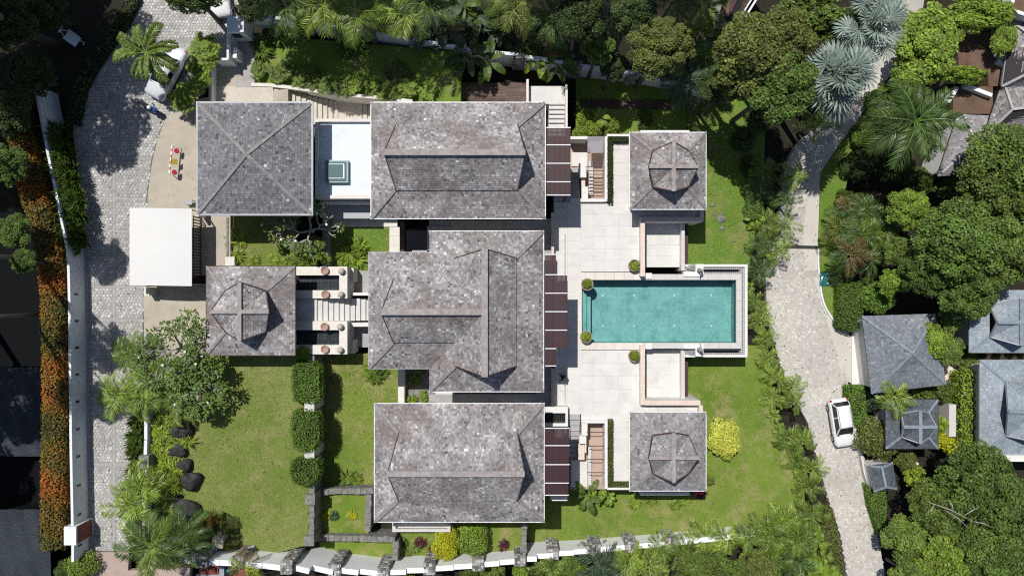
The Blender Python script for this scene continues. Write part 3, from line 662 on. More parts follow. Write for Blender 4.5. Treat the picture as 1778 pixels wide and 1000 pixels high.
slabs(pool, (X(1117, 0) + 0.01, y1, x1 + 0.45, y1 + 0.5), 9, 'x', 'coping', -0.04, 0.5)
slabs(pool, (X(1117, 0) + 0.01, y0 - 0.5, x1 + 0.45, y0), 9, 'x', 'coping', -0.04, 0.5)
slabs(pool, (x1, y0, x1 + 0.45, y1), 6, 'y', 'coping', -0.05, 0.5)
# catch basin round the far end: white rim, mosaic shelf, dark overflow channel
zc = -0.45; bx0, by0, bx1, by1 = rectpx(1190, 459, 1298, 620, -0.25)
for b in ((bx0, y1 + 0.26, bx1, by1), (bx0, by0, bx1, y0 - 0.26), (x1 + 0.26, y0 - 0.26, bx1, y1 + 0.26)):
    q = MB(); q.box(b[0] + 0.01, b[1] + 0.01, ZL - 0.3, b[2] - 0.01, b[3] - 0.01, zc - 0.29); obj('basin_base', q, 'plaster', pool)
for b in ((bx0, by1 - 0.22, bx1, by1), (bx0, by0, bx1, by0 + 0.22), (bx1 - 0.24, by0 + 0.22, bx1, by1 - 0.22)):
    q = MB(); q.box(b[0], b[1], ZL - 0.32, b[2], b[3], -0.25); obj('basin_rim', q, 'plaster', pool)
ch = X(1222, zc); che = X(1284, zc)
q = MB()
q.box(bx0 + 0.03, y1 + 0.92, zc - 0.3, bx1 - 0.24, by1 - 0.22, zc); q.box(bx0 + 0.03, by0 + 0.22, zc - 0.3, bx1 - 0.24, y0 - 0.92, zc)
q.box(x1 + 0.46, y0 - 0.92, zc - 0.3, bx1 - 0.24, y1 + 0.92, zc); q.box(bx0 + 0.03, y1 + 0.5, zc - 0.3, ch, y1 + 0.92, zc); q.box(bx0 + 0.03, y0 - 0.92, zc - 0.3, ch, y0 - 0.5, zc)
q.box(ch, y1 + 0.505, zc - 0.3, x1 + 0.46, y1 + 0.68, zc); q.box(ch, y0 - 0.68, zc - 0.3, x1 + 0.46, y0 - 0.505, zc)
obj('mosaic_shelf', q, 'mosaic', pool)
for yy in (y1 + 0.68, y0 - 0.92):
    q = MB(); q.box(ch, yy, zc - 0.28, che, yy + 0.24, zc - 0.2); obj('overflow_channel', q, 'black_water', pool)
def spout(py, side, label):
    """white plinth over the pool edge with a stone water-spout figure and ribbed chute"""
    t = thing('water_spout', W(1204, py, -0.4), label, 'fountain', 'water spouts on the pool edge')
    a = rectpx(1187, py - 11, 1222, py + 11, 0.1)
    yi = (a[1], a[1] + 0.42) if side > 0 else (a[3] - 0.42, a[3])
    q = MB(); q.box(a[0], yi[0], -0.4, a[2], yi[1], 0.08); obj('plinth', q, 'plaster', t)
    q = MB(); q.box(X(1208, 0.1), a[1] + 0.02, -0.45, a[2] - 0.01, a[3] - 0.02, 0.03); obj('pedestal', q, 'plaster', t)
    c = W(1214, py + side * 1.0, 0.05)
    q = MB(); q.lathe(c, [(0.20, 0), (0.24, 0.12), (0.17, 0.3), (0.19, 0.5), (0.15, 0.72), (0.08, 0.82)], 10); obj('figure_body', q, 'grey_statue', t, smooth=True)
    q = MB(); q.lathe((c.x, c.y, c.z + 0.78), [(0.05, 0), (0.12, 0.08), (0.13, 0.18), (0.08, 0.28), (0.02, 0.33)], 10); obj('figure_head', q, 'grey_statue', t, smooth=True)
    q = MB(); q.tube([c + Vector((0, 0, 0.5)), c + Vector((0, -side * 0.3, 0.55)), c + Vector((0, -side * 0.55, 0.38))], [0.08, 0.06, 0.04], 7); obj('spout', q, 'grey_statue', t, smooth=True)
    for k in range(6):
        yy = W(0, py - side * 5, 0).y + (k - 2.5) * 0.085; q = MB(); q.bar((X(1194, 0), yy + (k - 2.5) * -0.02, -0.33), (X(1207, 0), yy, -0.2), 0.05, 0.12); obj('chute_rib', q, 'grey_statue', t)
spout(469, 1, 'stone water spout on a white plinth at the upper pool edge')
spout(608, -1, 'stone water spout on a white plinth at the lower pool edge')
# sunken courts either side of the pool neck
def court(y0p, y1p, top):
    zf = -1.35
    pave('sunken_pavement', [rectpx(1122, y0p, 1182, y1p, zf)], zf, 1.0, 'paver', depth=1.8)
    lab = 'upper' if top else 'lower'
    t = thing('parapet_wall', W(1117, (y0p + y1p) / 2, -3), 'pink topped parapet wall round the %s sunken court beside the pool' % lab, 'wall')
    a = rectpx(1112, 378 if top else 600, 1120, 480 if top else 703, 0.75)
    def wl(r_, z1, m='plaster', cap='pink_stone'):
        q = MB(); q.box(r_[0] + 0.02, r_[1] + 0.02, -3.1, r_[2] - 0.02, r_[3] - 0.02, z1 - 0.06); obj('wall', q, m, t)
        q = MB(); q.box(r_[0], r_[1], z1 - 0.06, r_[2], r_[3], z1); obj('cap', q, cap, t)
    wl(a, 0.75)
    if top: wl(rectpx(1120.2, 377, 1222, 385, 0.75), 0.75); wl(rectpx(1216, 365, 1222.5, 376.8, 0.75), 0.75)
    else: wl(rectpx(1120.2, 695, 1216, 703.4, 0.75), 0.75); wl(rectpx(1214, 703.6, 1220.5, 716, 0.75), 0.75)
    wl(rectpx(1183, y0p - 4, 1189, y1p + (6 if top else 4), -0.55), -0.55, cap='coping')
    q = MB(); q.box(X(1189.5, -1.4), Y(y1p, -1.4), -3.1, X(1195, -1.4), Y(y0p - 12, -1.4), -1.5); obj('ledge', q, 'verge', t)
court(387, 464, True); court(607, 694, False)
# pool-neck platforms (white blocks at the coping)
for py, nm in ((479, 'upper'), (601, 'lower')):
    q = MB(); r_ = rectpx(1121, py - 5, 1132, py + 5, 0.06); q.box(r_[0], r_[1], -1.3, r_[2], r_[3], 0.06); obj('coping_block', q, 'plaster', label='small white block on the %s coping at the pool neck' % nm, cat='block')
# ================================================================== THE HOUSES OF THE COMPOUND
def house(name, r_, zf, label, cat='house'):
    return thing(name, ((r_[0] + r_[2]) / 2, (r_[1] + r_[3]) / 2, zf), label, cat)
# gate house: plain pyramid roof
r_ = rectpx(344, 180, 540, 371, 6.2); ze = 6.2
gh = house('gate_house', r_, ZD, 'square house with a plain grey four sided shingle roof beside the drive')
ap = Vector(((r_[0] + r_[2]) / 2, (r_[1] + r_[3]) / 2, 7.9))
A, B, C, D = (Vector((r_[i], r_[j], ze)) for i, j in ((0, 1), (2, 1), (2, 3), (0, 3)))
dk = roof_set(gh, [[A, B, ap], [B, C, ap], [C, D, ap], [D, A, ap]], 'shingle_grey')
caps(dk, [(A, ap), (B, ap), (C, ap), (D, ap)], 'hip_cap', 'hip_cap', 0.24, 0.09)
gutter(gh, *r_, ze, 'grey_metal', wd=0.16); body(gh, *r_, ZD - 0.5, ze, doors='ews')
# north and south houses
r_ = rectpx(645, 179, 946, 379, 5.4); nh = house('north_house', r_, ZT, 'long grey shingle roofed house below the upper garden with a raised ridge')
hip_gablet(nh, *r_, 5.4, 2.15, 0.60, 8.8, 'x', 'shingle'); body(nh, *r_, -1.0, 5.4, 1.0, doors='es')
rS = rectpx(651, 701, 944, 905, 4.2); sh_ = house('south_house', rS, ZT, 'long grey shingle roofed house at the bottom beside the stone boundary wall')
hip_gablet(sh_, *rS, 4.2, 2.15, 0.60, 7.6, 'x', 'shingle'); body(sh_, *rS, -1.6, 4.2, 1.0, doors='en')
# main house: T-shaped roof
def main_house():
    ze, d_, s1 = 5.4, 2.15, 0.60; zb = ze + d_ * s1; zr = 8.8; st = 0.14; ov = 0.6
    xs = [X(p, ze) for p in (641, 746, 943)]; ys = [Y(p, ze) for p in (402, 439, 639, 679)]
    r_ = (xs[0], ys[3], xs[2], ys[0]); t = house('main_house', r_, ZT, 'largest house, T-shaped grey shingle roof between the entrance steps and the pool')
    e = lambda x, y: Vector((x, y, ze)); b = lambda x, y: Vector((x, y, zb)); u = lambda x, y: Vector((x, y, zb + st))
    x0, x1, x2 = xs; y0, y1, y2, y3 = ys; hw = (x2 - x1) / 2 - d_; ym = (y1 + y2) / 2; xm = (x1 + x2) / 2
    iW, iE, iN, iS = x1 + d_, x2 - d_, y0 - d_, y3 + d_; wN, wS, wW = y1 - d_, y2 + d_, x0 + d_
    low = [[e(x1, y0), e(x2, y0), b(iE, iN), b(iW, iN)], [e(x2, y0), e(x2, y3), b(iE, iS), b(iE, iN)], [e(x2, y3), e(x1, y3), b(iW, iS), b(iE, iS)],
           [e(x1, y1), e(x1, y0), b(iW, iN), b(iW, wN)], [e(x1, y3), e(x1, y2), b(iW, wS), b(iW, iS)],
           [e(x0, y1), e(x1, y1), b(iW, wN), b(wW, wN)], [e(x0, y2), e(x0, y1), b(wW, wN), b(wW, wS)], [e(x1, y2), e(x0, y2), b(wW, wS), b(iW, wS)]]
    rN, rS_, rW, M = Vector((xm, iN + ov, zr)), Vector((xm, iS - ov, zr)), Vector((wW - ov, ym, zr)), Vector((xm, ym, zr))
    upp = [[u(iE, iN), u(iE, iS), rS_, rN], [u(iW, wN), u(iW, iN), rN, M], [u(iW, iS), u(iW, wS), M, rS_], [u(wW, wN), u(iW, wN), M, rW], [u(iW, wS), u(wW, wS), rW, M]]
    dk = roof_set(t, low + upp, 'shingle')
    caps(dk, [(e(x1, y0), b(iW, iN)), (e(x2, y0), b(iE, iN)), (e(x2, y3), b(iE, iS)), (e(x1, y3), b(iW, iS)), (e(x0, y1), b(wW, wN)), (e(x0, y2), b(wW, wS))], 'hip_cap', 'hip_cap', 0.26, 0.10)
    caps(dk, [(rN, rS_), (rW, M - Vector((0.24, 0, 0)))], 'ridge_cap', 'ridge_cap', 0.46, 0.16)
    for p, q_ in ((u(iE, iN), rN), (u(iW, iN), rN), (u(iE, iS), rS_), (u(iW, iS), rS_), (u(wW, wN), rW), (u(wW, wS), rW)):
        q = MB(); q.bar(p - Vector((0, 0, 0.03)), q_ - Vector((0, 0, 0.03)), 0.07, 0.16); obj('verge_board', q, 'verge', dk)
    for g, n_ in (([b(iW, iN - 0.1), b(iE, iN - 0.1), Vector((xm, iN - 0.1, zr - 0.1))], Vector((0, 0.04, 0))), ([b(iW, iS + 0.1), b(iE, iS + 0.1), Vector((xm, iS + 0.1, zr - 0.1))], Vector((0, 0.04, 0))), ([b(wW + 0.1, wN), b(wW + 0.1, wS), Vector((wW + 0.1, ym, zr - 0.1))], Vector((0.04, 0, 0)))):
        q = MB(); q.add(g + [p + n_ for p in g], [(0, 1, 2), (5, 4, 3), (0, 3, 4, 1), (1, 4, 5, 2), (2, 5, 3, 0)]); obj('gable_end', q, 'verge', dk)
    gutter(t, x1, y3, x2, y0, ze, faces='nes'); gutter(t, x0, y2, x1, y1, ze, 'grey_metal', faces='nws')
    body(t, x1, y3, x2, y0, -1.0, ze, 1.0, doors='en'); body(t, x0 + 0.0, y2, x1 + 1.5, y1, -1.0, ze, 1.0, doors='w')
    return t
mh = main_house()
# pavilions with crossing gables
r_ = rectpx(359, 463, 512, 616, 4.8); gp = house('gate_pavilion', r_, ZD, 'square shingled pavilion with crossing ridges left of the entrance steps', 'pavilion')
cross_gablet(gp, *r_, 4.8, 1.92, 0.50, 1.35, 2.25, 'shingle', gut='verge'); body(gp, *r_, ZD - 0.4, 4.8, 0.8, doors='ewn')
for px, nm in (((231, 363), 'upper'), ((716, 851), 'lower')):
    r_ = rectpx(1094, px[0], 1225, px[1], 2.9)
    pv = house('pool_pavilion', r_, ZT, 'square pale shingled pavilion with crossing ridges at the %s end of the pool terrace' % nm, 'pavilion')
    cross_gablet(pv, *r_, 2.9, 1.67, 0.55, 1.25, 1.98, 'shingle_pale' if nm == 'lower' else 'shingle')
    for i in (0, 2):
        for j in (1, 3):
            q = MB(); xx = r_[i] + (0.5 if i == 0 else -0.5); yy = r_[j] + (0.5 if j == 1 else -0.5); q.box(xx - 0.15, yy - 0.15, 0, xx + 0.15, yy + 0.15, 2.85); obj('column', q, 'plaster', pv)
    s = 1 if nm == 'lower' else -1
    q = MB(); a = rectpx(1112, 855 if s > 0 else 226.5, 1197, 859 if s > 0 else 230, 0.6 if s > 0 else 2.4); q.box(a[0], a[1], -3, a[2], a[3], 0.6 if s > 0 else 2.4); obj('plinth_wall', q, 'plaster', pv)

# flat roofed link with skylight, between gate house and north house
lk = thing('flat_roofed_link', W(606, 280, 0), 'flat white painted roof with a square skylight between two shingled houses', 'building')
zl = 3.3; a = rectpx(549, 208, 664, 346, zl)
q = MB(); q.box(a[0], a[1], -1, a[2], a[3], zl - 0.22); obj('wall', q, 'plaster', lk)
q = MB(); q.box(a[0] + 0.02, a[1] + 0.02, zl - 0.22, a[2] - 0.02, a[3] - 0.02, zl); obj('roof_slab', q, 'flat_roof_paint', lk)
for b in ((a[0], a[3] - 0.25, a[2], a[3]), (a[0], a[1], a[2], a[1] + 0.28), (a[0], a[1] + 0.28, a[0] + 0.25, a[3] - 0.25)):
    q = MB(); q.box(b[0], b[1], zl - 0.3, b[2], b[3], zl + 0.32); obj('parapet', q, 'cream_stone', lk)
sk = rectpx(564, 278, 604, 317, zl + 0.5)
q = MB(); q.box(sk[0], sk[1], zl, sk[2], sk[3], zl + 0.45); sf = obj('skylight', q, 'skylight_frame', lk)
q = MB(); q.box(sk[0] + 0.14, sk[1] + 0.14, zl + 0.45, sk[2] - 0.14, sk[3] - 0.14, zl + 0.52); obj('pane', q, 'skylight_glass', sf)
for b in ((sk[0] + 0.3, sk[1] + 0.32, sk[2] - 0.3, sk[1] + 0.36), (sk[0] + 0.3, sk[3] - 0.36, sk[2] - 0.3, sk[3] - 0.32), (sk[0] + 0.28, sk[1] + 0.36, sk[0] + 0.32, sk[3] - 0.36), (sk[2] - 0.36, sk[1] + 0.36, sk[2] - 0.28, sk[3] - 0.36)):
    q = MB(); q.box(b[0], b[1], zl + 0.52, b[2], b[3], zl + 0.545); obj('glazing_bar', q, 'white_metal', sf)
a = rectpx(556, 349, 646, 377, 2.6)
q = MB(); q.box(a[0], a[1], -1, a[2], a[3], 1.4); obj('lower_roof', q, 'grey_metal', lk)
for b in ((a[0], a[3] - 0.2, a[2], a[3]), (a[0], a[1], a[0] + 0.2, a[3] - 0.2)):
    q = MB(); q.box(b[0], b[1], 1.4, b[2], b[3], 2.6); obj('lower_parapet', q, 'plaster', lk)

# red slatted awnings on the terrace fronts
def awning(root, panels, z, nm):
    """panels: photo rectangles; each panel is red slats on rafters, with white glazing bars between"""
    fr = MB()
    for (px0, py0, px1, py1) in panels:
        a = rectpx(px0, py0, px1, py1, z)
        fr.box(a[2] - 0.12, a[1], z - 0.16, a[2] - 0.04, a[3], z - 0.05)
    f_ = obj('awning', fr, 'verge', root)
    for (px0, py0, px1, py1) in panels:
        a = rectpx(px0, py0, px1, py1, z); q = MB(); x = a[0]
        while x < a[2] - 0.04:
            q.box(x, a[1] + 0.03, z - 0.05, x + 0.085, a[3] - 0.03, z + 0.012 + R.uniform(0, 0.012)); x += 0.098
        obj('slat_panel', q, 'slat_red', f_, kind='stuff')
        q = MB(); q.box(a[0], a[3] - 0.035, z - 0.04, a[2] + 0.03, a[3] + 0.035, z + 0.045); obj('glazing_bar', q, 'white_metal', f_)
    a = rectpx(*panels[-1], z); q = MB(); q.box(a[0], a[1] - 0.035, z - 0.04, a[2] + 0.03, a[1] + 0.035, z + 0.045); obj('glazing_bar', q, 'white_metal', f_)
    for (px0, py0, px1, py1) in (panels[0], panels[-1]):
        a = rectpx(px0, py0, px1, py1, z); q = MB(); q.box(a[2] - 0.2, a[1] + 0.1, -0.4, a[2] - 0.08, a[1] + 0.22, z - 0.05); obj('post', q, 'verge', f_)
awning(nh, [(948, 222, 990, 252), (948, 252, 990, 284), (948, 284, 990, 316), (948, 316, 990, 339)], 5.1, 'n')
awning(mh, [(946.5, 442, 965, 477), (946.5, 477, 984, 509), (946.5, 509, 984.5, 541), (946.5, 541, 984.5, 573), (946.5, 573, 984, 605), (946.5, 605, 965, 635)], 5.1, 'm')
awning(sh_, [(946.5, 743, 988, 773), (946.5, 773, 988.5, 806), (946.5, 806, 988.5, 838), (946.5, 838, 987, 859)], 4.0, 's')
# ================================================================== STEPS, BASINS, WALLS
def flight(name, r_list, label, m, cat='steps'):
    """r_list: (x0, y0, x1, y1, ztop, zbottom) for each step"""
    xs = [v for r_ in r_list for v in (r_[0], r_[2])]; ys = [v for r_ in r_list for v in (r_[1], r_[3])]
    t = thing(name, ((min(xs) + max(xs)) / 2, (min(ys) + max(ys)) / 2, min(r_[5] for r_ in r_list)), label, cat)
    for r_ in r_list:
        q = MB(); q.box(r_[0], r_[1], r_[5], r_[2], r_[3], r_[4]); s_ = obj('step', q, m, t)
    return t
# entrance steps between the two basins
xa = X(550, 2.0); ya, yb = Y(557.5, 1.6), Y(518.5, 1.6)
st = [(X(508, 2), ya, xa, yb, 2.0, -1)] + [(xa + 0.42 * i, ya, xa + 0.42 * (i + 1), yb, 1.83 - 0.17 * i, -1.0) for i in range(11)]
ent = flight('entrance_steps', st, 'pale stone steps leading down to the main house between two dark basins', 'white_step')
for i, s in enumerate(st[1:]):
    q = MB(); q.box(s[0] - 0.045, s[1] + 0.003, s[4] + 0.02, s[0] - 0.002, s[3] - 0.003, s[4] + 0.165); obj('riser', q, 'paver_shade', ent)
def basin(y0, y1, iy0, iy1, nm):
    t = thing('water_basin', W(557, (y0 + y1) / 2, -0.6), 'raised white stone basin with dark water on the %s side of the entrance steps' % nm, 'basin', 'basins beside the entrance steps')
    z = 2.3; o = rectpx(511, y0, 603, y1, z); i_ = rectpx(512, iy0, 589, iy1, z)
    for b in ((o[0], i_[3], o[2], o[3]), (o[0], o[1], o[2], i_[1]), (i_[2], i_[1], o[2], i_[3])):
        q = MB(); q.box(b[0], b[1], -0.8, b[2], b[3], z); obj('basin_wall', q, 'cream_stone', t)
    q = MB(); q.box(i_[0], i_[1], 1.0, i_[2], i_[3], 1.55); fl = obj('basin_floor', q, 'black_water', t)
    nx, ny = 12, 4; wx, wy = (i_[2] - i_[0]) / nx, (i_[3] - i_[1]) / ny
    tm = MB(); tm.box(-wx / 2 + 0.012, -wy / 2 + 0.012, 0, wx / 2 - 0.012, wy / 2 - 0.012, 0.03); me = mesh_of('tile', tm, 'basin_tile'); g = ORG[fl.name]
    for a in range(nx):
        for b in range(ny): inst('tile', me, fl, (i_[0] + (a + 0.5) * wx - g[0], i_[1] + (b + 0.5) * wy - g[1], 1.55 - g[2]))
    q = MB(); s = rectpx(606, y0 + 3 if nm == 'upper' else y1 - 26, 618, y0 + 26 if nm == 'upper' else y1 - 3, 0.3); q.box(o[2] + 0.003, s[1], -0.8, s[2], s[3], 1.2); obj('end_pier', q, 'cream_stone', t)
    return z
basin(463, 518, 478, 504, 'upper'); basin(557.6, 615, 573, 599, 'lower')
for (bx, by), (cx, cy), nm in (((565, 470), (594, 471), 'upper outer'), ((566, 511), (593, 511), 'upper inner'), ((564.5, 567), (592, 567), 'lower inner'), ((565, 606), (592, 607), 'lower outer')):
    p = W(bx, by, 2.3); q = MB(); q.lathe(p, [(0.20, 0), (0.30, 0.10), (0.34, 0.22), (0.335, 0.25), (0.28, 0.235), (0.25, 0.15), (0.12, 0.12)], 18); obj('clay_bowl', q, 'clay', smooth=True, label='round clay bowl on the %s basin wall, beside a stone ball' % nm, cat='bowl', group='clay bowls on the basins')
    p = W(cx, cy, 2.3); q = MB(); q.lathe(p, [(0.12, 0)] + [(0.27 * math.sin(a), 0.25 - 0.27 * math.cos(a)) for a in np.linspace(0.5, 3.05, 9)], 18); obj('stone_ball', q, 'stone_ball', smooth=True, label='stone ball near the right end of the %s basin wall' % nm, cat='ball', group='stone balls on the basins')
# pale side walls of the lower steps and the forecourt paving beside them
for py0, py1, nm in ((508, 513, 'upper'), (560.5, 567, 'lower')):
    q = MB(); r_ = rectpx(607, py0, 642, py1, 1.3); q.box(r_[0], r_[1], -1, r_[2], r_[3], 1.3); obj('low_wall', q, 'plaster', label='low pale wall along the %s side of the lower entrance steps' % nm, cat='wall')
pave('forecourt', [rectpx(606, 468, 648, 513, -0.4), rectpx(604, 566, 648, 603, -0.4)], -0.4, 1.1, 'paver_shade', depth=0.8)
# side path of the small courtyard lawn
pave('path', [rectpx(572, 379, 690, 394, ZM + 0.28), rectpx(676, 394.4, 694, 440, ZM + 0.28)], ZM + 0.28, 0.8, 'cream_stone', depth=0.6)
# black ponds beside the main house
def pond(r_, z, label, rim):
    t = thing('courtyard_pond', ((r_[0] + r_[2]) / 2, (r_[1] + r_[3]) / 2, z - 1), label, 'pond')
    q = MB(); q.box(r_[0], r_[1], z - 1, r_[2], r_[3], z); obj('water', q, 'black_water', t)
    for b in rim: q = MB(); q.box(*b[:2], z - 1, *b[2:], z + 0.5); obj('rim', q, 'grey_metal', t)
a = rectpx(702, 384, 782, 440, -0.3); pond(a, -0.3, 'black pond in the corner between the main house and the north house', [(X(742, 0), Y(438, 0), X(746, 0), Y(393, 0)), (X(746, 0), Y(397, 0), X(783, 0), Y(393, 0)), (X(716, 0), Y(440, 0), X(746, 0), Y(435, 0))])
q = MB(); r_ = rectpx(694, 384, 702, 440, 0.2); q.box(r_[0], r_[1], -1, r_[2], r_[3], 0.2); obj('ledge', q, 'wood_dark', label='dark ledge along the left side of the black pond', cat='ledge')
q = MB(); r_ = rectpx(691, 636, 702, 702, 0.4); q.box(r_[0], r_[1], -1, r_[2], r_[3], 0.4); obj('courtyard_wall', q, 'cream_stone', label='pale wall between the middle lawn and the planted courtyard', cat='wall')
pave('courtyard', [rectpx(702, 640, 756, 702, -0.5)], -0.5, 1.0, 'mossy_stone', depth=0.6)
q = MB(); q.box(X(756, 0.05), Y(702, 0.05), -1, X(790, 0.05), Y(680, 0.05), 0.05); obj('pavement', q, 'paver', kind='structure')
# verandah edge walls beside the terrace
for y0, y1, nm in ((369, 441, 'upper'), (641, 703, 'lower')):
    q = MB(); r_ = rectpx(957.5, y0, 962, y1, 0.8); q.box(r_[0], r_[1], -0.3, r_[2], r_[3], 0.8); obj('verandah_wall', q, 'pink_stone', label='thin pale wall between verandah and terrace, %s side of the main awning' % nm, cat='wall')
    q = MB(); r_ = rectpx(979, 405 if nm == 'upper' else 645, 982, 475 if nm == 'upper' else 704, 0.12); q.box(r_[0], r_[1], -0.3, r_[2], r_[3], 0.12); obj('kerb', q, 'coping', label='thin stone strip on the terrace, %s side of the main awning' % nm, cat='kerb')  # thin raised strip along a line on the terrace
# sunken garden stairs beside the terrace (upper and lower)
def pit(y0, y1, up):
    s = 1 if up else -1; nm = 'upper' if up else 'lower'; zf = -1.5
    q = MB(); r_ = rectpx(990, y0 - 4, 1062, y1 + 4, zf); q.box(r_[0], r_[1], zf - 1.6, r_[2], r_[3], zf); obj('sunken_floor', q, 'terracotta_floor', kind='structure')
    # stair flight
    a, b = (345, 289) if up else (719, 799); n = 8; st = []
    for i in range(n):
        ya_, yb_ = Y(a, 0) + (Y(b, 0) - Y(a, 0)) * i / n, Y(a, 0) + (Y(b, 0) - Y(a, 0)) * (i + 1) / n
        st.append((X(989, 0), min(ya_, yb_), X(1007, 0), max(ya_, yb_), -0.02 - 0.17 * i, zf - 0.1))
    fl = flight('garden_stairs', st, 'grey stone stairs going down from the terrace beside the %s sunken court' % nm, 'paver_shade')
    for i in range(1, n):
        e = st[i]; yy = e[1] if s < 0 else e[3]
    q = MB(); r_ = rectpx(992, b - 24 if up else b, 1020, b if up else b + 46, -1.35); q.box(r_[0], r_[1], zf, r_[2], r_[3], -1.35); obj('landing', q, 'paver', kind='structure')
    # walls round the court
    t = thing('sunken_court', W(1037, (y0 + y1) / 2, zf), 'narrow sunken court with thin cross bars beside the %s garden stairs' % nm, 'court')
    def wl(x0, y0_, x1, y1_, z, m='plaster'):
        q = MB(); r_ = rectpx(x0, y0_, x1, y1_, z); q.box(r_[0], r_[1], zf - 0.1, r_[2], r_[3], z); obj('wall', q, m, t)
    wl(1050, y0 - 3, 1055, y1 + 3, 0.35)
    if up:
        wl(1008, y1 - 2, 1049.8, y1 + 3.5, 0.35); wl(1006, 283, 1018, 308, 0.2); wl(1010, 324, 1021, y1 - 2.2, 0.35); wl(1009, 308.2, 1016, 323.8, -0.3, 'pink_stone'); wl(990, 237, 1020, 242, 0.5)
        q = MB(); r_ = rectpx(1020, 237, 1048, 265, 0.9); q.box(r_[0], r_[1], 0.85, r_[2], r_[3], 0.9); obj('roof_sheet', q, 'clear_sheet', t)
    else:
        wl(1010, y0 - 3.5, 1049.8, y0 + 1.5, 0.35); wl(1010, y0 + 1.7, 1020, 756, 0.25); wl(1006, 756.2, 1018, 770, 0.05); wl(1004, 770.2, 1015, 798, -0.5, 'pink_stone'); wl(1016, 770.2, 1018, 786, -0.1)
    bars = (290, 297, 303, 309, 315, 321, 327, 333, 345) if up else (750, 774, 797, 820)
    for yb_ in bars:
        q = MB(); p0, p1 = W(1019, yb_, 0.3), W(1049, yb_, 0.3); q.bar(p0, p1, 0.06, 0.05); obj('cross_bar', q, 'wood_dark', t)
    for k, sx in enumerate(((1022, 1030, y0 + 40, y1 - 8) if up else (1021, 1027, 776, 842),)):
        q = MB(); r_ = rectpx(sx[0], sx[2], sx[1], sx[3], -1.2); q.box(r_[0], r_[1], zf, r_[2], r_[3], -1.2); obj('bench', q, 'coping', t)
pit(240, 347, True); pit(733, 845, False)
q = MB(); r_ = rectpx(990, 345, 1009, 352, -0.01); q.box(r_[0], r_[1], -1.6, r_[2], r_[3], -0.01)
q.box(X(1009, 0), Y(735, 0), -1.6, X(1064, 0), Y(719, 0), -0.01); q.box(X(989, 0), Y(719, 0), -1.6, X(1009, 0), Y(717, 0), -0.01); obj('pavement', q, 'paver', kind='structure')
# low planter kerbs of the clipped box strips on the terrace
for (x0, y0, x1, y1), nm in (((1054, 233, 1096, 237), 'upper'), ((1054, 846, 1096, 850), 'lower')):
    q = MB(); r_ = rectpx(x0, y0, x1, y1, 0.3); q.box(r_[0], r_[1], -3.1, r_[2], r_[3], 0.3); obj('terrace_edge_wall', q, 'plaster', label='white edge wall of the terrace beside the %s box hedge strip' % nm, cat='wall')
# grated tank beside the lower stairs
tk = thing('grated_tank', W(965, 724, -0.2), 'white walled tank with a dark grating beside the lower red awning', 'tank')
for b in ((947, 706, 986, 717), (947, 735, 986, 740), (982, 717, 986, 735)):
    q = MB(); r_ = rectpx(*b, 0.9); q.box(r_[0], r_[1], -0.4, r_[2], r_[3], 0.9); obj('tank_wall', q, 'plaster', tk)
q = MB(); r_ = rectpx(944, 717, 982, 735, 0.2); q.box(r_[0], r_[1], -0.3, r_[2], r_[3], 0.2); obj('tank_water', q, 'black_water', tk)
for i in range(12):
    q = MB(); xx = r_[0] + (r_[2] - r_[0]) * (i + 0.5) / 12; q.box(xx - 0.02, r_[1], 0.5, xx + 0.02, r_[3], 0.53); obj('grating_bar', q, 'dark_metal', tk)
for j in range(6):
    q = MB(); yy = r_[1] + (r_[3] - r_[1]) * (j + 0.5) / 6; q.box(r_[0], yy - 0.02, 0.531, r_[2], yy + 0.02, 0.56); obj('grating_bar', q, 'dark_metal', tk)
# planted strip below the lower awning: white beam
q = MB(); r_ = rectpx(956, 862, 985, 869, 1.2); q.box(r_[0], r_[1], -3.2, r_[2], r_[3], 1.2); obj('low_wall', q, 'plaster', label='short white wall under the lower end of the lower red awning', cat='wall')
# plinth under the houses at the lower lawn
q = MB(); q.box(X(912, -1), Y(852, -1), -4, X(990, -1), Y(740, -1), -1.6); q.box(X(650, -1), Y(905, -1), -3, X(912, -1), Y(700, -1), -0.9); obj('plinth', q, 'mossy_stone', kind='structure')

# ---- upper garden: steps down from the gate, small white stairs, timber decks
xa = X(474, 2.0); st = [(X(375, 2), Y(205, 2), xa, Y(150, 2), 2.01, 0)]
for i in range(12): st.append((xa + 0.415 * i, Y(215, 1), xa + 0.415 * (i + 1), Y(157 + 1.1 * i, 1.4) - 0.0, 1.85 - 0.16 * i, -1))
x2 = xa + 0.415 * 12; x3 = X(628, 0); st.append((x2, Y(225, 0), x3, Y(172, 0), 0.0, -1))
for i in range(5): st.append((x3 + 0.42 * i, Y(225, 0), x3 + 0.42 * (i + 1), Y(173 + i, 0), -0.15 - 0.15 * i, -1.6))
gs = flight('garden_steps', st, 'cream concrete steps running behind the gate house towards the north house', 'step_concrete')
for i, s in enumerate(st[1:13] + st[14:]):
    q = MB(); q.box(s[0] + 0.0, s[1] + 0.003, s[4] + 0.003, s[0] + 0.06, s[3] - 0.003, s[4] + 0.02); obj('nosing', q, 'paver_shade', gs)
q = MB(); ribbon(polypx([(436, 147), (470, 148), (520, 154), (590, 164), (650, 169), (716, 176)], 2.1), 0.14, 0, 2.1, q); obj('garden_wall', q, 'cream_stone', label='low cream wall between the upper garden plants and the cream steps', cat='wall')
q = MB(); r_ = rectpx(409, 60, 442, 152, 2.02); q.box(r_[0], r_[1], 1, r_[2], r_[3], 2.02); obj('path', q, 'band_concrete', kind='structure')
xs0, xs1 = X(952, -1), X(982, -1); ws = [(X(918, 0.3), Y(181, 0.3), xs1, Y(150, 0.3), 0.3, -2)]
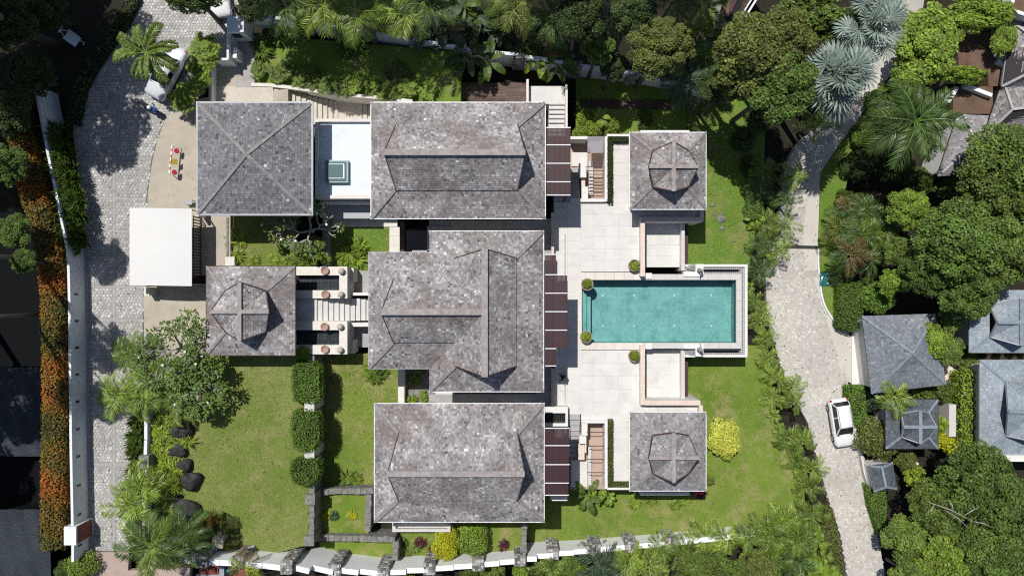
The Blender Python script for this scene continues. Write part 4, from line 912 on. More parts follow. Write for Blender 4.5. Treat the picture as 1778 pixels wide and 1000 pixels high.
for i in range(7): y_ = Y(181, 0.3) - 0.36 * i; ws.append((xs0, y_ - 0.36, xs1, y_, 0.15 - 0.15 * i, -2))
wst = flight('white_stairs', ws, 'white stairs at the top right corner of the north house', 'paver')
for s in ws[1:]:
    q = MB(); q.box(s[0] + 0.003, s[3] - 0.07, s[4] + 0.003, s[2] - 0.003, s[3] - 0.0, s[4] + 0.145); obj('riser', q, 'paver_shade', wst)
for x0, x1, nm in ((914, 918, 'left'), (982, 985.5, 'right')):
    q = MB(); r_ = rectpx(x0, 138 if nm == 'left' else 147, x1, 185 if nm == 'left' else 222, 1.2); q.box(r_[0], r_[1], -2, r_[2], r_[3], 1.2); obj('stair_wall', q, 'plaster', label='narrow pale wall on the %s side of the white stairs' % nm, cat='wall')
dk_ = thing('timber_deck', W(855, 160, -0.5), 'weathered brown timber deck behind the north house roof', 'deck')
q = MB(); r_ = rectpx(796, 144, 914, 192, 0.0); q.box(r_[0], r_[1], -0.5, r_[2], r_[3], -0.03); obj('joists', q, 'dark_metal', dk_)
n = 26
for i in range(n):
    for (u0, u1) in ((0, 0.36), (0.365, 0.70), (0.705, 1.0)):
        q = MB(); a = r_[1] + (r_[3] - r_[1]) * i / n; q.box(r_[0] + (r_[2] - r_[0]) * u0, a + 0.008, -0.03, r_[0] + (r_[2] - r_[0]) * u1, a + (r_[3] - r_[1]) / n - 0.008, R.uniform(-0.004, 0.012)); obj('plank', q, 'wood_deck', dk_)
q = MB(); r_ = rectpx(791.5, 128, 795, 190, 0.6); q.box(r_[0], r_[1], -1, r_[2], r_[3], 0.6); obj('deck_wall', q, 'cream_stone', label='thin pale wall left of the brown timber deck', cat='wall')
st = [(X(1010, -2) + 0.9 * i, Y(186, -2) - 0.02 * i, X(1010, -2) + 0.9 * i + 0.8, Y(172, -2), -2.18 - 0.02 * i, -3.5) for i in range(9)]
flight('sleeper_path', st, 'dark timber sleeper path in the shade above the upper pool pavilion', 'wood_dark', 'path')

# ---- gate: white blocks and walls
gt = thing('gate_lodge', W(412, 60, ZD), 'white walled entrance gate block with a dark opening beside the cobbled drive', 'gate')
def gb(nm, x0, y0, x1, y1, z, z0=ZD - 0.2, m='white_wall'):
    q = MB(); r_ = rectpx(x0, y0, x1, y1, z); q.box(r_[0], r_[1], z0, r_[2], r_[3], z); return obj(nm, q, m, gt)
gb('block', 394, 29, 423, 56, 4.3); gb('wall', 393.5, 56.3, 397, 104, 3.9); gb('wall', 372, 101, 396.5, 105, 3.7); gb('pillar', 404, 83, 411, 101, 3.4); gb('wall', 437, 29, 470, 33, 3.7); gb('wall', 364, 112, 367.5, 180, 3.0)
p0, p1 = W(402, 56, 3.8), W(420, 56, 3.8)
q = MB(); yy = rectpx(394, 29, 423, 56, 4.3)[1]; q.box(X(401, 3.8), yy - 0.03, 3.0, X(417, 3.8), yy + 0.01, 3.9); obj('opening', q, 'glass_dark', gt)

# ---- boundary walls
def wall_run(name, pts, half, tops, base, label, piers, m='white_wall', pw=0.9, pd_=0.75, cap=True, ph=0.35):
    """pts: photo points of the top edge with the height of the top; flat-topped panels that step down, stone piers between"""
    t = thing(name, W(*pts[len(pts) // 2], 0), label, 'wall')
    Pw = [W(p[0], p[1], z) for p, z in zip(pts, tops)]
    for i in range(len(Pw) - 1):
        a, b = Pw[i], Pw[i + 1]; z = max(a.z, b.z) if False else (a.z + b.z) / 2
        zb_ = min(float(gz(a.x, a.y)), float(gz(b.x, b.y))) - base
        nsub = 2
        for k in range(nsub):
            p = a.lerp(b, k / nsub); r_ = a.lerp(b, (k + 1) / nsub); zz = a.z + (b.z - a.z) * (k + 0.5) / nsub
            q = MB(); ribbon([(p.x, p.y), (r_.x, r_.y)], half, zb_, zz, q); obj('panel', q, m, t)
    for (px, py, z) in piers:
        c = W(px, py, z + ph); zb_ = float(gz(c.x, c.y)) - base
        q = MB(); q.box(c.x - pw / 2, c.y - pd_ / 2, zb_, c.x + pw / 2, c.y + pd_ / 2, z + ph - 0.03); s_ = obj('pier', q, 'mossy_stone', t)
        # rough stones on the pier's top and faces
        mb = MB()
        for a in range(4):
            for b in range(4):
                sx, sy = c.x - pw / 2 + (a + 0.5) * pw / 4, c.y - pd_ / 2 + (b + 0.5) * pd_ / 4
                h = R.uniform(0.02, 0.07); e1, e2 = pw / 8 * R.uniform(0.75, 0.98), pd_ / 8 * R.uniform(0.75, 0.98)
                mb.box(sx - e1, sy - e2, z + ph - 0.06, sx + e1, sy + e2, z + ph + h, R.random())
        nz = int((z + ph - zb_) / 0.24)
        for k in range(min(nz, 12)):
            for b in range(4):
                zz = z + ph - 0.06 - k * 0.24; yy = c.y - pd_ / 2 + (b + 0.5) * pd_ / 4; e = pd_ / 8 * R.uniform(0.8, 0.97)
                for sgn in (-1, 1): mb.box(c.x + sgn * (pw / 2 - 0.02), yy - e, zz - 0.22, c.x + sgn * (pw / 2 + R.uniform(0.02, 0.06)), yy + e, zz - 0.01, R.random())
                xx = c.x - pw / 2 + (b + 0.5) * pw / 4; e = pw / 8 * R.uniform(0.8, 0.97)
                for sgn in (-1, 1): mb.box(xx - e, c.y + sgn * (pd_ / 2 - 0.02), zz - 0.22, xx + e, c.y + sgn * (pd_ / 2 + R.uniform(0.02, 0.06)), zz - 0.01, R.random())
        obj('pier_stones', mb, 'wall_stone', s_, kind='stuff')
    return t
# top wall
tp = [(470, 30), (520, 37), (580, 46), (640, 56), (720, 70), (800, 83), (900, 96), (1000, 112), (1100, 128), (1180, 146), (1262, 166)]
tz = [3.7, 3.5, 3.3, 3.0, 2.6, 2.1, 1.4, 0.6, -0.1, -0.8, -1.4]
wall_run('boundary_wall', tp, 0.13, tz, 0.6, 'white boundary wall with grey stone piers along the shaded jungle at the top', [(p[0], p[1], z) for p, z in list(zip(tp, tz))[3::1]], pw=1.0, pd_=0.6, ph=0.1)
# bottom wall
bp = [(312, 973), (350, 975), (412, 978), (497, 986), (580, 990), (665, 995), (745, 988), (830, 981), (903, 973), (960, 962), (1033, 955), (1095, 949), (1165, 943), (1240, 935), (1312, 927)]
bz = [4.6, 4.6, 4.5, 4.3, 2.7, 2.1, 1.5, 1.2, 0.8, -0.4, -0.8, -0.9, -1.0, -1.0, -1.1]
wall_run('boundary_wall', bp, 0.22, bz, 0.8, 'white stepped boundary wall with grey stone piers along the bottom', [(p[0], p[1], z) for p, z in list(zip(bp, bz))[1:-2]], m='wall_white', pw=0.95, pd_=0.95, ph=0.15)
# left wall with vents
lw = thing('drive_wall', W(120, 650, ZD - 0.5), 'tall white wall with small dark vents along the left side of the drive', 'wall')
LW = [(60, 148), (70, 200), (82, 262), (96, 330), (108, 390), (117, 440), (119.5, 500), (120.5, 560), (121, 620), (122, 700), (123, 780), (124.5, 860), (126, 935), (126, 975)]
zt = 4.1; q = MB(); ribbon(polypx(smooth_line(LW, 3), zt), 0.10, 1.2, zt, q); obj('wall', q, 'white_wall', lw)
for y in (511, 558, 605, 652, 700, 748, 796, 847, 898, 952):
    x = float(np.interp(y, [p[1] for p in LW], [p[0] for p in LW])); c = W(x, y, zt)
    q = MB(); q.box(c.x + 0.09, c.y - 0.09, 3.05, c.x + 0.125, c.y + 0.09, 3.55); obj('vent', q, 'dark_metal', lw)
q = MB(); r_ = rectpx(111, 914, 132, 946, 4.4); q.box(r_[0], r_[1], 1.2, r_[2], r_[3], 4.4); obj('wall_block', q, 'white_wall', lw)
q = MB(); c = W(132, 930, 4.4); q.box(r_[2], r_[1] + 0.05, 2.2, r_[2] + 0.03, r_[3] - 0.05, 4.2); obj('red_panel', q, 'wood_red', lw)
# planter wall right of the drive
q = MB(); ribbon(polypx([(252, 580), (253, 640), (253, 700), (253, 760), (251, 830), (250, 900), (249, 930)], 2.9), 0.13, 1.5, 2.9, q); obj('garden_wall', q, 'white_wall', label='white wall between the drive hedge and the yellow green plants of the upper lawn', cat='wall')
q = MB(); r_ = rectpx(241, 791, 258, 814, 3.4); q.box(r_[0], r_[1], 1.5, r_[2], r_[3], 3.4); obj('stone_pillar', q, 'mossy_stone', label='square grey stone pillar on the white wall beside the drive', cat='pillar')

# ---- grey stone walls of the lower left gardens
def stone_wall(segs, z, zb_, label, hw=0.2, name='stone_wall'):
    """segs: photo polylines along the wall's top centre; rough coping stones, each a piece"""
    t = thing(name, W(segs[0][0][0], segs[0][0][1], zb_), label, 'wall')
    for sg in segs:
        pts = [W(x, y, z) for x, y in sg]
        q = MB(); ribbon([(p.x, p.y) for p in pts], hw, zb_, z - 0.05, q); obj('core', q, 'mossy_stone', t)
        for i in range(len(pts) - 1):
            a, b = pts[i], pts[i + 1]; L = (b - a).length; n = max(1, int(L / 0.5)); u = (b - a).normalized()
            for k in range(n):
                p, r_ = a.lerp(b, k / n), a.lerp(b, (k + 1) / n); g = 0.015; j = R.uniform(-0.03, 0.03); sd = Vector((-u.y, u.x, 0)) * j
                q = MB(); q.bar(p + u * g + sd - Vector((0, 0, 0.02)), r_ - u * g + sd - Vector((0, 0, 0.02)), 2 * hw + R.uniform(0.0, 0.1), 0.12 + R.uniform(0, 0.05)); obj('coping_stone', q, 'mossy_stone', t)
    return t
stone_wall([[(541, 617), (541, 930)]], 2.25, -1.2, 'long grey stone retaining wall between the two lawns')
stone_wall([[(560, 853), (648, 851)], [(640, 858), (638, 922)], [(550, 933), (686, 936)], [(687, 940), (686, 972)]], 0.6, -1.6, 'low grey stone walls round the square bed below the middle lawn', 0.22)
stone_wall([[(911, 907), (909, 972)]], 0.2, -3.2, 'grey stone wall at the bottom right corner of the south house', 0.2)
for px, py, nm, m in ((538, 867, 'beside the square bed, above the lower one', 'mossy_stone'), (536.5, 939, 'at the bottom end of the retaining wall', 'mossy_stone'), (537, 706, 'between the two upper clipped hedges', 'coping'), (537, 788, 'between the two lower clipped hedges', 'coping')):
    q = MB(); c = W(px, py, 2.7); q.box(c.x - 0.36, c.y - 0.36, -1.2, c.x + 0.36, c.y + 0.36, 2.55); t = thing('stone_pillar', (c.x, c.y, -1.2), 'square stone pillar ' + nm, 'pillar', 'pillars of the retaining wall'); obj('shaft', q, m, t)
    q = MB(); q.box(c.x - 0.41, c.y - 0.41, 2.55, c.x + 0.41, c.y + 0.41, 2.7); obj('cap', q, m, t)
# balcony tray of the south house
a = rectpx(681, 903, 782, 923, 0.5)
for b in ((a[0], a[1], a[2], a[1] + 0.25), (a[0], a[1] + 0.25, a[0] + 0.3, a[3]), (a[2] - 0.25, a[1] + 0.25, a[2], a[3])):
    q = MB(); q.box(b[0], b[1], -1.2, b[2], b[3], 0.5); obj('balcony_parapet', q, 'coping', sh_)
q = MB(); q.box(a[0] + 0.3, a[1] + 0.25, -1.2, a[2] - 0.25, a[3], 0.1); obj('balcony_floor', q, 'cream_stone', sh_)

# ---- carport canopy and picket screen
cp = thing('carport_canopy', W(280, 430, ZD), 'large plain white fabric carport canopy over the cobbled drive', 'canopy')
ra = rectpx(225, 362, 333, 496, 4.9); mb = MB(); n = 10; v = []; f = []
for i in range(n + 1):
    for j in range(n + 1):
        u_, v_ = i / n, j / n; v.append((ra[0] + (ra[2] - ra[0]) * u_, ra[1] + (ra[3] - ra[1]) * v_ + 0.12 * (1 - 2 * u_) * 0.3, 4.9 + 0.22 * math.sin(math.pi * u_) + 0.05 * math.sin(2 * math.pi * v_) * math.sin(math.pi * u_)))
m_ = len(v); v += [(x, y, z - 0.03) for x, y, z in v]
for i in range(n):
    for j in range(n):
        a = i * (n + 1) + j; f.append((a, a + n + 1, a + n + 2, a + 1)); f.append((m_ + a, m_ + a + 1, m_ + a + n + 2, m_ + a + n + 1))
mb.add(v, f); obj('fabric', mb, 'canopy_fabric', cp, smooth=True)
for xx in (ra[0] + 0.1, ra[2] - 0.1):
    q = MB(); q.bar((xx, ra[1], 4.86), (xx, ra[3], 4.86), 0.08, 0.1); obj('rail', q, 'white_metal', cp)
    for yy in (ra[1] + 0.1, ra[3] - 0.1):
        if xx > ra[0] + 1: q = MB(); q.bar((xx, yy, ZD), (xx, yy, 4.85), 0.1, 0.1); obj('post', q, 'white_metal', cp)
pf = thing('picket_screen', W(352, 430, ZD), 'dark picket screen between the white canopy and the shaded path', 'fence')
xx = X(349, 2.0); ya, yb = Y(497, 2.0), Y(377, 2.0)
for z in (2.15, 3.45):
    q = MB(); q.box(xx - 0.03, ya, z - 0.04, xx + 0.03, yb, z + 0.04); obj('rail', q, 'wood_dark', pf)
n = 24
for i in range(n):
    yy = ya + (yb - ya) * (i + 0.5) / n; q = MB(); q.box(xx + 0.03, yy - 0.05, 2.0, xx + 0.06, yy + 0.05, 3.5); obj('picket', q, 'wood_dark', pf)
q = MB(); r_ = rectpx(340, 340, 345, 376, 3.5); q.box(r_[0], r_[1], 2, r_[2], r_[3], 3.5); obj('gate_pier', q, 'white_wall', label='narrow white pier between the canopy and the gate house', cat='pier')
q = MB(); r_ = rectpx(352, 376, 384, 470, ZD + 0.01); 
q = MB(); r_ = rectpx(391, 446, 407, 464, 2.35); q.box(r_[0], r_[1], 1.2, r_[2], r_[3], 2.35); obj('stone_block', q, 'cream_stone', label='small cream block above the left corner of the gate pavilion', cat='block')
q = MB(); r_ = rectpx(250, 499, 259, 513, 3.2); q.box(r_[0], r_[1], 2, r_[2], r_[3], 3.2); obj('gate_pier', q, 'cream_stone', label='cream pier below the lower left corner of the white canopy', cat='pier')
q = MB(); r_ = rectpx(560, 377, 569, 464, 1.2); q.box(r_[0], r_[1], -0.8, r_[2], r_[3], 1.2); obj('stone_wall', q, 'mossy_stone', label='dark grey wall between the planted court and the small square lawn', cat='wall')
q = MB(); r_ = rectpx(393, 378, 397, 464, 2.05); q.box(r_[0], r_[1], 1, r_[2], r_[3], 2.05); obj('kerb', q, 'mossy_stone', label='dark kerb along the left side of the planted court', cat='kerb')
q = MB(); r_ = rectpx(532, 600, 548, 628, 1.9); q.box(r_[0], r_[1], -1, r_[2], r_[3], 1.9); obj('low_wall', q, 'mossy_stone', label='grey wall stub below the lower entrance basin', cat='wall')
# left neighbours: dark sheeted roofs; the yard's shade is put into its colour
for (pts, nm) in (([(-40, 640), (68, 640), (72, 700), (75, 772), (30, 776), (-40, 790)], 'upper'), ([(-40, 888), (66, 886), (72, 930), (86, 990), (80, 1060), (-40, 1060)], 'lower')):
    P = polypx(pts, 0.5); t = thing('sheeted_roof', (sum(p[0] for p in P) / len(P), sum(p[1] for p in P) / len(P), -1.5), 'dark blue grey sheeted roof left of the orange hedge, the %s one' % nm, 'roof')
    q = MB(); q.prism(P, -1.5, 0.4); obj('wall', q, 'shade_black', t)
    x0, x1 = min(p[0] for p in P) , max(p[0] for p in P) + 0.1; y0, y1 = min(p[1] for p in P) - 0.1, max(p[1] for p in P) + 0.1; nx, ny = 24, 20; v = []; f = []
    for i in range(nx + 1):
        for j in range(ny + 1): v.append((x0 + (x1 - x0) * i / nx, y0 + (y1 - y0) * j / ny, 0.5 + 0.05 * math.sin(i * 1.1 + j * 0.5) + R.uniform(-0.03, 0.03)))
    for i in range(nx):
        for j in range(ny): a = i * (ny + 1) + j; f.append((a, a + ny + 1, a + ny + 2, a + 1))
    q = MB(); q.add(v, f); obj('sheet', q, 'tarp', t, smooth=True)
q = MB(); q.prism(polypx([(-80, 330), (60, 330), (75, 500), (80, 1060), (-80, 1060)], -1.5), -3, -1.5); obj('yard', q, 'shade_black', kind='structure')
# ================================================================== VEGETATION: shared meshes
def rot_z(v, a): c, s = np.cos(a), np.sin(a); return np.stack([v[..., 0] * c - v[..., 1] * s, v[..., 0] * s + v[..., 1] * c, v[..., 2]], -1)
def quads_mesh(name, V, sh, m):
    """V: (n,4,3) leaf quads (base, right, tip, left); sh: (n,) shade"""
    n = len(V); me = bpy.data.meshes.new(name)
    me.vertices.add(4 * n); me.vertices.foreach_set('co', V.reshape(-1).astype(np.float32))
    me.loops.add(4 * n); me.loops.foreach_set('vertex_index', np.arange(4 * n))
    me.polygons.add(n); me.polygons.foreach_set('loop_start', np.arange(n) * 4); me.polygons.foreach_set('loop_total', np.full(n, 4))
    me.polygons.foreach_set('use_smooth', np.zeros(n, bool))
    at = me.attributes.new('shade', 'FLOAT', 'POINT'); at.data.foreach_set('value', np.repeat(sh, 4))
    me.update(calc_edges=True); me.materials.append(MATS[m]); return me
def unit(v): return v / np.maximum(np.linalg.norm(v, axis=-1, keepdims=True), 1e-9)
def leaves(P, Nn, size, rs, asp=0.42, fold=0.12, droop=0.2):
    """pointed leaves at P with normals Nn"""
    n = len(P); t = unit(np.cross(Nn, rs.normal(size=(n, 3)))); t = unit(t - np.array([0, 0, 1]) * droop); b = np.cross(Nn, t)
    L = size * rs.uniform(0.65, 1.3, (n, 1)); o = P - t * L * 0.5
    return np.stack([o, o + t * L * 0.45 + b * L * asp + Nn * L * fold, o + t * L, o + t * L * 0.45 - b * L * asp + Nn * L * fold], 1)
def crown(name, seed, nl, lobes, leaf, m, flat=0.75, lobe_r=(0.32, 0.5), low=-0.25, asp=0.42, rag=0.1, core=0.5):
    """unit-radius crown made of leafy clumps with gaps between them"""
    rs = np.random.RandomState(seed); C = []; r_ = []
    for k in range(lobes):
        for _ in range(40):
            th = rs.uniform(0, 2 * np.pi); z = rs.uniform(low, 1); q = np.sqrt(max(0, 1 - z * z)); rr = rs.uniform(*lobe_r)
            c = np.array([q * np.cos(th), q * np.sin(th), z * flat]) * (1 - rr * 0.8) * rs.uniform(core, 1.0)
            if all(np.linalg.norm(c - d_) > 0.24 for d_ in C): break
        C.append(c); r_.append(rr)
    C = np.array(C); r_ = np.array(r_); k = rs.choice(lobes, nl, p=r_ ** 2 / (r_ ** 2).sum())
    dd = unit(rs.normal(size=(nl, 3))); dd[:, 2] = np.where(dd[:, 2] < -0.35, -dd[:, 2], dd[:, 2])
    P = C[k] + dd * (r_[k] * rs.uniform(0.72, 1.0 + rag, nl) ** 0.8)[:, None] * np.array([1, 1, 0.8])
    Nn = unit(dd * 0.8 + np.array([0, 0, 0.7]) + rs.normal(size=(nl, 3)) * 0.45)
    sh = np.clip(0.48 + 0.24 * rs.normal(size=nl) + (rs.uniform(-0.16, 0.16, lobes))[k], 0, 1)
    return quads_mesh(name, leaves(P, Nn, leaf, rs, asp), sh, m)
CR = {
    'broad': [crown('crown', 11 + i, 9000, 26, 0.075, 'leaf_green', lobe_r=(0.2, 0.34)) for i in range(3)],
    'fine': [crown('crown', 21 + i, 13000, 46, 0.06, 'leaf_green', lobe_r=(0.13, 0.28), rag=0.2) for i in range(3)],
    'large': [crown('crown', 31 + i, 4200, 30, 0.125, 'leaf_bright', lobe_r=(0.18, 0.32), asp=0.30, rag=0.25) for i in range(2)],
    'vine': [crown('crown', 71 + i, 6500, 44, 0.095, 'leaf_bright', lobe_r=(0.12, 0.26), asp=0.36, rag=0.3, core=0.3) for i in range(2)],
    'ball': [crown('crown', 41 + i, 5200, 22, 0.075, 'leaf_hedge', lobe_r=(0.34, 0.46), low=-0.1, rag=0.08) for i in range(2)],
    'loose': [crown('crown', 51 + i, 2600, 16, 0.13, 'leaf_mid', lobe_r=(0.22, 0.36), rag=0.35) for i in range(3)],
}
def use_mat(o, m):
    o.material_slots[0].link = 'OBJECT'; o.material_slots[0].material = MATS[m]
def frond_mesh(name, L, n, ll, m, arch=0.35, droop=0.5, plume=False, w=0.045, seed=1, vee=0.35, spread=1.05, tipfrac=0.3):
    """feather frond along +X: arching rib with leaflets either side (plume: all round)"""
    rs = np.random.RandomState(seed); s = np.linspace(0.0, 1, 40)
    cx = L * (s - 0.12 * s ** 3); cz = L * (arch * s - droop * s ** 2.2); V = []; SH = []
    def at(t): return np.array([np.interp(t, s, cx), 0, np.interp(t, s, cz)])
    for k in range(n):
        t = 0.14 + 0.86 * (k + rs.uniform(-0.3, 0.3)) / n; t = min(max(t, 0.12), 0.995); p = at(t); tg = unit(at(min(1, t + 0.02)) - at(t - 0.02))
        for sd in (-1, 1):
            for e in range(3 if plume else 1):
                le = ll * (0.5 + 0.9 * np.sin(np.pi * min(1, (t * 0.86 + 0.1)))) * rs.uniform(0.8, 1.1) * (1 - 0.35 * (t > 0.9))
                up = rs.uniform(-0.2, 1.1) if plume else vee + rs.uniform(-0.15, 0.15)
                dr = unit(tg * spread * (0.55 + 0.5 * t) + np.array([0, sd, 0]) * rs.uniform(0.8, 1.05) + np.array([0, 0, up - 0.25]))
                side = unit(np.cross(dr, np.array([0, 0, 1.0]) + rs.normal(size=3) * 0.25)); ww = w * rs.uniform(0.8, 1.25)
                mid = p + dr * le * 0.5; tip = p + dr * le - np.array([0, 0, le * 0.28])
                V.append([p, mid + side * ww, tip, mid - side * ww]); SH.append(np.clip(rs.normal(0.5, 0.24), 0, 1))
    for i in range(0, 39, 3):   # rib
        a, b = np.array([cx[i], 0, cz[i]]), np.array([cx[min(i + 3, 39)], 0, cz[min(i + 3, 39)]]); wd = np.array([0, 0.028 * L / 2 * (1.1 - i / 40), 0])
        V.append([a - wd, b - wd * 0.8, b + wd * 0.8, a + wd]); SH.append(0.95)
    return quads_mesh(name, np.array(V), np.array(SH), m)
FR = {
    'areca': [frond_mesh('frond', 1.9, 22, 0.56, 'leaf_palm_lime', seed=3 + i, arch=0.5, droop=0.62 + 0.12 * i, w=0.026) for i in range(3)],
    'royal': [frond_mesh('frond', 3.3, 42, 0.78, 'leaf_palm_dark', seed=8 + i, arch=0.4, droop=0.75, w=0.032) for i in range(2)],
    'coco': [frond_mesh('frond', 2.9, 38, 0.75, 'leaf_palm', seed=12 + i, arch=0.45, droop=0.75, w=0.034) for i in range(2)],
    'foxtail': [frond_mesh('frond', 2.9, 60, 0.50, 'leaf_palm', seed=16 + i, arch=0.4, droop=0.5, plume=True, w=0.03) for i in range(2)],
}
def fan_mesh(name, rad, m, n=30, ang=2.5, seed=1, stalk=1.0):
    rs = np.random.RandomState(seed); V = []; SH = []; c = np.array([stalk, 0, stalk * 0.45])
    V.append([np.array([0, 0.035, 0]), c + [0, 0.025, 0], c - [0, 0.025, 0], np.array([0, -0.035, 0])]); SH.append(0.7)
    for k in range(n):
        a = -ang + 2 * ang * (k + 0.5) / n; le = rad * (0.72 + 0.28 * np.cos(a * 0.55)) * rs.uniform(0.92, 1.05)
        d_ = np.array([np.cos(a), np.sin(a), -0.06 + (0.10 if k % 2 else -0.06)]); d0 = unit(d_); side = np.array([-np.sin(a), np.cos(a), 0.35 * (1 if k % 2 else -1)])
        w0 = rad * 2 * ang / n * 0.30; mid = c + d0 * le * 0.62; tip = c + d0 * le - np.array([0, 0, le * 0.12])
        V.append([c, mid + side * w0, tip, mid - side * w0]); SH.append(np.clip(rs.normal(0.55, 0.2), 0, 1))
    return quads_mesh(name, np.array(V), np.array(SH), m)
FAN = [fan_mesh('fan_leaf', 1.3, 'leaf_silver', seed=i, n=26, ang=2.2, stalk=1.5 + 0.25 * i) for i in (0, 1, 2)]
FANL = [fan_mesh('fan_leaf', 0.55, 'leaf_mid', n=12, ang=1.9, seed=5 + i, stalk=0.5) for i in (1, 2)]
def paddle_mesh(name, L, wd, m, seed=1, stalk=0.5, droop=0.55, tear=0.35):
    """banana-like blade: pairs of panels along a midrib, some torn apart"""
    rs = np.random.RandomState(seed); V = []; SH = []; n = 10; s = np.linspace(0, 1, n + 1)
    px = stalk + L * (s - 0.15 * s ** 2); pz = stalk * 0.9 + L * (0.35 * s - droop * s ** 2)
    wv = wd * np.sin(np.pi * np.clip(s * 0.93 + 0.05, 0, 1)) ** 0.6
    V.append([np.array([0, 0.03, 0]), np.array([px[0], 0.03, pz[0]]), np.array([px[0], -0.03, pz[0]]), np.array([0, -0.03, 0])]); SH.append(0.8)
    for i in range(n):
        for sd in (-1, 1):
            g = rs.uniform(0, 0.05) if rs.rand() < tear else 0; dz = rs.uniform(-0.08, 0.02) * wd
            a, b = np.array([px[i], 0, pz[i]]), np.array([px[i + 1] - g, 0, pz[i + 1]])
            c = np.array([px[i + 1] - g + 0.05, sd * wv[i + 1], pz[i + 1] + 0.22 * wv[i + 1] + dz]); d_ = np.array([px[i] + 0.05, sd * wv[i], pz[i] + 0.22 * wv[i] + dz])
            V.append([a, b, c, d_]); SH.append(np.clip(0.5 + 0.1 * rs.normal() + 0.08 * sd, 0, 1))
    return quads_mesh(name, np.array(V), np.array(SH), m)
PAD = [paddle_mesh('blade', 1.9, 0.36, 'leaf_bright', seed=i) for i in (1, 2)]
PADS = [paddle_mesh('blade', 0.75, 0.2, 'leaf_bright', seed=5 + i, stalk=0.25, tear=0) for i in (1, 2)]
def rosette_mesh(name, n, L, w, m, seed=1, up=0.7, droop=0.5):
    rs = np.random.RandomState(seed); V = []; SH = []
    for k in range(n):
        a = rs.uniform(0, 2 * np.pi); e = up * rs.uniform(0.3, 1.5); le = L * rs.uniform(0.6, 1.1); h = np.array([np.cos(a), np.sin(a), 0]); sd = np.array([-np.sin(a), np.cos(a), 0]) * w * rs.uniform(0.8, 1.2)
        p0 = h * 0.04; p1 = h * le * 0.55 + np.array([0, 0, le * e * 0.55]); p2 = h * le + np.array([0, 0, le * (e - droop)])
        s = np.clip(rs.normal(0.5, 0.15), 0, 1)
        V.append([p0 - sd * 0.4, p1 - sd, p1 + sd, p0 + sd * 0.4]); SH.append(s); V.append([p1 - sd, p2, p2, p1 + sd]); SH.append(s)
    V = np.array(V); return quads_mesh(name, V, np.array(SH), m)
ROS = {'strap': [rosette_mesh('leaves', 46, 0.85, 0.035, 'leaf_lime', seed=i) for i in (1, 2, 3)],
       'fern': [rosette_mesh('leaves', 60, 0.8, 0.045, 'leaf_mid', seed=10 + i, up=0.55, droop=0.55) for i in (1, 2)],
       'spiky': [rosette_mesh('leaves', 40, 0.6, 0.045, 'leaf_dark', seed=20 + i, up=1.6, droop=0.2) for i in (1, 2)]}
def rhapis_mesh(seed):
    rs = np.random.RandomState(seed); V = []; SH = []
    for st in range(26):
        a = rs.uniform(0, 2 * np.pi); rr = 0.75 * np.sqrt(rs.rand()); c = np.array([rr * np.cos(a), rr * np.sin(a), 0.35 + 0.55 * (1 - rr) + rs.uniform(-0.1, 0.15)]); ya = rs.uniform(0, 2 * np.pi)
        for k in range(11):
            q = ya + (k - 5) * 0.34; le = 0.42 * rs.uniform(0.8, 1.1); h = np.array([np.cos(q), np.sin(q), 0]); sd = np.array([-np.sin(q), np.cos(q), 0]) * 0.034
            V.append([c, c + h * le * 0.6 + sd + [0, 0, 0.06], c + h * le - [0, 0, 0.10], c + h * le * 0.6 - sd + [0, 0, 0.06]]); SH.append(np.clip(rs.normal(0.5, 0.16), 0, 1))
    return quads_mesh('leaves', np.array(V), np.array(SH), 'leaf_bright')
RHA = [rhapis_mesh(60 + i) for i in range(3)]
# ------------------------------------------------------------------ plant builders
def gnd(p, zg): return float(gz(p.x, p.y)) if zg is None else zg
def tree(px, py, zc, r_, kind, m, label, zg=None, name='tree', group=None, flat=0.8, bark='bark', limbs=6):
    """crown centre at photo (px, py), height zc, radius r_ metres (a pair for an oval); trunk straight down to the ground"""
    c = W(px, py, zc); z0 = gnd(c, zg) - 0.1; rx, ry = (r_, r_) if np.isscalar(r_) else r_
    t = thing(name, (c.x, c.y, z0), label, 'tree', group)
    tr = MB(); h = zc - z0; lx = R.uniform(-0.3, 0.3); k = max(rx, ry)
    pts = [Vector((c.x, c.y, z0)), Vector((c.x + lx * 0.3, c.y + lx * 0.2, z0 + h * 0.4)), Vector((c.x + lx, c.y, z0 + h * 0.75))]
    tr.tube(pts, [0.07 * k + 0.06, 0.055 * k + 0.05, 0.04 * k + 0.04], 7)
    for i in range(limbs):
        a = 2 * math.pi * i / limbs + R.uniform(-0.3, 0.3); e = Vector((c.x + rx * 0.65 * math.cos(a), c.y + ry * 0.65 * math.sin(a), zc + R.uniform(-0.1, 0.35) * k * flat)); b = pts[1].lerp(pts[2], R.random())
        tr.tube([b, b.lerp(e, 0.5) + Vector((0, 0, 0.1 * k)), e], [0.03 * k + 0.03, 0.02 * k + 0.02, 0.012 * k + 0.008], 5)
    obj('trunk', tr, bark, t, smooth=True)
    o = inst('crown', R.choice(CR[kind]), t, (0, 0, zc - z0), (0, 0, R.uniform(0, 6.28)), (rx, ry, k * flat / 0.75)); use_mat(o, m)
    if not np.isscalar(r_): o.rotation_euler = (0, 0, 0 if R.random() < 0.5 else math.pi)
    return t
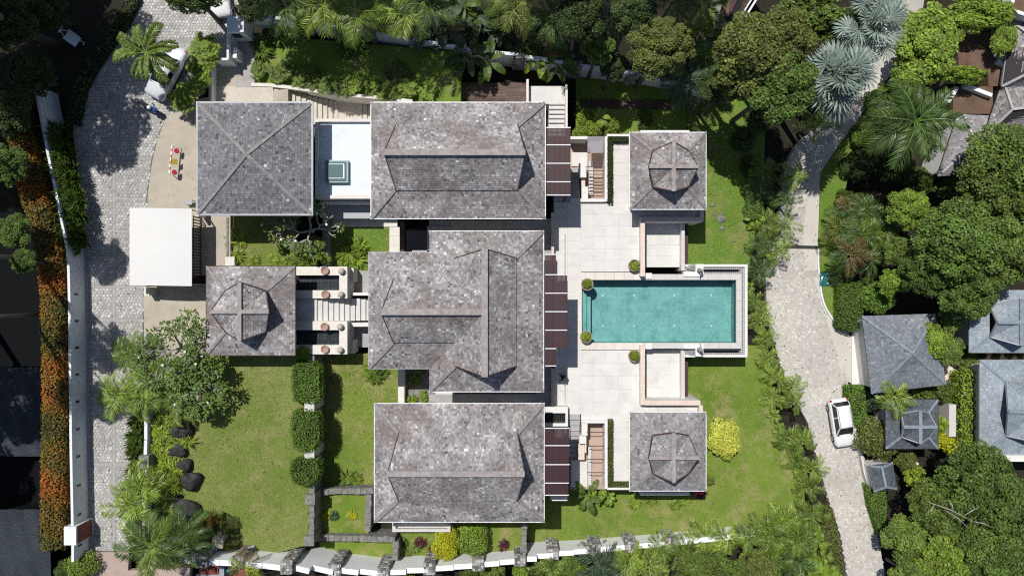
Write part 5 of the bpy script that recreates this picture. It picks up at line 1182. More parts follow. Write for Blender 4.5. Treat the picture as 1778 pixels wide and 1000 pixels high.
def shrub(px, py, z0, r_, h, m, label, kind='ball', name='shrub', group=None, cat='shrub'):
    rx, ry = (r_, r_) if np.isscalar(r_) else r_
    c = W(px, py, z0 + h * 0.6); t = thing(name, (c.x, c.y, z0), label, cat, group)
    q = MB()
    for i in range(4):
        a = 1.57 * i + R.uniform(-0.4, 0.4); q.tube([(c.x, c.y, z0 - 0.05), (c.x + rx * 0.2 * math.cos(a), c.y + ry * 0.2 * math.sin(a), z0 + h * 0.3), (c.x + rx * 0.5 * math.cos(a), c.y + ry * 0.5 * math.sin(a), z0 + h * 0.65)], [0.04, 0.03, 0.012], 5)
    obj('stem', q, 'bark', t)
    o = inst('foliage', R.choice(CR[kind]), t, (0, 0, h * 0.38), (0, 0, 0 if rx != ry else R.uniform(0, 6.28)), (rx, ry, h * 0.62 / 0.75)); use_mat(o, m)
    return t
def palm(px, py, zc, kind, label, zg=None, n=12, s=1.0, m=None, name='palm_tree', group=None, pit=(-0.75, 0.35), trunk=0.11, clump=1, mesh=None, spread=0.5, part='frond', cat='palm'):
    c = W(px, py, zc); z0 = gnd(c, zg); t = thing(name, (c.x, c.y, z0), label, cat, group); tr = MB()
    for k in range(clump):
        a = R.uniform(0, 6.28); ox, oy = (0, 0) if clump == 1 else (spread * math.cos(a) * R.random(), spread * math.sin(a) * R.random()); zt = zc - z0 - (R.uniform(0, 0.35) * (zc - z0) if clump > 1 else 0)
        b = Vector((c.x + ox * 0.5, c.y + oy * 0.5, z0 - 0.1)); e = Vector((c.x + ox, c.y + oy, z0 + zt))
        tr.tube([b, b.lerp(e, 0.5), e], [trunk * 1.3, trunk, trunk * 0.8], 7)
        for i in range(max(5, n // clump)):
            a = 2.399 * i + R.uniform(-0.2, 0.2) + k; f_ = (i + 0.5) / max(5, n // clump); p = pit[0] + (pit[1] - pit[0]) * f_ + R.uniform(-0.1, 0.1)
            o = inst(part, R.choice(mesh or FR[kind]), t, (ox, oy, zt), (R.uniform(-0.25, 0.25), p, a), s * R.uniform(0.82, 1.1))
            if m: use_mat(o, m if isinstance(m, str) else R.choice(m))
    obj('trunk', tr, 'bark' if kind != 'foxtail' else 'pale_bark', t, smooth=True)
    return t
def rosette(px, py, z0, s, kind, m, label, name='plant', group=None, cat='plant', n=1):
    """a clump of strap leaves; n > 1 gives several heads in one clump"""
    c = W(px, py, z0 + 0.3 * s); t = thing(name, (c.x, c.y, z0), label, cat, group)
    for k in range(n):
        a = R.uniform(0, 6.28); d_ = 0 if n == 1 else 0.55 * s * R.random() ** 0.5
        o = inst('leaves', R.choice(RHA if kind == 'rhapis' else ROS[kind]), t, (d_ * math.cos(a), d_ * math.sin(a), R.uniform(0, 0.15)), (0, 0, R.uniform(0, 6.28)), s * R.uniform(0.85, 1.15)); use_mat(o, m)
    return t
def banana(px, py, z0, s, label, m='leaf_bright', n=9, zt=1.2, name='banana_plant', group=None, mesh=None, dry=0):
    c = W(px, py, z0 + zt); t = thing(name, (c.x, c.y, z0), label, 'plant', group); q = MB()
    q.tube([(c.x, c.y, z0 - 0.1), (c.x, c.y, z0 + zt)], [0.12 * s, 0.08 * s], 7); obj('stem', q, 'bark', t)
    for i in range(n):
        o = inst('leaf_blade', R.choice(mesh or PAD), t, (0, 0, zt - 0.15), (R.uniform(-0.2, 0.2), -0.5 + 0.75 * i / n, 2.399 * i + R.uniform(-0.3, 0.3)), s * R.uniform(0.75, 1.1))
        use_mat(o, 'leaf_dry' if i < dry else m)
    return t
def hedge(pts, z, z0, half, m, label, name='hedge', leaf=0.16, dens=120, group=None, seed=1, rag=0.06, warm=None, cat='hedge', closed=False):
    """clipped hedge along a photo polyline (top centre) or filling a closed outline: leaf skin over a dark twiggy core"""
    rs = np.random.RandomState(seed); q = MB()
    if closed:
        P = polypx(pts, z); A = np.array(P); q.prism([tuple(A.mean(0) + (p - A.mean(0)) * 0.93) for p in A], z0, z - 0.1)
        lo, hi = A.min(0), A.max(0); n = int((hi - lo).prod() * dens); xy = rs.uniform(lo, hi, (n, 2)); xy = xy[inpoly(xy, P)]
        T = np.column_stack([xy, np.full(len(xy), z) + rs.uniform(-0.12, rag * 2, len(xy))]); TN = np.tile([0, 0, 1.0], (len(T), 1)); E = [(A[i], A[(i + 1) % len(A)]) for i in range(len(A))]
    else:
        P = np.array(polypx(smooth_line(pts, 4), z)); ribbon([tuple(p) for p in P], half * 0.85, z0, z - 0.12, q); L = []; T = []; E = []
        for a, b in zip(P[:-1], P[1:]):
            l = np.linalg.norm(b - a); u = (b - a) / l; nn = np.array([-u[1], u[0]]); n = int(l * 2 * half * dens); s = rs.uniform(0, l, n); w_ = rs.uniform(-half, half, n)
            T.append(np.column_stack([a + u * s[:, None] + nn * w_[:, None], z - 0.25 * (np.abs(w_) / half) ** 4 + rs.uniform(-0.15, rag * 2, n)])); E += [(a + nn * half, b + nn * half), (b - nn * half, a - nn * half)]
        T = np.concatenate(T); TN = np.tile([0, 0, 1.0], (len(T), 1))
    S = []; SN = []
    for a, b in E:
        l = np.linalg.norm(b - a); u = (b - a) / max(l, 1e-6); nn = np.array([-u[1], u[0]]); n = int(l * (z - z0) * dens); s = rs.uniform(0, l, n)
        S.append(np.column_stack([a + u * s[:, None] + nn * rs.uniform(-rag, rag, (n, 1)), rs.uniform(z0, z, n)])); SN.append(np.tile([nn[0], nn[1], 0.2], (n, 1)))
    Pn = np.concatenate([T] + S); N = np.concatenate([TN] + SN)
    N = unit(N + rs.normal(size=N.shape) * 0.5)
    big = np.sin(Pn[:, 0] * 1.1) * np.cos(Pn[:, 1] * 0.9 + 1) * 0.1
    sh = np.clip(rs.normal(0.5, 0.17, len(Pn)) + big + (0 if warm is None else warm(Pn)), 0, 1)
    c = Pn.mean(0); t = thing(name, (c[0], c[1], z0), label, cat, group); obj('stems', q, 'bark' if False else 'soil', t)
    o = inst('foliage', quads_mesh('foliage', leaves(Pn, N, leaf, rs) - np.array([c[0], c[1], z0]), sh, m), t)
    return t
ORD = ['first', 'second', 'third', 'fourth', 'fifth', 'sixth', 'seventh', 'eighth', 'ninth', 'tenth', 'eleventh', 'twelfth', 'thirteenth', 'fourteenth', 'fifteenth', 'sixteenth', 'seventeenth', 'eighteenth', 'nineteenth', 'twentieth']
# ================================================================== VEGETATION: the planting
# ---- tall shade trees standing outside the picture; only their shadows reach in
for i, (x, y, z, r_) in enumerate([(-37.6, 26.5, 18, 4.2), (-38.6, 20.5, 18, 4.2), (-43, 24, 18, 5), (-46, 22, 17, 5), (-43.5, 31, 18, 5), (-50, 20, 18, 5.5), (-46.5, -3, 17, 3.6), (-52, -9, 17, 5),
                                     (1.5, 28.6, 19, 4.0), (10, 28.2, 18, 4.4), (-20, 24.6, 14, 2.6), (-13, 24.8, 14, 2.6), (-7, 25.0, 14, 2.2)]):
    k = F / (H - z); tree(889 + x * k, 500 - y * k, z, r_, 'fine', 'leaf_dark', 'tall leafy tree outside the frame, shading the picture edge', name='shade_tree', group='tall trees beyond the picture edge', limbs=5)
# slender shade trees left of the drive
for i, (x, y, z, r_) in enumerate([(-38.8, 9.7, 20, 2.0), (-38.5, 2.3, 20, 2.2), (-38.9, -2.2, 20, 1.9)]):
    k = F / (H - z); tree(889 + x * k, 500 - y * k, z, r_, 'fine', 'leaf_dark', 'tall leafy tree outside the frame, shading the picture edge', name='shade_tree', group='tall trees beyond the picture edge', limbs=4)
# ---- top left corner: dark trees in the shade
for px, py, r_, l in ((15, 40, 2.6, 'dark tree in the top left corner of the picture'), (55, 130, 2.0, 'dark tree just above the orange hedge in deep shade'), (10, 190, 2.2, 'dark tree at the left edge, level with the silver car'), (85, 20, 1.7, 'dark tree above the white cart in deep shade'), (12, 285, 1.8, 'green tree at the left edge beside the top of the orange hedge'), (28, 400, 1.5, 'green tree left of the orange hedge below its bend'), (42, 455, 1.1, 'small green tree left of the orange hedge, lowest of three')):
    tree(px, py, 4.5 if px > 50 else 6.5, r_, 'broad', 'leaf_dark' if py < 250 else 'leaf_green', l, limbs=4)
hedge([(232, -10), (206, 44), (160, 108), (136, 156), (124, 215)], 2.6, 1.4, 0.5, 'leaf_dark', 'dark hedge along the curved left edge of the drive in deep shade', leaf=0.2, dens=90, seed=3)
hedge([(14, 165), (22, 200), (33, 240), (42, 290), (55, 340), (74, 400), (85, 460), (90, 540), (92, 640), (92, 740), (90, 850), (89, 955)], 4.4, 0.5, 0.9, 'leaf_orange', 'long tall hedge with orange red leaves left of the white drive wall', leaf=0.16, dens=200, seed=4, rag=0.16,
      warm=lambda P: 0.22 * np.sin(P[:, 1] * 0.75 + 1.0) + 0.14 * np.sin(P[:, 1] * 1.9 + P[:, 0]) + 0.12 * (P[:, 2] > 4.0) - 0.06)
for i, (x, y) in enumerate(((96, 228), (100, 250), (103, 272), (107, 294), (110, 316), (115, 338), (119, 358), (123, 378), (127, 398), (131, 416))):
    rosette(x + 6, y, ZD + 0.9, 1.35, 'spiky', 'leaf_green', 'dark upright leafy plant between white wall and drive, %s from the top of its row' % ORD[i], group='upright plants along the white wall', n=7)
shrub(140, 985, 1.9, 1.5, 1.6, 'leaf_bright', 'round bright green bush at the bottom end of the white drive wall')
shrub(112, 992, 1.5, 1.0, 1.4, 'leaf_green', 'dark green bush left of the round one at the bottom of the drive wall')
# ---- palms and shrubs by the parked cars
palm(254, 92, 7.4, 'foxtail', 'bushy foxtail palm leaning over the silver car by the gate', zg=2, n=11, s=1.0, pit=(-0.4, 0.25), trunk=0.13)
for px, py, s, l in ((358, 82, 1.15, 'largest spiky green palm clump above the gate wall corner'), (362, 108, 0.8, 'dark green palm clump against the left side of the gate wall'), (345, 122, 0.75, 'bright green palm clump right of the silver car'), (322, 176, 1.0, 'bright green palm clump touching the corner of the gate house roof'), (348, 148, 0.75, 'dark green palm clump between two brighter ones beside the silver car')):
    rosette(px, py, ZD + 1.3, s, 'rhapis', 'leaf_bright', l, name='palm_clump', cat='palm', n=4)
tree(335, -4, 7, (2.4, 1.6), 'broad', 'leaf_green', 'tree overhanging the top edge beside the car at the top', zg=2)
# ---- upper garden bed: low fan palms along the cream wall
for i, (x, y) in enumerate(((455, 128), (475, 134), (497, 128), (520, 138), (545, 134), (568, 145), (592, 150), (612, 140), (632, 148), (655, 146), (676, 156), (700, 154), (720, 160), (742, 163))):
    rosette(x, y, ZD - 0.3, 0.88, 'rhapis', 'leaf_bright' if i > 6 else 'leaf_mid', 'low fan palm along the cream garden wall, %s from the left' % ORD[i], name='palm_clump', cat='palm', group='low fan palms of the upper garden', n=2)
for px, py, l in ((453, 82, 'dark shrub in the shaded top left corner of the upper garden'), (480, 70, 'dark shrub under the top wall beside the gate'), (612, 75, 'bright fern below the white top wall in the upper garden')):
    rosette(px, py, ZD - 0.2, 1.3, 'fern', 'leaf_green', l, n=3)
shrub(690, 130, 1.5, 1.3, 0.7, 'leaf_olive', 'low olive bush on the shaded lawn of the upper garden', 'loose')
banana(815, 100, 0.5, 1.1, 'dark broad leaved plant left of the timber deck', 'leaf_dark', n=9, zt=1.0)
banana(845, 106, 0.3, 0.9, 'dark broad leaved plant above the timber deck', 'leaf_green', n=8, zt=1.0)
# ---- jungle along the top edge
J = [('palm', 500, 8, 'royal', 'leaf_palm_dark', 1.0, 'dark feather palm at the top edge right of the gate'), ('palm', 562, 10, 'coco', 'leaf_palm_lime', 1.05, 'bright feather palm at the top edge, left of the pair above the wall'),
     ('palm', 622, 26, 'coco', 'leaf_palm', 0.85, 'feather palm hanging over the white top wall, right of the pair'), ('palm', 668, 2, 'areca', 'leaf_palm_lime', 1.25, 'bright lime palm at the top edge above the banana with the orange leaf'),
     ('palm', 702, 20, 'areca', 'leaf_palm_lime', 1.1, 'lime palm left of the dark bananas at the top'), ('palm', 742, 10, 'royal', 'leaf_palm_dark', 0.8, 'dark feather palm among the bananas at the top edge'),
     ('palm', 892, 8, 'areca', 'leaf_olive', 1.2, 'olive palm at the top edge left of the bare trunk'), ('palm', 1058, 40, 'coco', 'leaf_blue', 0.85, 'grey green drooping palm left of the round tree'),
     ('palm', 1215, 12, 'coco', 'leaf_palm', 0.9, 'feather palm left of the brown roofed house'), ('palm', 1165, 8, 'royal', 'leaf_palm_dark', 0.7, 'dark feather palm above the round tree'), ('palm', 1192, 140, 'areca', 'leaf_blue', 1.2, 'grey green palm over the right end of the white top wall'),
     ('palm', 1240, 105, 'areca', 'leaf_palm_dark', 1.1, 'dark palm between the round tree and the large olive tree'), ('palm', 960, 30, 'royal', 'leaf_palm_dark', 0.75, 'dark feather palm in the jungle left of the bare trunk')]
for k, x, y, kind, m, s, l in J:
    palm(x, y, (8.2 if x < 800 else 6.0) if x < 1000 else 3.0, kind, l, n=12, s=s, m=m, trunk=0.1, clump=3 if kind == 'areca' else 1)
for px, py, s, m, l, dry in ((772, 52, 1.15, 'leaf_blue', 'dark banana clump with one orange leaf above the white top wall', 2), (735, 45, 1.1, 'leaf_blue', 'grey green banana clump left of the one with an orange leaf', 0), (835, 28, 1.1, 'leaf_dark', 'dark banana clump at the top, right of the one with an orange leaf', 0), (868, 55, 1.0, 'leaf_blue', 'dark banana clump above the wall left of the bright one', 0),
                             (938, 100, 0.95, 'leaf_bright', 'bright banana clump with a yellow leaf above the white stairs', 1), (968, 112, 0.9, 'leaf_green', 'banana plant right of the bright clump above the white stairs', 0), (1215, 70, 1.2, 'leaf_green', 'banana plant in the dark gap right of the round tree', 0), (1255, 55, 1.2, 'leaf_mid', 'banana plant below the brown roofed house', 0), (800, 8, 1.0, 'leaf_green', 'banana plant at the top edge above the dark clumps', 0), (905, 68, 1.0, 'leaf_dark', 'dark banana plant behind the bright clump', 0)):
    banana(px, py, float(gz(W(px, py, 1).x, 20)), s, l, m, n=11, zt=2.4, dry=dry)
for px, py, r_, m, kind, z, l in ((880, 22, 1.7, 'leaf_green', 'broad', 3.5, 'green leafy tree in the top jungle near its middle'), (1008, 25, 2.2, 'leaf_dark', 'broad', 8.5, 'dark tree around the bare trunk at the top'), (1040, 85, 1.5, 'leaf_green', 'broad', 5.5, 'small green tree above the shaded right part of the top wall'), (1100, 15, 2.0, 'leaf_dark', 'broad', 8.0, 'dark tree at the top edge above the round tree'), (930, 45, 1.5, 'leaf_dark', 'loose', 3.0, 'dark tree above the bright banana clump'), (440, 12, 1.5, 'leaf_dark', 'broad', 4.5, 'dark tree overhanging the gate block'), (530, 30, 1.3, 'leaf_dark', 'loose', 4.0, 'dark tree behind the top wall right of the gate'), (650, 22, 1.2, 'leaf_dark', 'loose', 3.6, 'dark tree between the bright palms at the top'),
                                  (1065, 118, 1.2, 'leaf_dark', 'broad', 4.0, 'dark tree left of the round tree at the wall'), (1240, 150, 1.5, 'leaf_dark', 'broad', 4.5, 'dark tree under the large olive tree')):
    tree(px, py, z, r_, kind, m, l)
tree(1147, 84, 8.0, (2.65, 2.4), 'fine', 'leaf_olive', 'round dense olive green tree above the upper pool pavilion', flat=0.7)
for px, py, r_, m, z, l in ((1300, 92, 3.2, 'leaf_olive', 9.0, 'large olive green tree right of the brown roofed house'), (1358, 62, 2.5, 'leaf_olive', 9.0, 'olive tree at the top left of the silver palms'), (1352, 150, 2.8, 'leaf_green', 8.5, 'green tree left of the lower silver palm'), (1272, 145, 1.7, 'leaf_olive', 7.0, 'small olive tree at the end of the white top wall')):
    tree(px, py, z, r_, 'broad', m, l, flat=0.85)
tree(1420, 28, 4.5, (3.6, 2.5), 'large', 'leaf_mid', 'large leaved green tree at the top left of the upper silver palm', flat=0.6)
# bare leaning trunk
q = MB(); q.tube([W(1010, 20, 4), W(1000, 45, 3.4), W(985, 62, 2.6), W(975, 72, 1.6)], [0.10, 0.14, 0.17, 0.2], 8); obj('bare_tree', q, 'pale_bark', smooth=True, label='bare grey leaning tree in the dark jungle at the top', cat='tree')
# ---- silver fan palms
for px, py, z, s, n, l in ((1504, 52, 6.0, 1.02, 20, 'upper silver blue fan palm beside the road'), (1440, 142, 6.0, 1.2, 26, 'lower larger silver blue fan palm beside the road'), (1480, 88, 3.8, 0.7, 8, 'small silver fan palm between the two large ones')):
    palm(px, py, z, 'royal', l, zg=-4, n=n, s=s, mesh=FAN, pit=(-1.4, 0.25), trunk=0.22, part='fan_leaf')
palm(1437, 208, 1.0, 'areca', 'lime feather palm under the lower silver fan palm', n=11, s=1.0, clump=2)
# ---- shrubs in the shade left of the road
for px, py, r_, m, l in ((1290, 240, 1.2, 'leaf_dark', 'dark shrub in the shade right of the upper pool pavilion, highest of three'), (1305, 290, 1.1, 'leaf_dark', 'dark shrub right of the upper pool pavilion, middle of three'), (1318, 205, 1.3, 'leaf_dark', 'dark shrub below the large olive tree'), (1120, 205, 0.9, 'leaf_green', 'fern like shrub above the upper pool pavilion roof'), (1310, 365, 1.0, 'leaf_green', 'green shrub at the lawn edge level with the upper sunken court')):
    shrub(px, py, -3.2, r_, 1.4, m, l, 'loose')
q = [(1330, 300, 'leaf_palm'), (1372, 305, 'leaf_palm_lime'), (1322, 335, 'leaf_palm_dark'), (1360, 345, 'leaf_palm_dark'), (1335, 385, 'leaf_palm'), (1364, 398, 'leaf_palm'), (1324, 425, 'leaf_palm_dark'), (1350, 438, 'leaf_palm_lime'), (1320, 466, 'leaf_palm_dark')]
for i, (x, y, m) in enumerate(q):
    palm(x, y, -1.7, 'areca', 'bushy palm at the bend of the lower road above the pool, %s from the top' % ORD[i], n=11, s=0.8, m=m, clump=2, group='palms above the pool beside the road')
for i, (x, y, s, m) in enumerate([(1313, 525, 0.7, 'leaf_palm'), (1322, 552, 0.85, 'leaf_palm_lime'), (1330, 588, 0.8, 'leaf_palm_lime'), (1338, 625, 0.75, 'leaf_palm_lime'), (1348, 655, 0.85, 'leaf_palm_lime'), (1380, 672, 0.8, 'leaf_palm_lime'), (1342, 690, 0.8, 'leaf_palm_lime'), (1376, 700, 0.7, 'leaf_palm'), (1365, 762, 0.95, 'leaf_palm'), (1395, 770, 0.95, 'leaf_palm_lime'), (1382, 800, 0.9, 'leaf_palm'), (1412, 815, 0.95, 'leaf_palm_lime'), (1398, 845, 0.85, 'leaf_palm')]):
    palm(x, y, -2.2, 'areca', 'bushy palm between the lower lawn and the road, %s from the pool downwards' % ORD[i], n=10, s=s * 0.86, m=m, clump=2, group='palms between lower lawn and road')
for i, (x, y) in enumerate([(1300, 500), (1345, 720), (1352, 745)]):
    banana(x, y, -3.2, 0.8, 'broad leaved plant among the palms at the lawn edge, %s from the top' % ORD[i], n=7, zt=0.5, mesh=PADS)
banana(1312, 378, -3.1, 1.3, 'broad leaved plant on the bright lawn beside the upper palms', n=8, zt=0.5, mesh=PADS)
# ---- lower lawn and bottom right
shrub(1259, 763, ZL, (1.62, 2.0), 2.0, 'leaf_palegold', 'round golden yellow bush on the lower lawn beside the pavilion')
rosette(1212, 853, ZL + 0.2, 0.9, 'strap', 'leaf_maroon', 'small dark red flowering plant at the corner of the lower pavilion', n=2)
q = MB(); c = W(1214, 856, -2.2)
for i in range(14): q.lathe((c.x + R.uniform(-0.5, 0.5), c.y + R.uniform(-0.2, 0.2), c.z + R.uniform(-0.2, 0.1)), [(0.02, 0), (0.09, 0.05), (0.02, 0.1)], 6)
obj('pink_blossoms', q, 'pink_flower', label='cluster of crimson blossoms at the lower pavilion corner', cat='flowers', kind='stuff')
shrub(1233, 835, ZL, 0.55, 0.8, 'leaf_olive', 'small dry bush right of the lower pavilion', 'loose')
for i, (x, y, s) in enumerate(((1018, 858, 0.8), (1036, 862, 1.0), (1056, 862, 0.9), (992, 852, 0.8))):
    banana(x, y, ZL + 0.5, s, 'broad leaved plant below the lower sunken court, %s from the right' % ORD[[2, 1, 0, 3][i]], 'leaf_bright' if i else 'leaf_green', n=8, zt=0.7, mesh=PADS if i else PAD)
for i, (x, y) in enumerate(((1105, 866), (1122, 868), (1165, 872), (1188, 866))): rosette(x, y, ZL, 0.9, 'fern', 'leaf_bright', 'fern below the lower pavilion, %s from the left' % ORD[i], n=2)
for i, (x, y, k, m, s) in enumerate([(955, 988, 'areca', 'leaf_palm', 0.9), (1040, 985, 'areca', 'leaf_blue', 1.2), (1090, 975, 'areca', 'leaf_palm_lime', 0.9), (1135, 985, 'areca', 'leaf_palm_lime', 1.0), (1188, 958, 'areca', 'leaf_palm', 0.9), (1222, 942, 'areca', 'leaf_palm_lime', 1.0), (1265, 945, 'areca', 'leaf_palm_lime', 0.9), (1302, 934, 'areca', 'leaf_palm', 0.9), (1336, 928, 'areca', 'leaf_palm', 1.0), (1368, 915, 'areca', 'leaf_palm_lime', 1.0), (1392, 940, 'areca', 'leaf_palm', 1.1), (1410, 905, 'areca', 'leaf_palm', 0.9), (1345, 975, 'areca', 'leaf_palm', 1.0), (1388, 985, 'areca', 'leaf_palm_dark', 1.1), (1150, 960, 'areca', 'leaf_palm', 0.8)]):
    palm(x, y, -0.5, k, 'feather palm below the bottom boundary wall, %s from the left' % ORD[i] if i < 14 else 'small feather palm squeezed between two larger ones below the bottom wall', zg=-5, n=15, s=s, m=m, clump=3, group='palms below the bottom wall')
for px, py, r_, m, kind, l in ((850, 995, 1.4, 'leaf_mid', 'broad', 'green bush at the bottom edge below the south house'), (700, 1000, 1.1, 'leaf_bright', 'loose', 'bright plant at the bottom edge below the stone bed'), (905, 995, 0.9, 'leaf_bright', 'loose', 'lime bush at the bottom edge right of the red soil'), (985, 985, 1.3, 'leaf_mid', 'broad', 'green bush left of the grey green palm at the bottom'), (815, 998, 0.9, 'leaf_mid', 'loose', 'small bush at the bottom edge left of the larger green one'), (1010, 1000, 1.2, 'leaf_green', 'broad', 'dark bush at the bottom edge near the grey green palm')):
    shrub(px, py, -2.5, r_, 2.0, m, l, kind)
tree(1240, 1000, 0, (3.4, 2.2), 'fine', 'leaf_mid', 'dense dark tree at the bottom edge among the palms', zg=-5)
tree(1310, 995, -0.5, 2.0, 'fine', 'leaf_olive', 'olive tree at the bottom edge right of the dense dark one', zg=-5)
for i, (x, y) in enumerate(((1420, 940), (1432, 965), (1405, 972), (1440, 992), (1412, 1000))):
    banana(x, y, -4.2, 1.1, 'large leaved plant beside the lower end of the road, %s from the top' % ORD[i], 'leaf_bright', n=9, zt=1.2, mesh=PADS + PAD[:1])
hedge([(1432, 882), (1446, 882), (1456, 930), (1466, 1010), (1425, 1010), (1424, 930)], -3.0, -4.2, 0.5, 'leaf_olive', 'olive green hedge along the left side of the road near the bottom', closed=True, leaf=0.12, dens=200)
# ---- terrace: clipped strips and pots
hedge([(1056, 239), (1063.5, 239), (1063.5, 352), (1056, 352)], 0.55, -0.2, 0.2, 'leaf_dark', 'narrow clipped box strip beside the upper sunken court', closed=True, leaf=0.075, dens=480)
hedge([(1064.5, 239), (1092, 239), (1092, 246), (1064.5, 246)], 0.5, -0.2, 0.2, 'leaf_dark', 'short clipped box strip left of the upper pavilion roof', closed=True, leaf=0.075, dens=480)
hedge([(1056.5, 729), (1064, 729), (1064, 845), (1056.5, 845)], 0.55, -0.2, 0.2, 'leaf_olive', 'narrow clipped box strip beside the lower sunken court', closed=True, leaf=0.075, dens=480)
hedge([(1065, 838), (1093, 838), (1093, 845), (1065, 845)], 0.5, -0.2, 0.2, 'leaf_olive', 'short clipped box strip left of the lower pavilion roof', closed=True, leaf=0.075, dens=480)
def pot(px, py, l, pr=0.54, m='leaf_lime'):
    p = W(px, py, 0.6); z0 = 0.0; t = thing('planter_pot', (p.x, p.y, z0), l, 'planter', 'round planters round the pool'); c = (p.x, p.y, z0)
    q = MB(); q.lathe(c, [(pr * 0.6, 0), (pr * 0.95, 0.25), (pr, 0.5), (pr * 0.98, 0.6), (pr * 0.86, 0.6), (pr * 0.82, 0.5), (0.1, 0.48)], 24); obj('pot', q, 'mossy_stone' if False else 'clay_grey', t, smooth=True)
    q = MB(); q.lathe((p.x, p.y, 0.47), [(pr * 0.82, 0), (pr * 0.8, 0.04), (0.1, 0.06)], 18); obj('earth', q, 'soil', t)
    for i in range(4):
        a = 1.57 * i; o = inst('plant', R.choice(PADS), t, (0, 0, 0.55), (0, -0.3, a), 0.01)
        bpy.data.objects.remove(o)
    o = inst('plant', R.choice(CR['loose']), t, (0.02, 0.02, 0.6), (0, 0, R.uniform(0, 6)), (pr * 0.85, pr * 0.85, 0.5)); use_mat(o, m)
mat('clay_grey', (0.36, 0.30, 0.25), (0.26, 0.22, 0.185), scale=5, amt=0.8, bmp=0.4)
pot(1102, 461, 'round planter above the pool by the upper sunken court'); pot(1020, 494, 'round planter at the upper left corner of the pool'); pot(1018, 585, 'round planter at the lower left corner of the pool'); pot(1102, 618, 'round planter below the pool by the lower sunken court')
# ---- bed above the upper sunken court
for px, py, m, l in ((1015, 205, 'leaf_lime', 'lime shrub in the bed above the upper sunken court, leftmost'), (1030, 222, 'leaf_lime', 'lime shrub at the white wall above the upper sunken court'), (1060, 218, 'leaf_lime', 'lime shrub right of the large leaf above the upper sunken court'), (1010, 228, 'leaf_bright', 'small shrub at the left end of the bed above the upper sunken court')):
    shrub(px, py, -1.4, 0.9, 1.2, m, l, 'loose')
banana(1043, 205, -1.2, 1.0, 'large round leaved plant in the lime bed above the upper sunken court', 'leaf_bright', n=8, zt=0.9, mesh=PADS)
# ---- planted court beside the gate house
for i, (x, y) in enumerate(((404, 413), (412, 420), (402, 440), (410, 450), (440, 459), (478, 456), (500, 452), (522, 452), (540, 455), (556, 450))): rosette(x, y, ZD - 0.35, 0.8, 'strap', 'leaf_lime' if i < 6 else 'leaf_bright', 'lime strap leaved plant at the edge of the planted court, %s from the left' % ORD[i], group='strap plants of the planted court', n=2)
def frangipani(px, py, zc, r_, label, zg, nl=70, m='leaf_green', seed=1, flowers=10, spr=1.0, limbs=4, per=9):
    """open crown of pale forking branches, with leaf tufts and a few white blossoms at the tips"""
    rs = random.Random(seed); c = W(px, py, zc); t = thing('frangipani_tree', (c.x, c.y, zg), label, 'tree'); q = MB(); tips = []
    def grow(p, d_, l, rad, k):
        e = p + d_ * l; q.tube([p, p.lerp(e, 0.5) + Vector((rs.uniform(-1, 1), rs.uniform(-1, 1), 0)) * l * 0.06, e], [rad, rad * 0.85, rad * 0.7], 5)
        if k == 0: tips.append((e, d_)); return
        for j in range(3 if k > 1 else 2):
            a = rs.uniform(0, 6.28); nd_ = (d_ + Vector((math.cos(a), math.sin(a), rs.uniform(-0.15, 0.35))) * 0.75 * spr).normalized(); grow(e, nd_, l * rs.uniform(0.68, 0.9), rad * 0.7, k - 1)
    b = Vector((c.x, c.y, zg)); h = (zc - zg) * 0.5; q.tube([b, b + Vector((0.1, 0, h))], [0.2, 0.15], 7)
    for j in range(limbs):
        a = 6.283 / limbs * j + rs.uniform(-0.4, 0.4); grow(b + Vector((0.1, 0, h)), Vector((math.cos(a), math.sin(a), 0.55)).normalized(), r_ * 0.36, 0.10, 3)
    obj('branches', q, 'pale_bark', t, smooth=True); V = []; S = []; nr = np.random.RandomState(seed)
    for e, d_ in tips:
        if rs.random() > nl / 100: continue
        n = per; P = np.tile(np.array(e), (n, 1)); a = nr.uniform(0, 6.28, n); dd = np.stack([np.cos(a), np.sin(a), nr.uniform(-0.1, 0.5, n)], 1); P = P + dd * nr.uniform(0.08, 0.04 + 0.02 * per, (n, 1))
        Nn = unit(np.array([0, 0, 1.0]) + dd * 0.3 + nr.normal(size=(n, 3)) * 0.2); b_ = unit(np.cross(Nn, dd)); L = nr.uniform(0.22, 0.36, (n, 1)); V.append(np.stack([P, P + dd * L * 0.55 + b_ * L * 0.22, P + dd * L, P + dd * L * 0.55 - b_ * L * 0.22], 1)); S.append(np.clip(nr.normal(0.5, 0.2, n), 0, 1))
    V = np.concatenate(V) - np.array([c.x, c.y, zg]); inst('leaves', quads_mesh('leaves', V, np.concatenate(S), m), t)
    for e, d_ in rs.sample(tips, min(flowers, len(tips))):
        f_ = MB(); f_.lathe(e + Vector((0, 0, 0.1)), [(0.03, 0), (0.10, 0.05), (0.05, 0.09)], 7); obj('blossom', f_, 'white_flower', t)
frangipani(532, 398, 3.6, 2.6, 'frangipani with bare grey branches and white blossoms in the planted court', ZD - 0.3, nl=40, m='leaf_green', seed=5, flowers=9)
frangipani(488, 388, 3.2, 1.7, 'sparse bare branched frangipani at the left of the planted court', ZD - 0.3, nl=30, m='leaf_olive', seed=6, flowers=2)
frangipani(298, 606, 5.0, 3.3, 'large frangipani with pale branches left of the gate pavilion', ZD, nl=98, m='leaf_green', seed=8, flowers=7, limbs=6, per=17)
frangipani(330, 672, 4.8, 2.5, 'frangipani overhanging the upper lawn beside the black boulders', ZD, nl=98, m='leaf_green', seed=9, flowers=4, limbs=5, per=15)
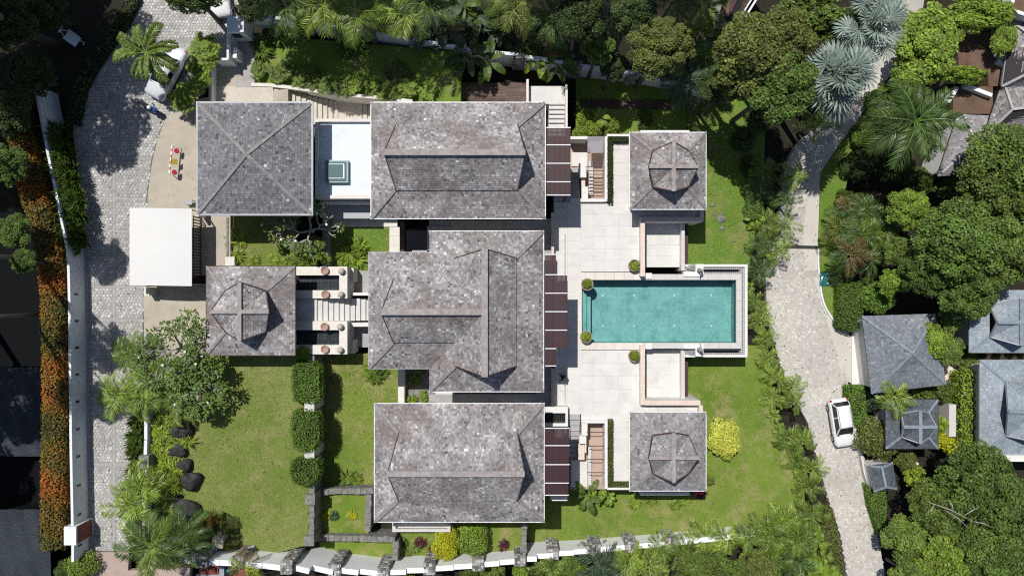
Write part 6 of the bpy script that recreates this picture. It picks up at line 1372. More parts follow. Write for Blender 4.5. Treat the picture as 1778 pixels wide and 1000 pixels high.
for i, (x, y, r_) in enumerate(((545, 425, 0.9), (520, 435, 0.8), (490, 432, 0.5))): shrub(x, y, ZD - 0.35, r_, 0.7, 'leaf_mid', 'low leafy shrub under the bare frangipani, %s from the right' % ORD[i], 'loose')
for i, (x, y) in enumerate(((592, 445), (610, 452), (622, 436))): rosette(x, y, ZM + 0.2, 1.3, 'fern', 'leaf_bright', 'fern on the small square lawn above the basin, %s from the left' % ORD[i], n=2)
# ---- upper lawn and its left border
hedge([(509, 634), (520, 629), (540, 629), (555, 638), (556, 690), (546, 699), (512, 697), (507, 670)], 3.0, 1.9, 0.5, 'leaf_hedge', 'clipped green hedge block on the retaining wall, highest of three', closed=True, leaf=0.115, dens=260, rag=0.17, seed=5)
hedge([(507, 718), (520, 712), (540, 714), (555, 722), (556, 760), (546, 780), (530, 786), (510, 776), (505, 745)], 3.0, 1.9, 0.5, 'leaf_hedge', 'clipped green hedge block on the retaining wall, middle of three', closed=True, leaf=0.115, dens=260, rag=0.17, seed=6)
hedge([(507, 802), (528, 796), (552, 801), (556, 818), (550, 835), (533, 844), (511, 838), (505, 820)], 3.0, 1.9, 0.5, 'leaf_hedge', 'clipped green hedge block on the retaining wall, lowest of three', closed=True, leaf=0.115, dens=260, rag=0.17, seed=7)
shrub(523, 614, 1.9, 0.75, 1.3, 'leaf_lime', 'round yellow green bush below the right corner of the gate pavilion')
for i, (x, y, s, m) in enumerate(((222, 612, 1.0, 'leaf_palm'), (262, 655, 1.1, 'leaf_palm_lime'), (205, 690, 1.1, 'leaf_palm_lime'), (245, 690, 1.15, 'leaf_palm'), (300, 700, 1.0, 'leaf_palm'), (248, 850, 1.15, 'leaf_palm_lime'), (228, 880, 1.2, 'leaf_palm_lime'), (282, 650, 0.9, 'leaf_palm_lime'))):
    palm(x, y, 4.2, 'areca', 'feather palm between the drive and the upper lawn, %s in order from the top' % ORD[[0, 2, 3, 4, 5, 6, 7, 1][i]], zg=2, n=15, s=s, m=m, clump=3, group='palms between drive and upper lawn')
palm(270, 948, 6.6, 'coco', 'large drooping dark palm at the bottom of the drive', zg=2, n=15, s=1.05, m=['leaf_palm', 'leaf_palm_dark', 'leaf_olive'], trunk=0.15)
palm(322, 930, 6.0, 'coco', 'dark palm at the lower left corner of the upper lawn', zg=2, n=12, s=0.85, m='leaf_palm_dark', trunk=0.13)
palm(425, 985, 4.6, 'areca', 'thin yellowing palm behind the bottom wall left of the stone piers', zg=0, n=7, s=0.9, m=['leaf_lime', 'leaf_dry'], trunk=0.06)
for i, (x, y) in enumerate(((270, 738), (285, 728), (275, 752), (292, 748), (268, 768), (284, 772), (272, 792), (288, 794), (300, 800), (270, 812), (286, 815), (304, 818), (276, 834), (295, 838), (318, 770), (310, 735))):
    rosette(x, y, ZD, 1.0, 'strap', 'leaf_lime', 'yellow green strap plant between the white wall and the boulders, %s from the top' % ORD[i], group='yellow green border plants', n=3)
for i, y in enumerate(range(738, 852, 13)): rosette(238, y, ZD, 1.0, 'spiky', 'leaf_green', 'dark spiky plant along the drive edge, %s from the top' % ORD[i], group='spiky plants along the drive edge', n=5)
for px, py, r_, m, l in ((366, 908, 0.75, 'leaf_orange', 'olive bush with red tips above the carved stone, left of the pair'), (396, 912, 0.85, 'leaf_olive', 'round olive bush above the carved stone, right of the pair'), (400, 945, 0.7, 'leaf_olive', 'olive bush right of the carved stone'), (362, 950, 0.6, 'leaf_mid', 'small bush left of the carved stone')):
    shrub(px, py, ZD, r_, 1.0, m, l)
def boulder(px, py, rx, ry, h, label, m='black_rock', zg=ZD, seed=1):
    rs = np.random.RandomState(seed); c = W(px, py, zg + h * 0.5); q = MB(); n, k = 14, 9; v = []; f = []
    for i in range(k + 1):
        for j in range(n):
            th, ph = 2 * np.pi * j / n, np.pi * i / k; d_ = np.array([np.sin(ph) * np.cos(th), np.sin(ph) * np.sin(th), np.cos(ph)])
            s = 1 + 0.13 * np.sin(3 * th + seed) * np.sin(ph) + 0.1 * np.sin(5 * ph + 2 * th + seed * 2) + (rs.uniform(-0.05, 0.05) if 0 < i < k else 0)
            v.append((c.x + d_[0] * rx * s, c.y + d_[1] * ry * s, zg + h * 0.35 + d_[2] * h * 0.65 * s))
    for i in range(k):
        for j in range(n): f.append((i * n + j, (i + 1) * n + j, (i + 1) * n + (j + 1) % n, i * n + (j + 1) % n))
    q.add(v, f, np.clip(rs.uniform(0, 1, len(v)), 0, 1)); obj('boulder', q, m, smooth=True, label=label, cat='boulder', group='black boulders beside the upper lawn')
for i, (x, y, a, b, h, l) in enumerate(((330, 705, 0.6, 0.8, 0.8, 'black boulder under the frangipani, highest of the row'), (314, 745, 0.9, 0.8, 0.9, 'wide black boulder below the frangipani beside yellow green plants'), (308, 782, 0.75, 0.6, 0.7, 'black boulder half covered by yellow green leaves'), (320, 808, 0.62, 0.52, 0.7, 'smooth rounded black boulder, smallest of the middle three'), (330, 835, 0.85, 0.8, 0.9, 'pointed black boulder on the upper lawn'), (312, 862, 0.22, 0.2, 0.25, 'tiny dark stone below the pointed boulder'), (321, 887, 1.15, 0.9, 1.0, 'largest black boulder at the bottom of the row'))): boulder(x, y, a, b, h, l, seed=i + 2)
# ---- middle lawn, bed and south garden
for i, (x, y, m) in enumerate(((618, 828, 'leaf_bright'), (605, 832, 'leaf_mid'), (645, 648, 'leaf_bright'), (660, 655, 'leaf_green'))): rosette(x, y, ZM, 1.0, 'fern', m, ['bright fern above the square bed', 'fern left of the bright one above the square bed', 'fern on the middle lawn beside the main house wall', 'dark fern on the middle lawn nearest the pale courtyard wall'][i], n=3)
for i, (x, y, m) in enumerate(((562, 898, 'leaf_yellow'), (578, 893, 'leaf_blue'), (615, 894, 'leaf_yellow'))): rosette(x, y, ZM + 0.5, 0.6, 'fern', m, 'small plant in the square stone bed, %s from the left' % ORD[i], n=2)
shrub(774, 946, ZM - 0.5, (1.3, 1.75), 2.2, 'leaf_yellow', 'bright yellow bush at the bottom wall below the south house')
shrub(822, 938, ZM - 0.5, (1.6, 1.7), 2.4, 'leaf_bright', 'large green bush touching the bright yellow bush')
for px, py, s, m, l in ((722, 943, 0.9, 'leaf_maroon', 'dark red plant left of the yellow bush'), (748, 955, 0.8, 'leaf_maroon', 'dark red plant touching the yellow bush at the wall'), (870, 943, 0.75, 'leaf_maroon', 'dark red plant right of the large green bush'), (702, 948, 0.8, 'leaf_olive', 'olive plant at the wall left of the dark red ones'), (714, 958, 0.8, 'leaf_mid', 'green plant at the wall between olive and dark red plants')):
    rosette(px, py, ZM - 0.5, s, 'fern', m, l, n=2)
for px, py, s, l in ((722, 652, 0.9, 'bright plant in the courtyard between main and south house, upper one'), (712, 690, 0.8, 'fern in the courtyard between main and south house, lower left'), (735, 690, 0.6, 'small plant in the courtyard between main and south house, lower right')): rosette(px, py, -0.4, s, 'fern', 'leaf_bright', l, n=2)
# ---- right hand side: gardens of the neighbours
tree(1612, 72, 1.2, (3.1, 3.2), 'vine', 'leaf_bright', 'spreading large leaved vine tree beside the top end of the road', zg=-4, flat=0.45)
tree(1588, 122, 0.5, (2.4, 1.8), 'vine', 'leaf_bright', 'lower left part of the large leaved foliage beside the road', zg=-4, flat=0.5)
tree(1695, 25, 1.6, (3.2, 1.7), 'vine', 'leaf_bright', 'large leaved foliage along the top edge right of the road', zg=-4, flat=0.45)
tree(1740, 65, 1.4, (1.2, 1.7), 'vine', 'leaf_bright', 'large leaved foliage right of the brown flat roof', zg=-4, flat=0.5)
tree(1668, 132, 0.8, (2.4, 0.9), 'vine', 'leaf_bright', 'large leaved foliage below the brown flat roof', zg=-4, flat=0.5)
palm(1588, 212, 4.5, 'royal', 'large dark feather palm right of the road verge', zg=-4, n=20, s=1.22, trunk=0.2)
for px, py, r_, m, kind, l in ((1530, 175, 1.6, 'leaf_mid', 'broad', 'green shrub left of the large dark palm, upper one'), (1508, 235, 1.5, 'leaf_green', 'broad', 'dark shrub left of the large dark palm, lower one'), (1493, 290, 1.6, 'leaf_dark', 'broad', 'dark shrub on the verge below the large dark palm'), (1558, 285, 1.9, 'leaf_dark', 'broad', 'dark shrub below the large dark palm'), (1600, 315, 1.6, 'leaf_green', 'broad', 'green shrub between the large dark palm and the feathery tree'), (1542, 160, 1.0, 'leaf_bright', 'loose', 'bright shrub at the white box beside the road'), (1650, 320, 1.2, 'leaf_mid', 'loose', 'shrub beside the grey brown roof'), (1470, 345, 1.0, 'leaf_green', 'broad', 'small shrub on the grass verge beside the road')):
    shrub(px, py, -4.2, r_, 2.6, m, l, kind)
for px, py, r_, z, m, kind, l in ((1735, 285, 3.6, 3.0, 'leaf_mid', 'fine', 'large fine leaved tree at the right edge below the grey roofs'), (1760, 350, 3.0, 2.5, 'leaf_mid', 'fine', 'fine leaved tree at the right edge, below the larger one'), (1575, 362, 2.0, 0.5, 'leaf_bright', 'fine', 'feathery bright green tree in the middle of the right gardens'), (1660, 420, 3.7, 3.0, 'leaf_green', 'fine', 'huge dark green tree above the slate house'), (1735, 430, 3.2, 3.2, 'leaf_mid', 'fine', 'big green tree at the right edge above the blue grey roofs'), (1610, 470, 2.4, 1.5, 'leaf_green', 'fine', 'dark tree left of the huge one above the slate house'), (1680, 500, 2.8, 2.0, 'leaf_green', 'fine', 'dark tree between the slate house and the blue grey pavilion roof'), (1560, 440, 1.5, 0, 'leaf_mid', 'large', 'large leaved tree above the rounded hedge'), (1552, 490, 1.4, -0.5, 'leaf_bright', 'large', 'bright large leaved plant above the slate house roof'), (1705, 355, 2.2, 2.0, 'leaf_mid', 'fine', 'tree between the huge one and the right edge trees')):
    tree(px, py, z, r_, kind, m, l, zg=-4.3)
for i, (x, y, m) in enumerate(((1478, 368, 'leaf_dry'), (1505, 372, 'leaf_palm'), (1462, 402, 'leaf_olive'), (1495, 412, 'leaf_palm'), (1528, 405, 'leaf_palm'), (1475, 440, 'leaf_dry'), (1512, 440, 'leaf_palm_dark'), (1548, 400, 'leaf_palm_dark'))):
    palm(x, y, -1.0, 'areca', 'bushy brownish palm right of the grass verge, %s in order from the top' % ORD[i], zg=-4.3, n=12, s=1.05, m=[m, 'leaf_palm_dark'], clump=2, group='brownish palms right of the verge')
shrub(1462, 478, -4.2, 1.2, 1.9, 'leaf_dark', 'round dark bush on the verge above the bright hedge')
hedge([(1459, 492), (1498, 492), (1498, 545), (1499, 571), (1476, 575), (1458, 568)], -2.6, -4.2, 0.5, 'leaf_hedge', 'bright clipped hedge left of the slate house at the road', closed=True, leaf=0.13, dens=190, rag=0.1, seed=9)
shrub(1522, 515, -4.2, (2.0, 1.8), 2.6, 'leaf_hedge', 'large rounded bright hedge bush above the slate house', 'ball')
for px, py, r_, m, l in ((1625, 590, 1.6, 'leaf_bright', 'frangipani like bright tree at the top right corner of the slate house'), (1650, 555, 1.3, 'leaf_mid', 'green tree right of the slate house roof top'), (1652, 610, 1.3, 'leaf_mid', 'bushy tree between the slate house and the blue grey roofs')):
    tree(px, py, -0.6, r_, 'large', m, l, zg=-4.3, flat=0.6)
hedge([(1472, 671), (1500, 671), (1505, 720), (1482, 742), (1474, 720)], -2.9, -4.2, 0.5, 'leaf_hedge', 'clipped green hedge right of the parked white car', closed=True, leaf=0.13, dens=190, rag=0.1, seed=10)
shrub(1527, 762, -4.2, (2.3, 2.2), 2.6, 'leaf_olive', 'large olive bush below the hedge at the parked white car', 'ball')
shrub(1520, 690, -4.2, 1.4, 1.6, 'leaf_blue', 'grey green shrub between the slate house and the small dark roof', 'loose')
palm(1552, 688, -0.8, 'areca', 'yellow green palm over the lower edge of the slate house roof', zg=-4.3, n=9, s=1.0)
for px, py, r_, m, kind, l in ((1610, 690, 1.2, 'leaf_mid', 'loose', 'green shrub below the slate house, left of two'), (1640, 680, 1.2, 'leaf_mid', 'loose', 'green shrub below the slate house, right of two'), (1650, 770, 1.2, 'leaf_yellow', 'loose', 'yellow shrub right of the small dark roof'), (1632, 740, 0.9, 'leaf_lime', 'loose', 'lime shrub at the corner of the small dark roof'), (1680, 620, 1.5, 'leaf_mid', 'broad', 'dense green bush below the blue grey pavilion roof'), (1575, 800, 1.0, 'leaf_olive', 'loose', 'shrub beside the small shed roof'), (1590, 830, 1.2, 'leaf_lime', 'loose', 'lime shrub below the white stones')):
    shrub(px, py, -4.2, r_, 1.9, m, l, kind)
hedge([(1668, 650), (1702, 640), (1706, 700), (1700, 745), (1690, 785), (1664, 760)], -2.4, -4.2, 0.5, 'leaf_bright', 'broad leafy hedge along the left side of the large blue grey roof', closed=True, leaf=0.2, dens=100, rag=0.15, seed=12)
for px, py, r_, z, m, kind, l in ((1690, 830, 3.4, 1.5, 'leaf_green', 'fine', 'big green tree below the large blue grey roof'), (1740, 870, 3.0, 1.5, 'leaf_green', 'fine', 'big green tree at the right edge near the bottom'), (1625, 880, 2.6, 0.5, 'leaf_mid', 'fine', 'green tree right of the shed with bare branches'), (1570, 935, 2.2, -0.5, 'leaf_mid', 'broad', 'green tree at the road edge near the bottom'), (1640, 965, 2.8, 0.5, 'leaf_bright', 'broad', 'bright green tree at the bottom edge right of the road'), (1700, 950, 3.0, 1.0, 'leaf_green', 'fine', 'green tree at the bottom edge near the right corner'), (1765, 965, 2.4, 1.5, 'leaf_green', 'broad', 'dark tree in the bottom right corner'), (1580, 1000, 2.0, 0, 'leaf_mid', 'broad', 'tree at the bottom edge next to the road')):
    tree(px, py, z, r_, kind, m, l, zg=-4.5)
q = MB()
for a, b in (((1610, 870), (1690, 905)), ((1640, 885), (1680, 915)), ((1672, 896), (1700, 880)), ((1655, 890), (1648, 868)), ((1690, 905), (1720, 915)), ((1622, 876), (1612, 892))): q.tube([W(*a, 2.9), W((a[0] + b[0]) / 2 + 2, (a[1] + b[1]) / 2 - 2, 3.1), W(*b, 3.0)], [0.02, 0.04, 0.02], 6)
obj('bare_branches', q, 'pale_bark', smooth=True, label='bare pale branches sticking out of the trees near the bottom right', cat='branches')
hedge([(1506, 842), (1520, 850), (1538, 850), (1540, 930), (1528, 930), (1512, 880)], -3.0, -4.2, 0.4, 'leaf_hedge', 'clipped hedge along the road below the small shed', closed=True, leaf=0.12, dens=200, seed=14)
# ---- grass blades of the lawns
def grass(poly_px, z, m, dens=90, seed=1, hl=0.075):
    rs = np.random.RandomState(seed); P = polypx(poly_px, z); A = np.array(P); lo, hi = A.min(0), A.max(0); n = int((hi - lo).prod() * dens); xy = rs.uniform(lo, hi, (n, 2)); xy = xy[inpoly(xy, P)]; n = len(xy)
    Pn = np.column_stack([xy, np.full(n, z)]); a = rs.uniform(0, 6.28, n); dd = np.stack([np.cos(a), np.sin(a), rs.uniform(0.35, 1.2, n)], 1) * hl * rs.uniform(0.6, 1.4, (n, 1)); b = np.stack([-np.sin(a), np.cos(a), np.zeros(n)], 1) * 0.02
    V = np.stack([Pn - b, Pn + b, Pn + dd + b * 0.3, Pn + dd - b * 0.3], 1)
    sp = np.sin(xy[:, 0] * 0.7 + seed) * np.sin(xy[:, 1] * 0.6) * 0.12; me = quads_mesh('grass', V, np.clip(rs.normal(0.5, 0.17, n) + sp, 0, 1), m)
    setp(inst('grass', me), kind='stuff')
grass([(280, 620), (536, 620), (536, 945), (470, 960), (300, 960)], ZD - 0.05, 'grass_blade', seed=1)
grass([(556, 614), (692, 614), (692, 702), (660, 702), (660, 852), (556, 852)], ZM, 'grass_blade', seed=2)
grass([(915, 840), (1390, 842), (1390, 895), (1330, 925), (915, 965)], ZL, 'grass_blade', seed=3)
grass([(1192, 600), (1328, 600), (1345, 700), (1360, 770), (1392, 845), (1192, 846)], ZL, 'grass_lush', seed=4)
grass([(1192, 150), (1328, 182), (1323, 330), (1298, 470), (1192, 470)], ZL, 'grass_lush', seed=5)
grass([(570, 394), (676, 394), (676, 440), (640, 470), (570, 470)], ZM + 0.2, 'grass_lush', seed=6)
grass([(692, 905), (910, 905), (910, 978), (692, 983)], ZM - 0.5, 'grass_blade', seed=7); grass([(397, 378), (512, 378), (512, 464), (397, 464)], ZD - 0.35, 'grass_blade', seed=8); grass(VG, ZR + 0.12, 'grass_lush', seed=9)

# ---- fallen leaves on lawns and drive
def litter(poly_px, z, n, seed, m='leaf_fallen'):
    rs = np.random.RandomState(seed); P = polypx(poly_px, z); A = np.array(P); xy = rs.uniform(A.min(0), A.max(0), (n, 2)); xy = xy[inpoly(xy, P)]
    Pn = np.column_stack([xy, np.full(len(xy), z)]); N = unit(np.array([0, 0, 1.0]) + rs.normal(size=Pn.shape) * 0.25); setp(inst('fallen_leaves', quads_mesh('fallen_leaves', leaves(Pn, N, 0.13, rs, droop=0), np.clip(rs.normal(0.5, 0.25, len(Pn)), 0, 1), m)), kind='stuff')
litter([(280, 620), (536, 620), (536, 945), (470, 960), (300, 960)], ZD + 0.03, 200, 1); litter([(556, 614), (692, 614), (660, 702), (660, 852), (556, 852)], ZM + 0.07, 120, 2); litter([(915, 850), (1390, 850), (1330, 925), (915, 965)], ZL + 0.07, 220, 3)
litter([(1192, 600), (1328, 600), (1392, 845), (1192, 846)], ZL + 0.07, 260, 4); litter([(140, 100), (250, 100), (240, 950), (150, 950)], ZD + 0.05, 380, 5); litter([(1345, 250), (1440, 260), (1520, 950), (1460, 950), (1345, 600)], ZR + 0.04, 420, 6); litter([(1195, 200), (1328, 200), (1298, 465), (1195, 465)], ZL + 0.07, 220, 7)
# ================================================================== NEIGHBOURING HOUSES
def hip_house(name, cs, z, rs_, sm, label, zg=-4.5, cap='slate_cap', gut=None, wall='plaster', cat='house', inset=0.88):
    """cs: four photo corners of the eaves, in order; rs_: ridge points (px, py, z) - one for a pyramid, two for a ridge"""
    C = [W(x, y, z) for x, y in cs]; Rg = [W(*p) for p in rs_]; m = sum(C, Vector()) / 4
    t = thing(name, (m.x, m.y, zg), label, cat)
    if len(Rg) == 1: a = b = Rg[0]; sl = [[C[0], C[1], a], [C[1], C[2], a], [C[2], C[3], a], [C[3], C[0], a]]
    else: a, b = Rg; sl = [[C[0], C[1], b, a], [C[1], C[2], b], [C[2], C[3], a, b], [C[3], C[0], a]]
    dk = roof_set(t, sl, sm, 'slates' if 'slate' in sm else 'shingles')
    caps(dk, [(C[0], a), (C[1], b), (C[2], b), (C[3], a)] + ([(a, b)] if len(Rg) > 1 else []), 'hip_cap', cap, 0.2, 0.08)
    q = MB(); q.prism([(m.x + (p.x - m.x) * inset, m.y + (p.y - m.y) * inset) for p in C], zg, z - 0.12); obj('wall', q, wall, t)
    if gut:
        for i in range(4): q = MB(); q.bar(C[i] - Vector((0, 0, 0.06)), C[(i + 1) % 4] - Vector((0, 0, 0.06)), 0.12, 0.12); obj('gutter', q, gut, t)
    return t
hip_house('slate_house', [(1513, 683), (1642, 667), (1624, 545), (1497, 549)], -1.0, [(1584, 613, 0.7)], 'slate', 'blue grey slate hipped house beside the lower road')
sd = hip_house('shed', [(1557, 848), (1550, 803), (1509, 808), (1517, 853)], -2.2, [(1538, 845, -1.5), (1531, 811, -1.5)], 'slate_dark', 'small dark slate gate shed beside the road below the olive bush', cat='shed')
r_ = rectpx(1538, 694, 1628, 778, -1.4); t = house('garden_pavilion', r_, -4.5, 'small dark slate pavilion roof with pointed gables below the slate house', 'pavilion'); cross_gablet(t, *r_, -1.4, 1.1, 0.4, 0.85, 1.45, 'slate_dark', gut='dark_metal', hip='slate_cap', ridge='slate_cap', verge='grey_metal'); body(t, *r_, -4.5, -1.4, 0.5)
r_ = rectpx(1684, 505, 1815, 611, -0.8); t = house('blue_roofed_house', r_, -4.5, 'pale blue grey gabled house at the right edge, upper of two'); cross_gablet(t, *r_, -0.8, 1.35, 0.4, 1.1, 2.0, 'slate_pale', gut='grey_metal', hip='slate_cap', ridge='slate_cap', verge='grey_metal'); body(t, *r_, -4.5, -0.8, 0.5)
r_ = rectpx(1702, 626, 1850, 788, -0.8); t = house('blue_roofed_house', r_, -4.5, 'large pale blue grey gabled house at the right edge, lower of two'); cross_gablet(t, *r_, -0.8, 1.75, 0.38, 1.4, 2.7, 'slate_pale', gut='grey_metal', hip='slate_cap', ridge='slate_cap', verge='grey_metal'); body(t, *r_, -4.5, -0.8, 0.5)
q = MB(); q.box(X(1690, -3), Y(626, -3), -4.8, X(1800, -3), Y(610, -3), -3.0); obj('path', q, 'pink_stone', kind='structure')
q = MB(); q.box(X(1638, -4), Y(664, -4), -4.8, X(1664, -4), Y(612, -4), -4.0); obj('path', q, 'pink_stone', kind='structure')
for i, (x, y) in enumerate(((1705, 618), (1730, 619), (1753, 616), (1772, 615))): shrub(x, y, -3.0, 0.5, 0.6, 'leaf_mid' if i else 'leaf_blue', 'small potted bush on the peach path between the blue grey roofs, %s from the left' % ORD[i], 'loose')
q = MB(); r_ = rectpx(1746, 790, 1830, 801, -0.6); q.box(r_[0], r_[1], -4.5, r_[2], r_[3], -0.6); obj('parapet_wall', q, 'plaster', label='white parapet below the large blue grey house at the right edge', cat='wall')
q = MB(); r_ = rectpx(1648, 702, 1660, 758, -2.6); q.box(r_[0], r_[1], -4.5, r_[2], r_[3], -2.6); obj('garden_wall', q, 'coping', label='pale wall between the small dark pavilion and the leafy hedge', cat='wall')
for i, (x, y, a, b) in enumerate(((1578, 790, 12, 14), (1588, 808, 14, 10), (1580, 822, 12, 6))):
    q = MB(); r_ = rectpx(x - a / 2, y - b / 2, x + a / 2, y + b / 2, -3.9 + 0.1 * i); q.box(r_[0], r_[1], -4.6, r_[2], r_[3], -3.9 + 0.1 * i); obj('white_slab', q, 'plaster', label='white stone slab beside the small shed, %s from the top' % ORD[i], cat='slab')
q = MB(); r_ = rectpx(1479, 584, 1501, 668, -3.9); q.box(r_[0], r_[1], -4.5, r_[2], r_[3], -3.88); obj('pavement', q, 'plaster', kind='structure')
q = MB(); ribbon(polypx([(1494, 778), (1502, 820), (1510, 846)], -3.5), 0.12, -4.5, -3.5, q); obj('road_wall', q, 'coping', label='low pale wall between the road and the small shed', cat='wall')
# houses at the top right
hip_house('grey_roofed_house', [(1850, 150), (1850, 40), (1756, 38), (1740, 150)], 0.5, [(1800, 120, 2.2), (1803, 72, 2.2)], 'shingle', 'grey shingle house at the right edge below the white cornered building', cap='pale_cap', gut='grey_metal')
hip_house('grey_roofed_house', [(1708, 238), (1850, 232), (1850, 132), (1742, 140)], 0.0, [(1758, 190, 1.6), (1850, 180, 1.6)], 'shingle', 'grey shingle house at the right edge with ribbed slopes, above the fine leaved tree', cap='pale_cap', gut='dark_metal')
hip_house('brown_grey_house', [(1628, 306), (1712, 300), (1720, 196), (1668, 186)], -0.8, [(1694, 248, 0.6)], 'shingle_pale', 'pale brown grey shingle roof right of the large dark palm', cap='pale_cap')
fl = thing('flat_roofed_building', W(1690, 120, -4.4), 'building with brown gravel flat roofs and white parapets under the large leaves', 'building')
for b in ((1664, 58, 1726, 128, -0.3), (1655, 150, 1724, 198, -0.4), (1716, 100, 1745, 150, -0.35)):
    q = MB(); r_ = rectpx(*b); q.box(r_[0], r_[1], -4.5, r_[2], r_[3], b[4]); obj('flat_roof', q, 'red_soil', fl)
for a, b in (((1676, 148), (1722, 166)), ((1662, 152), (1646, 178)), ((1733, 106), (1748, 113)), ((1736, 98), (1748, 103))):
    q = MB(); p0, p1 = W(*a, 0.1), W(*b, 0.1); q.bar(p0 - Vector((0, 0, 0.3)), p1 - Vector((0, 0, 0.3)), 0.32, 0.7); obj('parapet', q, 'white_wall', fl)
wc = thing('white_building', W(1790, 0, -4.4), 'white cornered building with a brown flat roof in the top right corner', 'building')
q = MB(); q.prism(polypx([(1757, 15), (1776, -60), (1900, -60), (1900, 60), (1790, 35)], 1.6), -4.5, 1.6); obj('flat_roof', q, 'red_soil', wc)
for k, (o_, z) in enumerate(((0, 2.0), (9, 1.2))):
    for a, b in (((1755 - o_, 17), (1775 - o_, -60)), ((1755 - o_, 17 + o_ * 0.4), (1830, 42 + o_))):
        q = MB(); q.bar(W(*a, z) - Vector((0, 0, 0.3)), W(*b, z) - Vector((0, 0, 0.3)), 0.28, 0.6); obj('parapet', q, 'white_wall', wc)
t = hip_house('brown_house', [(1246, 43), (1283, 33), (1345, -70), (1275, -90)], 1.2, [(1268, 22, 2.0), (1312, -75, 2.2)], 'brown_tile', 'brown tiled house with white gutters at the top edge', cap='verge')
for a, b in (((1243, 21), (1247, 43)), ((1284, 32), (1318, -22)), ((1294, 30), (1328, -24))): q = MB(); q.bar(W(*a, 1.15), W(*b, 1.15), 0.16, 0.14); obj('gutter', q, 'white_metal', t)
